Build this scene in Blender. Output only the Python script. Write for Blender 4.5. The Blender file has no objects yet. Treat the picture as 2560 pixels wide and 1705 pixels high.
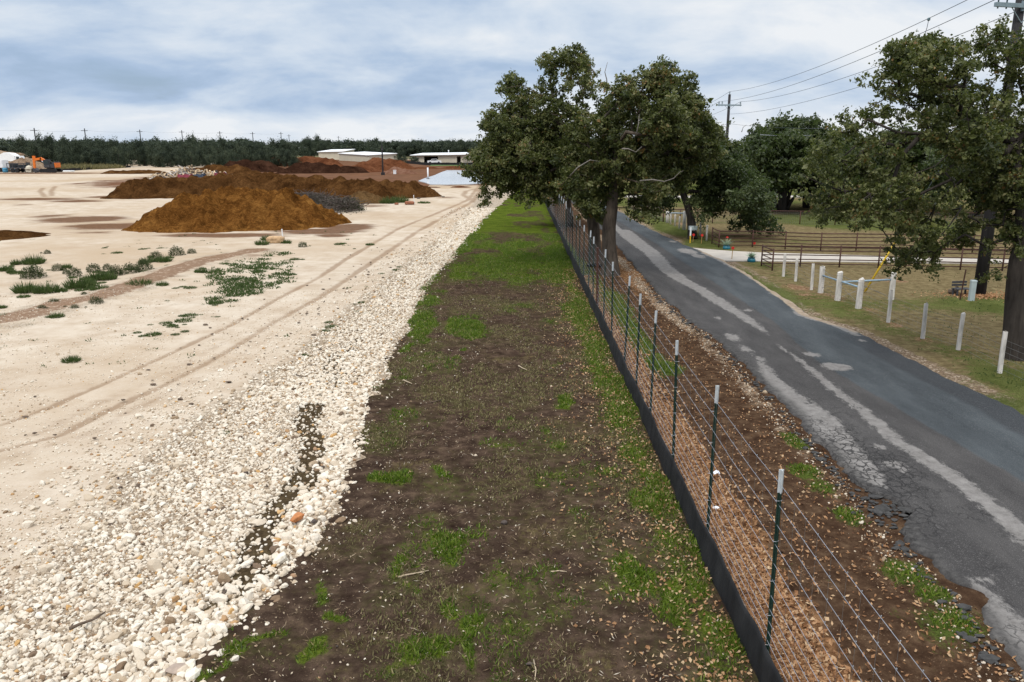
import bpy, math, random
import numpy as np
from mathutils import Vector, Matrix

# ------------------------------------------------------------------ camera, sky, sun, exposure
SC = bpy.context.scene
COL = SC.collection
H = 5.6                                   # drone height
F = 28.0 / 36.0 * 2560.0
CX, CY, HOR = 1280.0, 852.5, 364.0
PITCH = math.atan((CY - HOR) / F)
cam_d = bpy.data.cameras.new("camera")
cam_d.lens = 28.0
cam_d.sensor_width = 36.0
cam_d.clip_start = 0.1
cam_d.clip_end = 12000.0
cam = bpy.data.objects.new("camera", cam_d)
COL.objects.link(cam)
cam.location = (0, 0, H)
cam.rotation_euler = (math.pi / 2 - PITCH, 0, 0)
SC.camera = cam
SC.render.resolution_x, SC.render.resolution_y = 1024, 682
SC.view_settings.view_transform = 'Standard'
SC.view_settings.look = 'None'
SC.view_settings.gamma = 1.0
SC.view_settings.exposure = 0.22
SUN_EL, SUN_AZ = math.radians(52), math.radians(215)   # azimuth from +Y, clockwise

world = bpy.data.worlds.new("World")
SC.world = world
world.use_nodes = True


class NT:
    """tiny node-tree helper"""
    def __init__(s, tree):
        s.t = tree
        s.t.nodes.clear()

    def node(s, kind, **kw):
        n = s.t.nodes.new(kind)
        for k, v in kw.items():
            setattr(n, k, v)
        return n

    def put(s, sock, v):
        if v is None:
            return
        if isinstance(v, bpy.types.NodeSocket):
            s.t.links.new(v, sock)
        elif isinstance(v, (tuple, list)):
            v = tuple(v)
            n = len(sock.default_value)
            sock.default_value = v + (1.0,) if n == 4 and len(v) == 3 else v
        else:
            try:
                sock.default_value = v
            except (TypeError, ValueError):
                sock.default_value = (v, v, v, 1.0)[:len(sock.default_value)]

    def noisec(s, vec, scale, detail=2.0):
        n = s.node('ShaderNodeTexNoise')
        s.put(n.inputs['Vector'], vec); s.put(n.inputs['Scale'], scale); s.put(n.inputs['Detail'], detail)
        return s.vmath('SUBTRACT', n.outputs[1], (0.5, 0.5, 0.5))

    def math(s, op, a, b=None, c=None, clamp=False):
        n = s.node('ShaderNodeMath', operation=op, use_clamp=clamp)
        s.put(n.inputs[0], a); s.put(n.inputs[1], b); s.put(n.inputs[2], c)
        return n.outputs[0]

    def vmath(s, op, a, b=None):
        n = s.node('ShaderNodeVectorMath', operation=op)
        s.put(n.inputs[0], a); s.put(n.inputs[1], b)
        return n.outputs[0]

    def mix(s, f, a, b, blend='MIX'):
        n = s.node('ShaderNodeMix', data_type='RGBA', blend_type=blend)
        s.put(n.inputs[0], f); s.put(n.inputs[6], a); s.put(n.inputs[7], b)
        return n.outputs[2]

    def ramp(s, f, stops, interp='LINEAR'):
        n = s.node('ShaderNodeValToRGB')
        cr = n.color_ramp
        cr.interpolation = interp
        while len(cr.elements) < len(stops):
            cr.elements.new(0.5)
        for e, (p, c) in zip(cr.elements, stops):
            e.position = p
            e.color = (c, c, c, 1) if not isinstance(c, (tuple, list)) else tuple(c) + (1,)
        s.put(n.inputs[0], f)
        return n.outputs[0]

    def step(s, v, lo, hi):
        n = s.node('ShaderNodeMapRange', interpolation_type='SMOOTHSTEP')
        s.put(n.inputs[0], v); s.put(n.inputs[1], lo); s.put(n.inputs[2], hi)
        return n.outputs[0]

    def noise(s, vec, scale, detail=4.0, rough=0.55, dist=0.0):
        n = s.node('ShaderNodeTexNoise')
        s.put(n.inputs['Vector'], vec); s.put(n.inputs['Scale'], scale); s.put(n.inputs['Detail'], detail)
        s.put(n.inputs['Roughness'], rough); s.put(n.inputs['Distortion'], dist)
        return n.outputs[0]

    def vor(s, vec, scale, feature='F1', rnd=1.0):
        n = s.node('ShaderNodeTexVoronoi', feature=feature)
        s.put(n.inputs['Vector'], vec); s.put(n.inputs['Scale'], scale); s.put(n.inputs['Randomness'], rnd)
        return n

    def scale(s, vec, v):
        return s.vmath('MULTIPLY', vec, v)

    def pos(s):
        return s.node('ShaderNodeNewGeometry').outputs['Position']

    def obj(s):
        return s.node('ShaderNodeTexCoord').outputs['Object']

    def attr(s, name):
        return s.node('ShaderNodeAttribute', attribute_name=name).outputs['Fac']

    def bump(s, h, strength=0.5, dist=0.05, normal=None):
        n = s.node('ShaderNodeBump')
        s.put(n.inputs['Height'], h); s.put(n.inputs['Strength'], strength); s.put(n.inputs['Distance'], dist)
        s.put(n.inputs['Normal'], normal)
        return n.outputs[0]


wt = NT(world.node_tree)
sky = wt.node('ShaderNodeTexSky', sky_type='NISHITA')
sky.sun_disc = False
sky.sun_elevation = SUN_EL
sky.sun_rotation = SUN_AZ
sky.air_density = 1.0
sky.dust_density = 1.5
dirn = wt.node('ShaderNodeTexCoord').outputs['Generated']
sep = wt.node('ShaderNodeSeparateXYZ')
wt.put(sep.inputs[0], dirn)
zc = wt.math('MAXIMUM', sep.outputs[2], 0.0)
den = wt.math('ADD', zc, 0.33)
cxy = wt.node('ShaderNodeCombineXYZ')
wt.put(cxy.inputs[0], wt.math('DIVIDE', sep.outputs[0], den))
wt.put(cxy.inputs[1], wt.math('DIVIDE', sep.outputs[1], den))
cl1 = wt.noise(wt.vmath('ADD', wt.scale(cxy.outputs[0], (1.2, 1.35, 1)), (3.7, 1.9, 0.0)), 1.7, 9, 0.56, 0.3)
cl2 = wt.noise(wt.vmath('ADD', wt.scale(cxy.outputs[0], (0.8, 1.8, 1)), (8.1, 4.4, 0.0)), 1.3, 5, 0.52, 0.3)
cl = wt.math('ADD', wt.math('MULTIPLY', cl1, 0.66), wt.math('MULTIPLY', cl2, 0.34))
# thicker bluish deck towards the left, thin bright deck near the horizon
bias = wt.math('MULTIPLY', sep.outputs[0], 0.10)
low = wt.math('MULTIPLY', wt.step(sep.outputs[2], 0.055, 0.02), 0.13)
midw = wt.math('MULTIPLY', wt.math('MULTIPLY', wt.step(sep.outputs[2], 0.09, 0.11), wt.step(sep.outputs[2], 0.19, 0.15)), 0.04)
cl = wt.math('ADD', wt.math('ADD', cl, bias), wt.math('ADD', low, midw))
cloud = wt.ramp(cl, [(0.35, (0.31, 0.44, 0.66)), (0.45, (0.45, 0.57, 0.745)), (0.54, (0.63, 0.72, 0.835)), (0.66, (0.85, 0.88, 0.915))])
cloud = wt.mix(wt.math('MULTIPLY', wt.step(sep.outputs[2], 0.25, 0.6), 0.8), cloud, (0.72, 0.73, 0.74))
boost = wt.math('ADD', 0.86, wt.math('MULTIPLY', wt.step(sep.outputs[2], 0.28, 0.85), 1.35))
cloud = wt.mix(1.0, cloud, boost, 'MULTIPLY')
skyc = wt.mix(1.0, sky.outputs[0], (0.10, 0.10, 0.10), 'MULTIPLY')
gap = wt.math('MULTIPLY', wt.step(cl, 0.45, 0.34), 0.35)
colr = wt.mix(gap, cloud, skyc)
bg = wt.node('ShaderNodeBackground')
wt.put(bg.inputs[0], colr)
bg.inputs[1].default_value = 1.0
wo = wt.node('ShaderNodeOutputWorld')
wt.t.links.new(bg.outputs[0], wo.inputs[0])

sun_d = bpy.data.lights.new("sun", 'SUN')
sun_d.energy = 1.7
sun_d.angle = math.radians(16)
sun_d.color = (1.0, 0.95, 0.88)
sun = bpy.data.objects.new("sun", sun_d)
COL.objects.link(sun)
sdir = Vector((math.sin(SUN_AZ) * math.cos(SUN_EL), math.cos(SUN_AZ) * math.cos(SUN_EL), math.sin(SUN_EL)))
sun.rotation_euler = sdir.to_track_quat('Z', 'Y').to_euler()
sun.location = (0, 0, 60)
SC.cycles.max_bounces = 6
SC.cycles.transparent_max_bounces = 8

# ------------------------------------------------------------------ geometry helpers
RNG = np.random.default_rng(7)
cP, sP = math.cos(PITCH), math.sin(PITCH)


def ray(px, py):
    dx, dy = (px - CX) / F, (py - CY) / F
    return dx, cP - dy * sP, -sP - dy * cP


def G(px, py, z=0.0):
    """photo pixel -> point on the level z"""
    d = ray(px, py)
    t = (z - H) / d[2]
    return np.array([d[0] * t, d[1] * t, z])


def P(px, py, Y):
    """photo pixel -> point on the vertical plane at distance Y"""
    d = ray(px, py)
    t = Y / d[1]
    return np.array([d[0] * t, Y, H + d[2] * t])


def ppm(Y):
    """photo pixels per metre at distance Y"""
    return F / (Y * cP + 3 * sP)


def hash2(ix, iy, seed):
    h = (ix.astype(np.int64) * 374761393 + iy.astype(np.int64) * 668265263 + seed * 974634777) & 0xFFFFFFFF
    h = ((h ^ (h >> 13)) * 1274126177) & 0xFFFFFFFF
    return ((h ^ (h >> 16)) & 0xFFFF) / 65535.0


def vn(x, y, seed=0):
    x = np.asarray(x, float); y = np.asarray(y, float)
    ix, iy = np.floor(x), np.floor(y)
    fx, fy = x - ix, y - iy
    fx = fx * fx * (3 - 2 * fx); fy = fy * fy * (3 - 2 * fy)
    a, b = hash2(ix, iy, seed), hash2(ix + 1, iy, seed)
    c, d = hash2(ix, iy + 1, seed), hash2(ix + 1, iy + 1, seed)
    return (a * (1 - fx) + b * fx) * (1 - fy) + (c * (1 - fx) + d * fx) * fy


def fbm(x, y, seed=0, oct=4, gain=0.5):
    s, a, t = 0.0, 1.0, 0.0
    for o in range(oct):
        s = s + a * vn(x * 2 ** o + 17.3 * o, y * 2 ** o + 9.1 * o, seed + o)
        t += a
        a *= gain
    return s / t          # 0..1, mean .5


def sstep(v, lo, hi):
    t = np.clip((v - lo) / (hi - lo), 0, 1)
    return t * t * (3 - 2 * t)


def tag(o, label=None, cat=None, group=None, kind=None):
    if label: o['label'] = label
    if cat: o['category'] = cat
    if group: o['group'] = group
    if kind: o['kind'] = kind
    return o


def empty(name, loc, label, cat, group=None, rz=0.0):
    o = bpy.data.objects.new(name, None)
    COL.objects.link(o)
    o.location = loc
    o.rotation_euler = (0, 0, rz)
    return tag(o, label, cat, group)


def link(name, me, parent=None, loc=None):
    o = bpy.data.objects.new(name, me)
    COL.objects.link(o)
    if parent: o.parent = parent
    if loc is not None: o.location = loc
    return o


def dup_tree(o, loc=None, rz=None, scale=None, parent=None):
    c = o.copy()
    COL.objects.link(c)
    if parent is not None: c.parent = parent
    if loc is not None: c.location = loc
    if rz is not None: c.rotation_euler = (0, 0, rz)
    if scale is not None: c.scale = (scale, scale, scale) if np.isscalar(scale) else scale
    for ch in list(o.children):
        dup_tree(ch, parent=c)
    return c


def np_mesh(name, V, Fc, mats, attrs=None, smooth=True, mi=None):
    """V (n,3), Fc (m,k) index array or list of such arrays"""
    me = bpy.data.meshes.new(name)
    V = np.ascontiguousarray(V, dtype=np.float32)
    if not isinstance(Fc, list): Fc = [Fc]
    Fc = [np.asarray(f, dtype=np.int32) for f in Fc if len(f)]
    nl = sum(f.size for f in Fc); nf = sum(len(f) for f in Fc)
    me.vertices.add(len(V)); me.vertices.foreach_set('co', V.ravel())
    me.loops.add(nl); me.polygons.add(nf)
    me.loops.foreach_set('vertex_index', np.concatenate([f.ravel() for f in Fc]))
    tot = np.concatenate([np.full(len(f), f.shape[1], np.int32) for f in Fc])
    st = np.concatenate([[0], np.cumsum(tot)[:-1]]).astype(np.int32)
    me.polygons.foreach_set('loop_start', st)
    me.polygons.foreach_set('use_smooth', np.full(nf, bool(smooth)))
    if mi is not None: me.polygons.foreach_set('material_index', np.asarray(mi, dtype=np.int32))
    for m in (mats if isinstance(mats, (list, tuple)) else [mats]): me.materials.append(m)
    for k, a in (attrs or {}).items():
        at = me.attributes.new(k, 'FLOAT', 'POINT')
        at.data.foreach_set('value', np.ascontiguousarray(a, dtype=np.float32))
    me.update(calc_edges=True)
    me.validate()
    return me


def grid_faces(nr, nc):
    i = np.arange(nr * nc).reshape(nr, nc)
    return np.stack([i[:-1, :-1], i[:-1, 1:], i[1:, 1:], i[1:, :-1]], -1).reshape(-1, 4)


class MB:
    """collects simple solids and tubes, builds them as ONE mesh"""
    def __init__(s):
        s.v, s.f, s.m, s.n = [], [], [], 0

    def add(s, V, faces, m=0):
        V = np.asarray(V, float).reshape(-1, 3)
        s.v.append(V)
        for f in faces:
            s.f.append([i + s.n for i in f]); s.m.append(m)
        s.n += len(V)
        return s

    def box(s, c, size, rz=0.0, m=0, rx=0.0, ry=0.0, bevel=0.0, taper=1.0):
        x, y, z = [d / 2 for d in size]
        b = min(bevel, x * .9, y * .9)
        ring = [(-x + b, -y), (x - b, -y), (x, -y + b), (x, y - b), (x - b, y), (-x + b, y), (-x, y - b), (-x, -y + b)] if b > 0 else [(-x, -y), (x, -y), (x, y), (-x, y)]
        k = len(ring)
        V = [(p[0], p[1], -z) for p in ring] + [(p[0] * taper, p[1] * taper, z) for p in ring]
        R = Matrix.Rotation(rz, 3, 'Z') @ Matrix.Rotation(ry, 3, 'Y') @ Matrix.Rotation(rx, 3, 'X')
        V = np.array([R @ Vector(p) for p in V]) + np.asarray(c, float)
        fs = [list(range(k))[::-1], list(range(k, 2 * k))] + [[i, (i + 1) % k, k + (i + 1) % k, k + i] for i in range(k)]
        return s.add(V, fs, m)

    def tube(s, pts, r, sides=6, m=0, cap=True):
        pts = np.asarray(pts, float)
        r = np.broadcast_to(np.asarray(r, float), (len(pts),))
        V = []
        for i, p in enumerate(pts):
            d = pts[min(i + 1, len(pts) - 1)] - pts[max(i - 1, 0)]
            d = d / (np.linalg.norm(d) + 1e-9)
            up = np.array([0, 0, 1.0]) if abs(d[2]) < 0.9 else np.array([1.0, 0, 0])
            a = np.cross(up, d); a /= np.linalg.norm(a)
            b = np.cross(d, a)
            for k in range(sides):
                t = 2 * math.pi * k / sides
                V.append(p + r[i] * (math.cos(t) * a + math.sin(t) * b))
        fs = []
        for i in range(len(pts) - 1):
            for k in range(sides):
                k2 = (k + 1) % sides
                fs.append([i * sides + k, i * sides + k2, (i + 1) * sides + k2, (i + 1) * sides + k])
        if cap:
            fs.append(list(range(sides))[::-1])
            fs.append([(len(pts) - 1) * sides + k for k in range(sides)])
        return s.add(V, fs, m)

    def lathe(s, c, prof, sides=16, m=0):
        c = np.asarray(c, float)
        V = []
        for r, z in prof:
            for k in range(sides):
                t = 2 * math.pi * k / sides
                V.append(c + np.array([r * math.cos(t), r * math.sin(t), z]))
        fs = []
        for i in range(len(prof) - 1):
            for k in range(sides):
                k2 = (k + 1) % sides
                fs.append([i * sides + k, i * sides + k2, (i + 1) * sides + k2, (i + 1) * sides + k])
        fs.append(list(range(sides))[::-1])
        fs.append([(len(prof) - 1) * sides + k for k in range(sides)])
        return s.add(V, fs, m)

    def prism(s, poly, y0, y1, m=0):
        """polygon in the x-z plane extruded along y"""
        k = len(poly)
        V = [(x, y0, z) for x, z in poly] + [(x, y1, z) for x, z in poly]
        fs = [list(range(k)), list(range(k, 2 * k))[::-1]] + [[i, k + i, k + (i + 1) % k, (i + 1) % k] for i in range(k)]
        return s.add(V, fs, m)

    def mesh(s, name, mats, smooth=False):
        me = bpy.data.meshes.new(name)
        V = np.concatenate(s.v)
        me.from_pydata(V.tolist(), [], s.f)
        for mm in (mats if isinstance(mats, (list, tuple)) else [mats]): me.materials.append(mm)
        me.polygons.foreach_set('material_index', np.array(s.m, dtype=np.int32))
        me.polygons.foreach_set('use_smooth', np.full(len(s.f), smooth))
        me.update()
        return me

    def build(s, name, mats, parent=None, loc=None, smooth=False):
        return link(name, s.mesh(name, mats, smooth), parent, loc)


# ------------------------------------------------------------------ materials
def mat(name):
    m = bpy.data.materials.new(name)
    m.use_nodes = True
    return m, NT(m.node_tree)


def finish(nt, color, rough=0.9, normal=None, metallic=0.0, spec=0.3, trans=None):
    b = nt.node('ShaderNodeBsdfPrincipled')
    nt.put(b.inputs['Base Color'], color)
    nt.put(b.inputs['Roughness'], rough)
    nt.put(b.inputs['Metallic'], metallic)
    nt.put(b.inputs['Specular IOR Level'], spec)
    nt.put(b.inputs['Normal'], normal)
    out = nt.node('ShaderNodeOutputMaterial')
    sh = b.outputs[0]
    if trans is not None:
        tr = nt.node('ShaderNodeBsdfTranslucent')
        nt.put(tr.inputs[0], trans)
        mx = nt.node('ShaderNodeMixShader')
        mx.inputs[0].default_value = 0.36
        nt.t.links.new(sh, mx.inputs[1]); nt.t.links.new(tr.outputs[0], mx.inputs[2])
        sh = mx.outputs[0]
    nt.t.links.new(sh, out.inputs[0])


def plain(name, color, rough=0.7, var=0.25, scale=6.0, metallic=0.0, spec=0.35, stretch=(1, 1, 1), bump=0.0):
    m, n = mat(name)
    nz = n.noise(n.scale(n.obj(), stretch), scale, 5, 0.6)
    c = n.mix(n.ramp(nz, [(0.3, 0.0), (0.7, 1.0)]), tuple(v * (1 - var) for v in color), tuple(min(1, v * (1 + var)) for v in color))
    nrm = n.bump(nz, bump, 0.02) if bump else None
    finish(n, c, rough, nrm, metallic, spec)
    return m


# pale crushed limestone yard
M_YARD, n = mat('gravel_yard')
p = n.pos()
big = n.noise(p, 0.06, 5, 0.6)
med = n.noise(p, 0.9, 6, 0.65)
fine = n.noise(p, 9.0, 5, 0.7)
base = n.ramp(med, [(0.32, (0.385, 0.305, 0.225)), (0.52, (0.475, 0.40, 0.315)), (0.7, (0.54, 0.475, 0.39))])
base = n.mix(n.step(big, 0.42, 0.66), base, (0.39, 0.30, 0.21))
base = n.mix(n.math('MULTIPLY', n.step(n.noise(n.scale(p, (1, 0.6, 1)), 0.33, 7, 0.7), 0.5, 0.72), 0.42), base, (0.32, 0.235, 0.165))
base = n.mix(n.math('MULTIPLY', n.step(n.noise(p, 15.0, 4, 0.75), 0.55, 0.75), 0.35), base, (0.22, 0.155, 0.10))
v = n.vor(p, 9.0)
pebc = n.ramp(n.vor(p, 9.0).outputs['Color'], [(0.0, (0.26, 0.19, 0.13)), (0.3, (0.42, 0.35, 0.27)), (0.75, (0.54, 0.48, 0.40)), (1.0, (0.38, 0.27, 0.17))])
gapd = n.vor(p, 9.0, 'DISTANCE_TO_EDGE').outputs['Distance']
pebc = n.mix(n.step(gapd, 0.13, 0.01), pebc, (0.20, 0.15, 0.10))
v2 = n.vor(p, 26.0)
chip = n.math('MULTIPLY', n.step(v2.outputs['Distance'], 0.42, 0.2), n.step(n.noise(p, 2.2, 4, 0.7), 0.42, 0.6))
base = n.mix(n.math('MULTIPLY', chip, 0.55), base, n.ramp(v2.outputs['Color'], [(0.0, (0.16, 0.11, 0.075)), (0.25, (0.46, 0.40, 0.33)), (1.0, (0.55, 0.50, 0.44))]))
peb = n.math('ADD', n.attr('stone'), n.math('MULTIPLY', n.math('SUBTRACT', n.noise(p, 0.8, 5, 0.65), 0.5), 0.9))
pebm = n.step(peb, 0.32, 0.62)
pebc = n.mix(n.attr('under'), pebc, n.ramp(n.noise(p, 12.0, 4, 0.7), [(0.35, (0.19, 0.14, 0.095)), (0.65, (0.40, 0.325, 0.245))]))
c = n.mix(pebm, base, pebc)
dm = n.step(n.math('ADD', n.attr('dirt'), n.math('MULTIPLY', n.math('SUBTRACT', n.noise(p, 1.6, 6, 0.7), 0.5), 1.1)), 0.35, 0.65)
c = n.mix(n.math('MULTIPLY', dm, 0.85), c, n.ramp(n.noise(p, 5.0, 5, 0.7), [(0.3, (0.13, 0.075, 0.045)), (0.55, (0.18, 0.105, 0.064)), (0.68, (0.40, 0.32, 0.245))]))
tm = n.math('MULTIPLY', n.step(n.math('ADD', n.attr('track'), n.math('MULTIPLY', n.math('SUBTRACT', n.noise(p, 2.6, 5, 0.7), 0.5), 0.9)), 0.3, 0.85), 0.6)
c = n.mix(tm, c, (0.19, 0.115, 0.066))
sm = n.step(n.math('ADD', n.attr('stain'), n.math('MULTIPLY', n.math('SUBTRACT', n.noise(n.scale(p, (0.35, 1.6, 1)), 0.9, 6, 0.7), 0.5), 1.0)), 0.35, 0.7)
c = n.mix(n.math('MULTIPLY', sm, 0.88), c, n.ramp(n.noise(p, 3.0, 4, 0.7), [(0.3, (0.06, 0.025, 0.012)), (0.7, (0.145, 0.068, 0.034))]))
gapm = n.step(n.math('ADD', n.attr('gap'), n.math('MULTIPLY', n.math('SUBTRACT', n.noise(p, 4.0, 6, 0.7), 0.5), 0.9)), 0.35, 0.65)
c = n.mix(gapm, c, n.ramp(n.noise(p, 6.0, 5, 0.7), [(0.3, (0.030, 0.020, 0.012)), (0.55, (0.070, 0.050, 0.028)), (0.75, (0.12, 0.092, 0.048))]))
rm = n.step(n.math('ADD', n.attr('red'), n.math('MULTIPLY', n.math('SUBTRACT', n.noise(p, 0.13, 5, 0.7), 0.5), 1.0)), 0.35, 0.65)
c = n.mix(n.math('MULTIPLY', rm, 0.92), c, n.ramp(n.noise(p, 0.35, 5, 0.7), [(0.3, (0.065, 0.025, 0.012)), (0.7, (0.15, 0.066, 0.034))]))
hgt = n.math('ADD', n.math('MULTIPLY', fine, 0.35), n.math('MULTIPLY', n.math('MULTIPLY', n.step(gapd, 0.0, 0.2), pebm), 0.8))
finish(n, c, 0.95, n.bump(hgt, 0.7, 0.03), spec=0.0)

# bare soil with grass in it
def soil_mat(name, soil, grass_a, grass_b, leaf=None, gravel=None, mat_=False):
    m, n = mat(name)
    p = n.pos()
    s1 = n.ramp(n.noise(p, 3.5, 8, 0.7), soil)
    fl = n.vor(n.scale(p, (1.0, 1.0, 1)), 30.0)
    chips = n.math('MULTIPLY', n.step(fl.outputs['Distance'], 0.26, 0.14), n.step(n.noise(p, 1.3, 4, 0.6), 0.44, 0.66))
    chipc = n.ramp(fl.outputs['Color'], [(0.0, (0.12, 0.07, 0.045)), (0.55, (0.24, 0.16, 0.10)), (0.9, (0.5, 0.38, 0.26))])
    c = n.mix(n.math('MULTIPLY', chips, 0.75), s1, chipc)
    if mat_:                                  # thatch of dry grass lying on the soil
        th = n.math('MULTIPLY', n.step(n.noise(p, 0.75, 6, 0.65, 0.6), 0.52, 0.68), n.step(n.noise(n.scale(p, (1, .5, 1)), 16.0, 4, 0.75), 0.38, 0.62))
        c = n.mix(n.math('MULTIPLY', th, 0.75), c, n.ramp(n.noise(p, 3.0, 4, 0.6), [(0.35, (0.062, 0.055, 0.020)), (0.65, (0.14, 0.108, 0.050))]))
        mo = n.math('MULTIPLY', n.step(n.math('ADD', n.noise(p, 0.55, 6, 0.68), n.math('MULTIPLY', n.attr('grass'), 0.35)), 0.46, 0.74), n.step(n.noise(p, 9.0, 4, 0.7), 0.34, 0.62))
        c = n.mix(n.math('MULTIPLY', mo, 0.6), c, n.ramp(n.noise(p, 1.7, 4, 0.6), [(0.35, (0.046, 0.052, 0.015)), (0.65, (0.085, 0.090, 0.028))]))
    if leaf:
        lv = n.vor(n.scale(p, (1, 0.8, 1)), 17.0)
        lm = n.step(n.math('ADD', n.attr('leaf'), n.math('MULTIPLY', n.math('SUBTRACT', n.noise(p, 2.0, 6, 0.7), 0.5), 1.2)), 0.4, 0.62)
        c = n.mix(n.math('MULTIPLY', lm, 0.9), c, n.ramp(lv.outputs['Color'], leaf))
    if gravel:
        gv = n.vor(p, 13.0)
        ge = n.vor(p, 13.0, 'DISTANCE_TO_EDGE').outputs['Distance']
        gm = n.step(n.math('ADD', n.attr('gravel'), n.math('MULTIPLY', n.math('SUBTRACT', n.noise(p, 2.4, 6, 0.75), 0.5), 1.4)), 0.45, 0.6)
        gc = n.mix(n.step(ge, 0.14, 0.02), n.ramp(gv.outputs['Color'], gravel), (0.12, 0.085, 0.06))
        c = n.mix(gm, c, gc)
    gnz = n.math('ADD', n.math('MULTIPLY', n.noise(p, 2.2, 6, 0.7), 0.6), n.math('MULTIPLY', n.noise(n.scale(p, (1, 0.45, 1)), 22.0, 3, 0.7), 0.5))
    gm2 = n.step(n.math('ADD', n.attr('grass'), n.math('MULTIPLY', n.math('SUBTRACT', gnz, 0.55), 1.5)), 0.38, 0.68)
    gcol = n.mix(n.step(n.noise(p, 1.1, 5, 0.65), 0.35, 0.65), grass_a, grass_b)
    gcol = n.mix(n.step(n.noise(p, 40.0, 2, 0.6), 0.35, 0.7), gcol, tuple(v * 0.55 for v in grass_a))
    c = n.mix(n.math('MULTIPLY', gm2, 0.9), c, gcol)
    hh = n.math('ADD', n.noise(p, 7.0, 8, 0.75), n.math('MULTIPLY', gm2, 0.15))
    finish(n, c, 0.95, n.bump(hh, 0.8, 0.05), spec=0.0)
    return m


M_STRIP = soil_mat('grass_strip', [(0.28, (0.018, 0.0105, 0.008)), (0.5, (0.047, 0.031, 0.0225)), (0.72, (0.115, 0.078, 0.054))],
                   (0.060, 0.090, 0.010), (0.110, 0.145, 0.018), mat_=True)
M_VERGE = soil_mat('road_verge', [(0.28, (0.022, 0.012, 0.008)), (0.5, (0.058, 0.034, 0.021)), (0.74, (0.135, 0.087, 0.052))],
                   (0.05, 0.072, 0.016), (0.085, 0.118, 0.022),
                   leaf=[(0.0, (0.05, 0.026, 0.014)), (0.5, (0.17, 0.088, 0.042)), (1.0, (0.33, 0.195, 0.10))],
                   gravel=[(0.0, (0.07, 0.05, 0.035)), (0.5, (0.20, 0.14, 0.09)), (1.0, (0.42, 0.35, 0.27))])
M_PAST = soil_mat('pasture', [(0.28, (0.065, 0.047, 0.024)), (0.5, (0.145, 0.112, 0.058)), (0.74, (0.24, 0.195, 0.105))],
                  (0.062, 0.082, 0.020), (0.125, 0.142, 0.045),
                  leaf=[(0.0, (0.10, 0.055, 0.035)), (0.5, (0.20, 0.115, 0.07)), (1.0, (0.36, 0.25, 0.16))],
                  gravel=[(0.0, (0.13, 0.09, 0.06)), (0.5, (0.25, 0.185, 0.125)), (1.0, (0.42, 0.35, 0.27))])

# worn asphalt
M_ROAD, n = mat('asphalt')
p = n.pos()
f1 = n.noise(p, 45.0, 3, 0.7)
f2 = n.noise(n.scale(p, (1.4, 0.35, 1)), 1.2, 6, 0.65)
dark = n.ramp(f2, [(0.3, (0.031, 0.037, 0.042)), (0.7, (0.068, 0.078, 0.084))])
old = n.ramp(f2, [(0.3, (0.033, 0.031, 0.031)), (0.7, (0.070, 0.066, 0.064))])
c = n.mix(n.step(n.math('ADD', n.attr('old'), n.math('MULTIPLY', n.math('SUBTRACT', n.noise(p, 1.5, 5, 0.7), 0.5), 0.8)), 0.35, 0.65), dark, old)
fresh = n.step(n.math('ADD', n.attr('fresh'), n.math('MULTIPLY', n.math('SUBTRACT', n.noise(p, 0.9, 5, 0.6), 0.5), 0.9)), 0.35, 0.75)
c = n.mix(n.math('MULTIPLY', fresh, 0.72), c, (0.028, 0.030, 0.034))
wm = n.step(n.math('ADD', n.attr('worn'), n.math('MULTIPLY', n.math('SUBTRACT', n.noise(n.scale(p, (1.3, 0.6, 1)), 4.0, 8, 0.8), 0.5), 0.75)), -0.05, 0.06)
wc = n.ramp(n.noise(p, 6.0, 6, 0.7), [(0.3, (0.135, 0.125, 0.117)), (0.7, (0.265, 0.25, 0.237))])
c = n.mix(n.math('MULTIPLY', wm, 0.9), c, wc)
sand = n.step(n.math('ADD', n.attr('sand'), n.math('MULTIPLY', n.math('SUBTRACT', n.noise(p, 1.9, 6, 0.7), 0.5), 1.0)), 0.4, 0.62)
c = n.mix(sand, c, n.ramp(n.noise(p, 5.0, 5, 0.7), [(0.3, (0.19, 0.135, 0.085)), (0.7, (0.38, 0.31, 0.235))]))
agg = n.step(n.noise(p, 70.0, 2, 0.6), 0.56, 0.70)
c = n.mix(n.math('MULTIPLY', agg, 0.35), c, (0.32, 0.31, 0.30))
ce = n.vor(n.vmath('ADD', n.scale(p, (1, .75, 1)), n.scale(n.noisec(p, 5.0, 3.0), (0.30, 0.30, 0))), 6.5, 'DISTANCE_TO_EDGE').outputs['Distance']
ce2 = n.vor(n.vmath('ADD', p, n.scale(n.noisec(p, 9.0, 3.0), (0.16, 0.16, 0))), 14.0, 'DISTANCE_TO_EDGE').outputs['Distance']
ce = n.math('MINIMUM', n.math('DIVIDE', ce, n.math('ADD', 0.35, n.math('MULTIPLY', n.noise(p, 3.0, 3, 0.6), 1.3))), n.math('ADD', n.math('MULTIPLY', ce2, 1.4), n.math('MULTIPLY', n.step(n.noise(p, 2.4, 3, 0.6), 0.58, 0.48), 0.2)))
crack = n.math('MULTIPLY', n.step(ce, 0.095, 0.015), n.step(n.math('ADD', n.attr('crack'), n.math('MULTIPLY', n.math('SUBTRACT', n.noise(p, 2.0, 5, 0.7), 0.5), 0.8)), 0.4, 0.6))
c = n.mix(n.math('MULTIPLY', crack, 0.88), c, (0.025, 0.024, 0.024))
crumble = n.step(n.math('ADD', n.attr('edge'), n.math('MULTIPLY', n.math('SUBTRACT', n.noise(p, 3.0, 6, 0.75), 0.5), 0.9)), 0.3, 0.7)
c = n.mix(n.math('MULTIPLY', crumble, 0.75), c, n.ramp(n.noise(p, 9.0, 5, 0.7), [(0.35, (0.022, 0.021, 0.021)), (0.7, (0.10, 0.095, 0.09))]))
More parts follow.
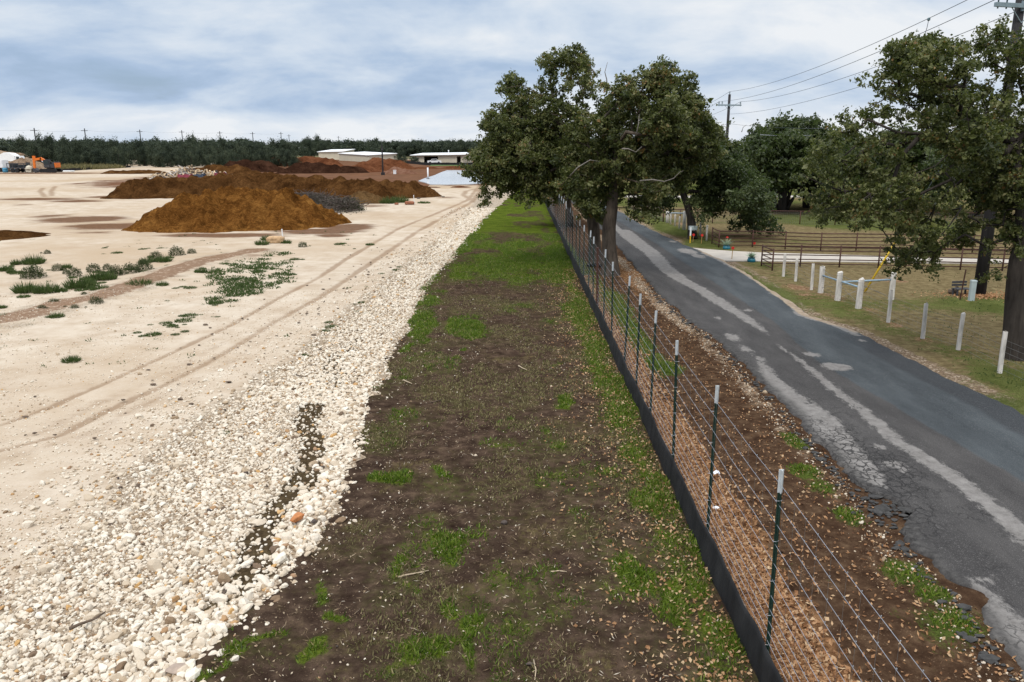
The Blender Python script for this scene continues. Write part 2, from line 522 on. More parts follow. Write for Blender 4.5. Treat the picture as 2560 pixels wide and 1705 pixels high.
c = n.mix(n.math('MULTIPLY', n.step(n.noise(p, 22.0, 3, 0.8), 0.5, 0.72), 0.22), c, (0.02, 0.02, 0.02))
hh = n.math('SUBTRACT', n.math('ADD', n.math('MULTIPLY', f1, 0.4), n.math('MULTIPLY', n.noise(p, 5.0, 6, 0.7), 0.6)), n.math('MULTIPLY', crack, 1.2))
finish(n, c, 0.85, n.bump(hh, 0.6, 0.03), spec=0.16)

M_CONC = plain('concrete', (0.41, 0.372, 0.325), 0.9, 0.12, 1.5, bump=0.1)

# land beyond
M_LAND, n = mat('ground')
p = n.pos()
c = n.ramp(n.noise(p, 0.03, 6, 0.65), [(0.35, (0.06, 0.062, 0.028)), (0.55, (0.13, 0.115, 0.055)), (0.7, (0.17, 0.145, 0.08))])
finish(n, c, 0.95, spec=0.1)

# shredded wood mulch
def mulch(name, a, b, c3, sc=1.0, pale=None):
    m, n = mat(name)
    p = n.pos()
    warp = n.vmath('ADD', p, n.scale(n.noisec(p, 1.2, 3.0), (0.9, 0.9, 0.9)))
    big = n.noise(warp, 0.55 * sc, 6, 0.68, 0.4)
    fib = n.noise(n.scale(warp, (1.0, 1.0, 2.4)), 5.0 * sc, 6, 0.78, 0.8)
    f = n.math('ADD', n.math('MULTIPLY', big, 0.5), n.math('MULTIPLY', fib, 0.5))
    c = n.ramp(f, [(0.36, a), (0.5, b), (0.63, c3)])
    fl = n.vor(n.scale(p, (1, 1, 1.8)), 7.0 * sc)
    c = n.mix(n.math('MULTIPLY', n.step(fl.outputs['Distance'], 0.35, 0.12), 0.45), c, n.ramp(fl.outputs['Color'], [(0.2, tuple(v * 0.5 for v in a)), (0.6, c3), (1.0, tuple(min(1, v * 1.5) for v in c3))]))
    if pale: c = n.mix(n.step(n.noise(p, 0.18, 5, 0.7), 0.55, 0.66), c, pale)
    hh = n.math('ADD', n.math('MULTIPLY', fib, 0.6), n.math('MULTIPLY', n.noise(p, 14.0 * sc, 4, 0.8), 0.4))
    hh = n.math('ADD', hh, n.math('MULTIPLY', n.noise(warp, 1.6 * sc, 6, 0.75), 0.9))
    clod = n.vor(warp, 3.0 * sc)
    c = n.mix(n.math('MULTIPLY', n.math('MULTIPLY', n.step(clod.outputs['Distance'], 0.35, 0.75), n.step(n.noise(p, 0.9, 4, 0.6), 0.45, 0.62)), 0.40), c, tuple(v * 0.45 for v in a))
    finish(n, c, 0.95, n.bump(hh, 1.0, 0.22 / sc), spec=0.0)
    return m


M_MULCH_A = mulch('golden_mulch', (0.034, 0.0130, 0.0042), (0.155, 0.064, 0.0150), (0.34, 0.163, 0.042))
M_MULCH_B = mulch('brown_mulch', (0.020, 0.0085, 0.0035), (0.075, 0.034, 0.0115), (0.165, 0.082, 0.030))
M_MULCH_T = mulch('tan_mulch', (0.05, 0.026, 0.011), (0.13, 0.074, 0.031), (0.25, 0.157, 0.072))
M_MULCH_R = mulch('red_soil', (0.055, 0.019, 0.009), (0.125, 0.047, 0.022), (0.20, 0.088, 0.045), 0.6)
M_MULCH_D = mulch('dark_compost', (0.012, 0.0058, 0.0038), (0.036, 0.0165, 0.010), (0.08, 0.039, 0.024), 0.6)
M_MULCH_P = mulch('pink_soil', (0.11, 0.05, 0.03), (0.185, 0.092, 0.058), (0.30, 0.185, 0.135), 0.8)
M_RUBBLE = mulch('rubble', (0.13, 0.08, 0.05), (0.26, 0.18, 0.12), (0.42, 0.33, 0.245), 0.8)


def leafmat(name, stops, tr, rough=0.5):
    m, n = mat(name)
    c = n.ramp(n.attr('tint'), stops)
    finish(n, c, rough, spec=0.35, trans=n.mix(0.5, c, tr))
    return m


M_LEAF = leafmat('oak_leaf', [(0.0, (0.024, 0.035, 0.010)), (0.35, (0.066, 0.080, 0.021)), (0.68, (0.140, 0.148, 0.045)), (0.88, (0.21, 0.212, 0.095)), (1.0, (0.21, 0.115, 0.036))], (0.13, 0.18, 0.025))
M_LEAF_L = leafmat('live_oak_leaf', [(0.0, (0.019, 0.031, 0.010)), (0.5, (0.050, 0.070, 0.021)), (1.0, (0.115, 0.134, 0.050))], (0.09, 0.15, 0.025), 0.45)
M_LEAF_F = leafmat('far_leaf', [(0.0, (0.017, 0.028, 0.019)), (0.45, (0.047, 0.064, 0.038)), (1.0, (0.112, 0.130, 0.074))], (0.03, 0.05, 0.02), 0.7)
M_WEED = leafmat('weed_leaf', [(0.0, (0.028, 0.052, 0.012)), (0.5, (0.062, 0.095, 0.026)), (1.0, (0.15, 0.17, 0.075))], (0.10, 0.17, 0.03), 0.7)
M_SAGE = leafmat('sage_leaf', [(0.0, (0.020, 0.030, 0.010)), (0.5, (0.050, 0.066, 0.022)), (1.0, (0.105, 0.118, 0.048))], (0.07, 0.10, 0.03), 0.8)
M_GRASS = leafmat('grass_blade', [(0.0, (0.034, 0.056, 0.007)), (0.45, (0.100, 0.155, 0.013)), (0.75, (0.165, 0.225, 0.024)), (0.9, (0.21, 0.21, 0.06)), (1.0, (0.34, 0.26, 0.12))], (0.10, 0.22, 0.01), 0.6)
M_DRY = leafmat('dry_leaf', [(0.0, (0.10, 0.046, 0.022)), (0.35, (0.33, 0.165, 0.075)), (0.7, (0.54, 0.325, 0.17)), (1.0, (0.68, 0.50, 0.31))], (0.25, 0.12, 0.05), 0.8)
M_STRAW = leafmat('straw', [(0.0, (0.08, 0.05, 0.03)), (0.4, (0.22, 0.15, 0.09)), (0.75, (0.45, 0.34, 0.22)), (1.0, (0.75, 0.67, 0.55))], (0.2, 0.15, 0.08), 0.8)
M_BARK = plain('bark', (0.085, 0.068, 0.054), 0.95, 0.45, 9.0, stretch=(1, 1, 0.25), bump=0.9, spec=0.1)
M_BARK_D = plain('dark_bark', (0.045, 0.038, 0.033), 0.95, 0.4, 9.0, stretch=(1, 1, 0.25), bump=0.9, spec=0.1)
M_DEAD = plain('dead_wood', (0.19, 0.17, 0.15), 0.9, 0.25, 7.0)


def stonemat(name):
    m, n = mat(name)
    c = n.ramp(n.attr('tint'), [(0.0, (0.08, 0.065, 0.058)), (0.06, (0.20, 0.135, 0.085)), (0.2, (0.37, 0.285, 0.195)), (0.4, (0.52, 0.44, 0.34)), (0.6, (0.61, 0.54, 0.445)), (0.9, (0.68, 0.63, 0.54)), (0.94, (0.48, 0.29, 0.115)), (1.0, (0.30, 0.19, 0.12))])
    nz = n.noise(n.pos(), 30.0, 4, 0.7)
    c = n.mix(n.step(nz, 0.55, 0.72), c, n.mix(0.5, c, (0.36, 0.25, 0.14)))
    finish(n, c, 0.9, n.bump(nz, 0.4, 0.01), spec=0.05)
    return m


M_STONE = stonemat('limestone')
M_ORANGE_ROCK = plain('orange_rock', (0.42, 0.17, 0.065), 0.9, 0.35, 8.0, bump=0.6)
M_GREY_ROCK = plain('grey_rock', (0.34, 0.27, 0.22), 0.9, 0.25, 8.0, bump=0.6)
M_TAN_ROCK = plain('tan_rock', (0.45, 0.30, 0.17), 0.9, 0.35, 5.0, bump=0.8)
M_RED_ROCK = plain('red_rock', (0.25, 0.10, 0.055), 0.9, 0.35, 5.0, bump=0.8)
M_BLACKF, n = mat('silt_fabric')
p = n.pos()
sx = n.node('ShaderNodeSeparateXYZ'); n.put(sx.inputs[0], p)
c = n.ramp(n.noise(n.scale(p, (1, 1, .3)), 3.0, 5, 0.65), [(0.35, (0.010, 0.010, 0.011)), (0.7, (0.024, 0.024, 0.025))])
mud = n.step(n.math('ADD', n.math('MULTIPLY', sx.outputs[2], -2.6), n.math('ADD', 0.05, n.math('MULTIPLY', n.noise(p, 4.0, 6, 0.75), 1.0))), 0.40, 0.62)
c = n.mix(n.math('MULTIPLY', mud, 0.6), c, (0.062, 0.045, 0.032))
finish(n, c, 0.8, n.bump(n.noise(n.scale(p, (1, 1, .25)), 7.0, 5, 0.7), 0.6, 0.04), spec=0.2)
M_TPOST = plain('green_steel', (0.012, 0.032, 0.024), 0.5, 0.3, 8.0)
M_TIP = plain('galvanised_tip', (0.52, 0.55, 0.57), 0.45, 0.15, 10.0, metallic=0.2)
M_WIRE = plain('galvanised_wire', (0.34, 0.36, 0.40), 0.35, 0.2, 3.0, metallic=0.4)
M_WIRE_D = plain('thin_wire', (0.17, 0.17, 0.17), 0.5, 0.2, 3.0, metallic=0.3)
M_RUST = plain('rusty_pipe', (0.060, 0.026, 0.018), 0.75, 0.45, 5.0, bump=0.2)
M_WHITE_WOOD = plain('white_post', (0.56, 0.53, 0.49), 0.85, 0.34, 9.0, stretch=(1, 1, 0.22), bump=0.6, spec=0.1)
M_WHITE = plain('white_paint', (0.74, 0.75, 0.76), 0.5, 0.06, 2.0)
M_BLUEPIPE = plain('blue_grey_pipe', (0.24, 0.33, 0.40), 0.45, 0.15, 4.0)
M_POLE = plain('treated_pole', (0.022, 0.020, 0.022), 0.8, 0.4, 6.0, stretch=(1, 1, 0.2), bump=0.4)
M_ARM = plain('grey_crossarm', (0.20, 0.26, 0.29), 0.6, 0.15, 4.0)
M_CERAMIC = plain('insulator', (0.10, 0.16, 0.18), 0.25, 0.2, 6.0, spec=0.6)
M_CABLE = plain('cable', (0.045, 0.055, 0.065), 0.5, 0.2, 2.0)
M_YELLOW = plain('yellow_plastic', (0.60, 0.40, 0.03), 0.5, 0.08, 3.0)
M_RED = plain('red_reflector', (0.70, 0.04, 0.03), 0.4, 0.1, 3.0)
M_STAKE = plain('stake_wood', (0.40, 0.24, 0.08), 0.8, 0.25, 6.0)
M_TEAL = plain('teal_glaze', (0.010, 0.14, 0.20), 0.25, 0.25, 4.0, spec=0.6)
M_AGAVE = plain('agave', (0.30, 0.38, 0.27), 0.6, 0.25, 5.0)
M_CREAM = plain('cream_metal', (0.52, 0.475, 0.375), 0.6, 0.06, 0.6)
M_ROOF = plain('white_roof', (0.80, 0.81, 0.82), 0.45, 0.05, 0.5)
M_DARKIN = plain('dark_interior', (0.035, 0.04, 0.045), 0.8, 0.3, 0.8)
M_GLASS = plain('dark_glass', (0.02, 0.03, 0.035), 0.12, 0.2, 1.0, spec=0.7)
M_ORANGE = plain('orange_paint', (0.72, 0.17, 0.02), 0.45, 0.12, 2.0)
M_RUBBER = plain('black_rubber', (0.016, 0.016, 0.017), 0.8, 0.2, 4.0)
M_STEELD = plain('dark_steel', (0.05, 0.05, 0.055), 0.6, 0.3, 3.0)
M_BLUE = plain('blue_plastic', (0.06, 0.24, 0.38), 0.5, 0.12, 2.0)
M_LUMBER = plain('scrap_lumber', (0.56, 0.42, 0.27), 0.85, 0.35, 1.2)
M_CRIMSON = plain('crimson_tarp', (0.16, 0.006, 0.022), 0.6, 0.2, 1.5)
M_NAVY = plain('navy_tarp', (0.012, 0.025, 0.05), 0.6, 0.3, 1.5)
M_UTIL = plain('utility_box', (0.36, 0.42, 0.43), 0.5, 0.08, 3.0)
M_PAPER = plain('paper', (0.72, 0.74, 0.80), 0.8, 0.08, 12.0)
M_LUMP = plain('asphalt_lump', (0.045, 0.044, 0.043), 0.9, 0.4, 12.0)
M_STICK = plain('stick', (0.10, 0.07, 0.05), 0.9, 0.4, 12.0)
M_PALESTICK = plain('pale_stick', (0.40, 0.32, 0.22), 0.9, 0.3, 12.0)
M_BRUSH = plain('brush_wood', (0.085, 0.066, 0.058), 0.95, 0.5, 2.0)
M_DRYGRASS = leafmat('dry_tall_grass', [(0.0, (0.09, 0.085, 0.035)), (0.5, (0.19, 0.165, 0.075)), (1.0, (0.30, 0.25, 0.13))], (0.2, 0.18, 0.06), 0.9)

M_WATER, n = mat('pond_water')
rip = n.noise(n.scale(n.pos(), (1.0, 0.5, 1)), 0.8, 5, 0.6)
finish(n, n.mix(n.step(n.noise(n.pos(), 0.04, 3, 0.5), 0.35, 0.7), (0.42, 0.42, 0.41), (0.52, 0.52, 0.51)), 0.13, n.bump(rip, 0.08, 0.05), spec=0.6)

# ------------------------------------------------------------------ ground sheets
def line_from_px(pts):
    """photo polyline on the ground -> (Y sorted, X)"""
    w = np.array([G(a, b)[:2] for a, b in pts])
    w = w[np.argsort(w[:, 1])]
    return w[:, 1], w[:, 0]


def at(line, y):
    return np.interp(y, line[0], line[1])


FENCE_X = lambda y: 2.70 + 0.009 * (np.asarray(y, float) - 7)
EDGE = line_from_px([(498, 1705), (540, 1613), (640, 1497), (725, 1409), (787, 1305), (846, 1196), (890, 1120), (904, 1021), (951, 940), (982, 858),
                     (1036, 787), (1050, 726), (1107, 668), (1162, 603), (1204, 547), (1250, 512), (1283, 484), (1296, 462)])
EDGE = (np.concatenate([[0], EDGE[0]]), np.concatenate([[-3.6], EDGE[1]]))
STONE_L = line_from_px([(-330, 1705), (-60, 1560), (130, 1400), (300, 1250), (441, 1109), (560, 1020), (679, 940), (765, 880), (860, 790), (960, 710), (1060, 630), (1140, 570)])
ROAD_L = line_from_px([(2519, 1640), (2427, 1505), (2330, 1428), (2207, 1290), (2120, 1200), (2055, 1125), (1996, 1060), (1922, 987), (1840, 898), (1796, 854), (1717, 800),
                       (1655, 745), (1598, 683), (1550, 628)])
ROAD_L = (np.concatenate([[0], ROAD_L[0], [70, 95, 160, 400]]), np.concatenate([[ROAD_L[1][0]], ROAD_L[1], [6.3, 5.6, 4.8, 3.0]]))
ROAD_R = line_from_px([(2560, 1046), (2403, 965), (2232, 883), (2125, 828), (2018, 794), (1959, 750), (1885, 698), (1811, 654), (1718, 619), (1647, 585), (1598, 562)])
ROAD_R = (np.concatenate([[0], ROAD_R[0], [75, 95, 160, 400]]), np.concatenate([[10.9], ROAD_R[1], [9.2, 8.8, 8.2, 7.0]]))


def wob(y, seed, amp, sc):
    return amp * (fbm(np.asarray(y, float) * sc, np.zeros_like(np.asarray(y, float)) + seed, seed, 5, 0.6) - 0.5) * 2


def ys_geo(y0, y1, k):
    return y0 * (1 + k) ** np.arange(int(math.log(y1 / y0) / math.log(1 + k)) + 2)


def sheet(name, ys, xl, xr, nc, zf, m, attrs=None, kind='structure', u=None):
    u = np.linspace(0, 1, nc) if u is None else u
    Y = np.repeat(ys[:, None], nc, 1)
    X = xl[:, None] * (1 - u) + xr[:, None] * u
    Z = zf(X, Y, u)
    A = {k: f(X, Y).ravel() for k, f in (attrs or {}).items()}
    me = np_mesh(name, np.stack([X, Y, Z], -1).reshape(-1, 3), grid_faces(len(ys), nc), m, A)
    return tag(link(name, me), kind=kind)


def ell(px, py, rx, ry, soft=0.6):
    """an ellipse given in the photo -> world ellipse mask function"""
    c = G(px, py)
    a = abs(G(px + rx, py)[0] - c[0])
    b = abs(G(px, py - ry)[1] - G(px, py + ry)[1]) / 2
    return lambda X, Y: np.exp(-(((X - c[0]) / a) ** 2 + ((Y - c[1]) / b) ** 2) ** 1.0 * 0.8)


def blobs(lst):
    fs = [(ell(*b[:4]), b[4] if len(b) > 4 else 1.0) for b in lst]
    def f(X, Y):
        r = np.zeros_like(X)
        for e, s in fs: r = np.maximum(r, s * e(X, Y))
        return r
    return f


def polydist(pts):
    W = np.array([G(a, b)[:2] for a, b in pts])
    def f(X, Y):
        d = np.full(X.shape, 1e9)
        for a, b in zip(W[:-1], W[1:]):
            v = b - a
            t = np.clip(((X - a[0]) * v[0] + (Y - a[1]) * v[1]) / (v @ v), 0, 1)
            d = np.minimum(d, np.hypot(X - a[0] - t * v[0], Y - a[1] - t * v[1]))
        return d
    return f


# base land
bm = MB()
N = 24
g1 = np.concatenate([[-6000, -2500, -1000], np.linspace(-500, 500, 18), [1000, 2500, 6000]])
g2 = np.concatenate([[-300, -60], np.linspace(-10, 700, 18), [1200, 2500, 6000, 9000]])
XX, YY = np.meshgrid(g1, g2)
tag(link('ground', np_mesh('ground', np.stack([XX, YY, np.full_like(XX, -0.35)], -1).reshape(-1, 3), grid_faces(len(g2), len(g1)), M_LAND)), kind='structure')

# yard of crushed limestone
tA = line_from_px([(-90, 1085), (0, 1060), (112, 1021), (272, 953), (414, 889), (577, 811), (713, 736), (800, 692), (862, 649), (996, 571), (1100, 530), (1170, 500)])
tB = line_from_px([(-120, 1160), (0, 1123), (149, 1086), (278, 1018), (401, 967), (509, 912), (611, 851), (696, 797), (800, 743), (930, 655), (1040, 580), (1115, 539), (1180, 505)])
tC = polydist([(108, 470), (100, 478), (112, 492)])
tD = polydist([(138, 466), (128, 478), (130, 490)])
tE = polydist([(1200, 470), (1165, 478), (1158, 488), (1180, 500)])
dirt_d = polydist([(-60, 815), (34, 800), (153, 763), (255, 743), (340, 712), (441, 676), (526, 650), (640, 628)])
stain_f = blobs([(210, 548, 120, 9), (290, 565, 150, 9, .95), (120, 540, 60, 6, .7), (870, 568, 70, 10), (800, 578, 120, 8), (560, 588, 220, 7, .85), (240, 580, 90, 6, .6), (90, 498, 140, 4, .85),
                 (190, 503, 90, 4, .8), (60, 512, 40, 3, .6), (270, 492, 60, 4, .9), (100, 433, 230, 2.4, .85), (430, 520, 60, 8, .6), (1120, 494, 50, 4, .55), (640, 640, 40, 6, .5), (205, 458, 18, 2.5, .9),
                 (300, 495, 300, 3, .45), (830, 588, 50, 5, .9), (930, 515, 70, 6, .6)])


def yard_track(X, Y):
    d1, d2 = np.abs(X - at(tA, Y)), np.abs(X - at(tB, Y))
    w = 0.10 + 0.0028 * Y
    t = np.maximum(np.exp(-(d1 / w) ** 2), np.exp(-(d2 / (w * 1.15)) ** 2))
    t = np.maximum(t, 0.55 * np.exp(-(np.abs(d2 - 0.55) / 0.35) ** 2) * (Y < 24))
    for o_, a_, w_ in ((-2.1, .34, .22), (-3.7, .30, .2), (1.9, .36, .25), (-6.4, .26, .3)):
        t = np.maximum(t, a_ * np.exp(-((X - at(tA, Y) - o_ - .8 * (fbm(Y * .06, Y * 0 + o_, 43, 2) - .5)) / w_) ** 2))
    t *= 0.35 + 0.95 * fbm(X * 0.2, Y * 0.35, 41, 3)
    for f in (tC, tD, tE): t = np.maximum(t, 0.8 * np.exp(-(f(X, Y) / 0.5) ** 2))
    return t


def yard_stone(X, Y):
    l = at(STONE_L, Y) + 0.6 * (fbm(X * .4, Y * .3, 5) - .5)
    s = sstep(X, l - 1.2, l + 0.8)
    s = np.maximum(s, 0.45 * np.exp(-((dirt_d(X, Y) - 0.9) / 0.8) ** 2))
    s = s * (1 - 0.25 * sstep(Y, 45, 90))
    return np.maximum(s, 0.28 * sstep(fbm(X * .12, Y * .12, 77, 4), .5, .65) * (Y < 60))


def gap_band(X, Y, w):
    off = np.clip(.60 + .075 * (Y - 11), .45, 1.25) + .12 * np.sin(Y * 1.3) + .5 * (fbm(Y * .9, Y * 0, 19, 4) - .5)
    return np.exp(-((X - at(EDGE, Y) + off) / w) ** 2) * sstep(Y + 3 * (fbm(X * 2, Y, 2) - .5), 7.2, 10) * sstep(Y, 25, 21) * (.45 + 1.0 * fbm(X * 1.3, Y * .8, 20, 4))


def yard_z(X, Y, u):
    z = 0.06 * (fbm(X * .15, Y * .15, 3, 3) - .5) + 0.035 * (fbm(X * 1.3, Y * 1.3, 4, 3) - .5)
    z -= 0.04 * yard_track(X, Y) * (Y < 60)
    z += 0.22 * np.exp(-(dirt_d(X, Y) / 1.1) ** 2) * fbm(X * .8, Y * .8, 8, 3)
    return z - 0.25 * sstep(X, at(EDGE, Y) + 0.25, at(EDGE, Y) + 0.7)


ys = ys_geo(4.2, 340, 0.0082)
xl = -(0.80 * ys + 12.0)
xr = at(EDGE, ys) + 1.0 + 26 * sstep(ys, 128, 150)
u = np.linspace(0, 1, 640)
sheet('gravel_yard', ys, xl, xr, 640, yard_z, M_YARD, {
    'track': yard_track, 'stone': yard_stone, 'gap': lambda X, Y: 1.1 * gap_band(X, Y, .34), 'under': lambda X, Y: sstep(Y, 76, 60) * yard_stone(X, Y),
    'dirt': lambda X, Y: 1.1 * np.exp(-(dirt_d(X, Y) / 0.75) ** 2),
    'stain': stain_f,
    'red': lambda X, Y: 1.15 * sstep(Y, 96, 125) * sstep(X, -70 - 0.1 * Y, -30 - 0.1 * Y) * (1 - 0.9 * np.exp(-((Y - 104) / 16) ** 2) * (X > -12)) * (1 - sstep(Y, 330, 340))})

# grassy soil strip between yard and fence
GB = [(947, 1204, 54, 25), (1109, 1200, 30, 12), (1144, 1339, 80, 42), (993, 1440, 32, 60), (1163, 1582, 40, 40), (1140, 1500, 38, 30), (762, 1662, 60, 34), (1022, 1665, 75, 45), (1150, 1650, 34, 60), (560, 1690, 60, 22),
      (850, 1545, 40, 25), (820, 1480, 30, 20), (620, 1640, 60, 25),
      (1635, 1274, 45, 50), (1577, 1447, 50, 50), (1685, 1505, 55, 80), (1752, 1480, 35, 70), (1725, 1370, 32, 60), (1800, 1600, 60, 80), (1650, 1230, 40, 60), (1560, 1000, 45, 60), (1600, 1130, 40, 60), (1840, 1660, 50, 40),
      (1077, 749, 34, 22), (1057, 804, 34, 30), (978, 834, 36, 12), (1043, 845, 20, 24), (1040, 873, 13, 9), (1165, 821, 54, 22), (1162, 838, 26, 8), (1169, 875, 14, 6), (1243, 665, 115, 34), (1060, 700, 40, 30, .8),
      (1385, 680, 45, 40), (1400, 1008, 20, 12), (1440, 800, 35, 60, .9), (1480, 890, 35, 50, .9), (1160, 690, 50, 20, .8), (1300, 770, 60, 12, .55), (1020, 940, 60, 9, .6), (1130, 905, 50, 20, .6), (1010, 1050, 35, 10, .6),
      (1370, 1090, 35, 25, .6), (1500, 1180, 60, 40, .6), (1450, 1300, 50, 50, .6)]
gb_f = blobs(GB)


def strip_grass(X, Y):
    Xw = X + .9 * (fbm(X * 1.6, Y * 1.1, 27, 4) - .5)
    Yw = Y + (1.3 + .05 * Y) * (fbm(X * 1.4, Y * .9, 28, 4) - .5)
    g = gb_f(Xw, Yw)
    far = sstep(Y + 14 * (fbm(X * .5, Y * .22, 29, 4) - .5), 29, 43) * (0.72 + 0.25 * sstep(X, -1.2, 2.2))
    far *= 1 - 0.8 * np.exp(-((Yw - 50) / 4) ** 2 - ((Xw + 0.4) / 1.4) ** 2) - 0.45 * np.exp(-((Yw - 39) / 2.5) ** 2 - ((Xw + 1.5) / 2) ** 2)
    far *= .55 + .9 * sstep(fbm(X * .8, Y * .3, 37, 4), .36, .55)
    g = np.maximum(g, far)
    band = 0.74 * np.exp(-((X - FENCE_X(Y) + 0.45 + .5 * (fbm(X * .6, Y * .5, 30, 3) - .5)) / (0.38 + .5 * fbm(Y * .4, X * 0, 24, 3) - .15)) ** 2) * (0.7 + 0.3 * sstep(Y, 12, 26))
    g = np.maximum(g, band)
    g = np.maximum(g * (0.5 + 0.8 * fbm(X * 1.1, Y * .7, 21, 4)), .42 * sstep(fbm(X * .8, Y * .55, 38, 5, .65), .56, .74))
    return g


def strip_z(X, Y, u):
    z = 0.03 + 0.06 * (fbm(X * .5, Y * .5, 31, 3) - .5) + 0.045 * (fbm(X * 2.5, Y * 2.5, 32, 4) - .5) + 0.02 * gb_f(X, Y)
    return z - 0.16 * np.clip(1 - u / 0.05, 0, 1) ** 1.5


ys = ys_geo(4.2, 260, 0.0062)
sl = at(EDGE, ys) - 0.10 + wob(ys, 11, 0.42, 0.9) + wob(ys, 12, 0.18, 5.0)
u = np.concatenate([np.linspace(0, .06, 6)[:-1], np.linspace(.06, 1, 120)])
STRIP = sheet('grass_strip', ys, sl, FENCE_X(ys) + 0.02, len(u), strip_z, M_STRIP, {'grass': strip_grass}, u=u)

# verge between the fence and the road
VG = blobs([(1530, 760, 40, 45), (1590, 850, 30, 45), (1640, 910, 30, 30), (1668, 925, 30, 16), (1560, 800, 25, 40), (1480, 700, 20, 60), (1430, 640, 14, 60), (2270, 1440, 50, 36), (2330, 1490, 40, 28), (2400, 1560, 60, 40, .8),
            (2010, 1180, 36, 22), (2120, 1290, 34, 22), (1985, 1105, 22, 18), (2360, 1570, 80, 50, .6), (2050, 1220, 50, 30, .5)])


def verge_leaf(X, Y):
    d = X - FENCE_X(Y)
    a = 1.2 * np.exp(-((d - 0.28) / (0.52 + 0.02 * (20 - np.minimum(Y, 20)))) ** 2) * (1 - 0.65 * sstep(Y, 14, 18)) * (0.6 + 0.7 * fbm(X * .9, Y * .5, 51, 3))
    return np.maximum(a, 0.75 * np.exp(-((Y - 36) / 9) ** 2) * np.exp(-((d - 2.3) / 0.8) ** 2))


def verge_gravel(X, Y):
    d = at(ROAD_L, Y) - X
    return (0.50 + .25 * sstep(Y, 18, 26)) * np.exp(-((d - 0.42) / 0.36) ** 2) * (0.4 + 0.9 * fbm(X * .7, Y * .4, 61, 3))


def verge_z(X, Y, u):
    d = X - FENCE_X(Y)
    return 0.02 + 0.10 * np.exp(-((d - 0.3) / 0.45) ** 2) * (Y < 20) + 0.09 * (fbm(X * .7, Y * .7, 33, 4) - .5) + 0.03 * (fbm(X * 4, Y * 4, 34, 3) - .5)


ys = ys_geo(4.2, 260, 0.0068)
sheet('road_verge', ys, FENCE_X(ys) + 0.02, at(ROAD_L, ys) + 0.35, 80, verge_z, M_VERGE, {'grass': lambda X, Y: VG(X, Y) * .95 + 0.32 * fbm(X * .5, Y * .5, 71), 'leaf': verge_leaf, 'gravel': verge_gravel})

# the road
W1 = [(1560, 580, 16), (1595, 612, 20), (1629, 637, 20), (1663, 675, 20), (1702, 706, 19), (1745, 728, 18), (1797, 762, 19), (1848, 794, 14), (1885, 820, 12), (1910, 838, 3), (1935, 860, -8), (1957, 882, 3), (2007, 916, 7),
      (2051, 957, 11), (2107, 1005, 14), (2162, 1046, 17), (2245, 1123, 23), (2307, 1158, 26), (2404, 1227, 28), (2500, 1304, 30), (2562, 1366, 33), (2660, 1440, 36)]
W2 = [(1885, 902, -6), (1902, 918, 9), (1929, 957, 19), (1966, 994, 28), (2014, 1031, 37), (2055, 1060, 42), (2095, 1131, 52), (2153, 1185, 46), (2191, 1220, 20), (2240, 1250, -20)]
W3 = [(2405, 1452, -14), (2440, 1480, 16), (2500, 1560, 52), (2545, 1620, 60), (2590, 1690, 60)]
PATCH = [(2088, 928, 38, 10), (2027, 897, 16, 5), (1831, 850, 14, 9), (1864, 881, 12, 8), (1898, 907, 12, 5), (1873, 785, 11, 3), (1793, 803, 9, 3), (2443, 1462, 30, 7), (2231, 1175, 24, 9), (2257, 1189, 14, 6), (2200, 1132, 16, 6),
         (1682, 608, 8, 2.2), (1718, 633, 22, 7), (1745, 645, 16, 5), (2152, 860, 8, 2.5), (1905, 1012, 10, 4)]


def band_sd(lst):
    w = np.array([[*G(a, b)[:2], abs(G(a + abs(h), b)[0] - G(a, b)[0]) * np.sign(h)] for a, b, h in lst])
    w = w[np.argsort(w[:, 1])]
    def f(X, Y):
        hw = np.interp(Y, w[:, 1], w[:, 2])
        sd = hw - np.abs(X - np.interp(Y, w[:, 1], w[:, 0]))
        return np.where((Y < w[0, 1] - .3) | (Y > w[-1, 1] + .3), -1.0, sd)
    return f


wb = [band_sd(b) for b in (W1, W2, W3)]
pt = []
for a, b, rx, ry in PATCH:
    c_, ax, by = G(a, b), abs(G(a + rx, b)[0] - G(a, b)[0]), abs(G(a, b - ry)[1] - G(a, b + ry)[1]) / 2
    pt.append((c_, ax, by))


def road_worn(X, Y):
    r = np.full_like(X, -1.0)
    for f in wb: r = np.maximum(r, f(X, Y))
    for c_, ax, by in pt:
        r = np.maximum(r, (1 - np.hypot((X - c_[0]) / ax, (Y - c_[1]) / by)) * min(ax, by))
    e = at(ROAD_R, Y) - X
    pale = 0.10 - np.abs(e - 0.22) + 0.75 * (fbm(X * .8, Y * .5, 91) - .5)
    r = np.maximum(r, np.where((Y > 23) & (Y < 42), pale, -1))
    far = 0.35 - np.abs(X - at(ROAD_L, Y) - 1.1) + 0.5 * (fbm(X * .4, Y * .15, 92) - .5)
    return np.maximum(r, np.where(Y > 46, far, -1))


def road_old(X, Y):
    xc = np.interp(Y, [5, 12, 16, 20, 25, 35, 45, 80], [8.6, 8.6, 8.3, 8.0, 8.4, 8.3, 8.3, 7.4])
    return sstep(X, xc + 0.25, xc - 0.25)


def road_z(X, Y, u):
    w = at(ROAD_R, Y) - at(ROAD_L, Y)
    z = 0.085 + 0.04 * np.sin(np.pi * np.clip(u, 0, 1)) + 0.02 * (fbm(X * .6, Y * .4, 81, 3) - .5) + 0.010 * (fbm(X * 3, Y * 3, 82, 3) - .5)
    lip = np.clip(1 - u / 0.022, 0, 1)
    z = z - 0.20 * lip ** 1.2 - 0.03 * np.clip(1 - u / 0.09, 0, 1) * fbm(X * 2, Y * 2, 84, 3)
    return z - 0.13 * np.clip((u - 0.965) / 0.035, 0, 1)


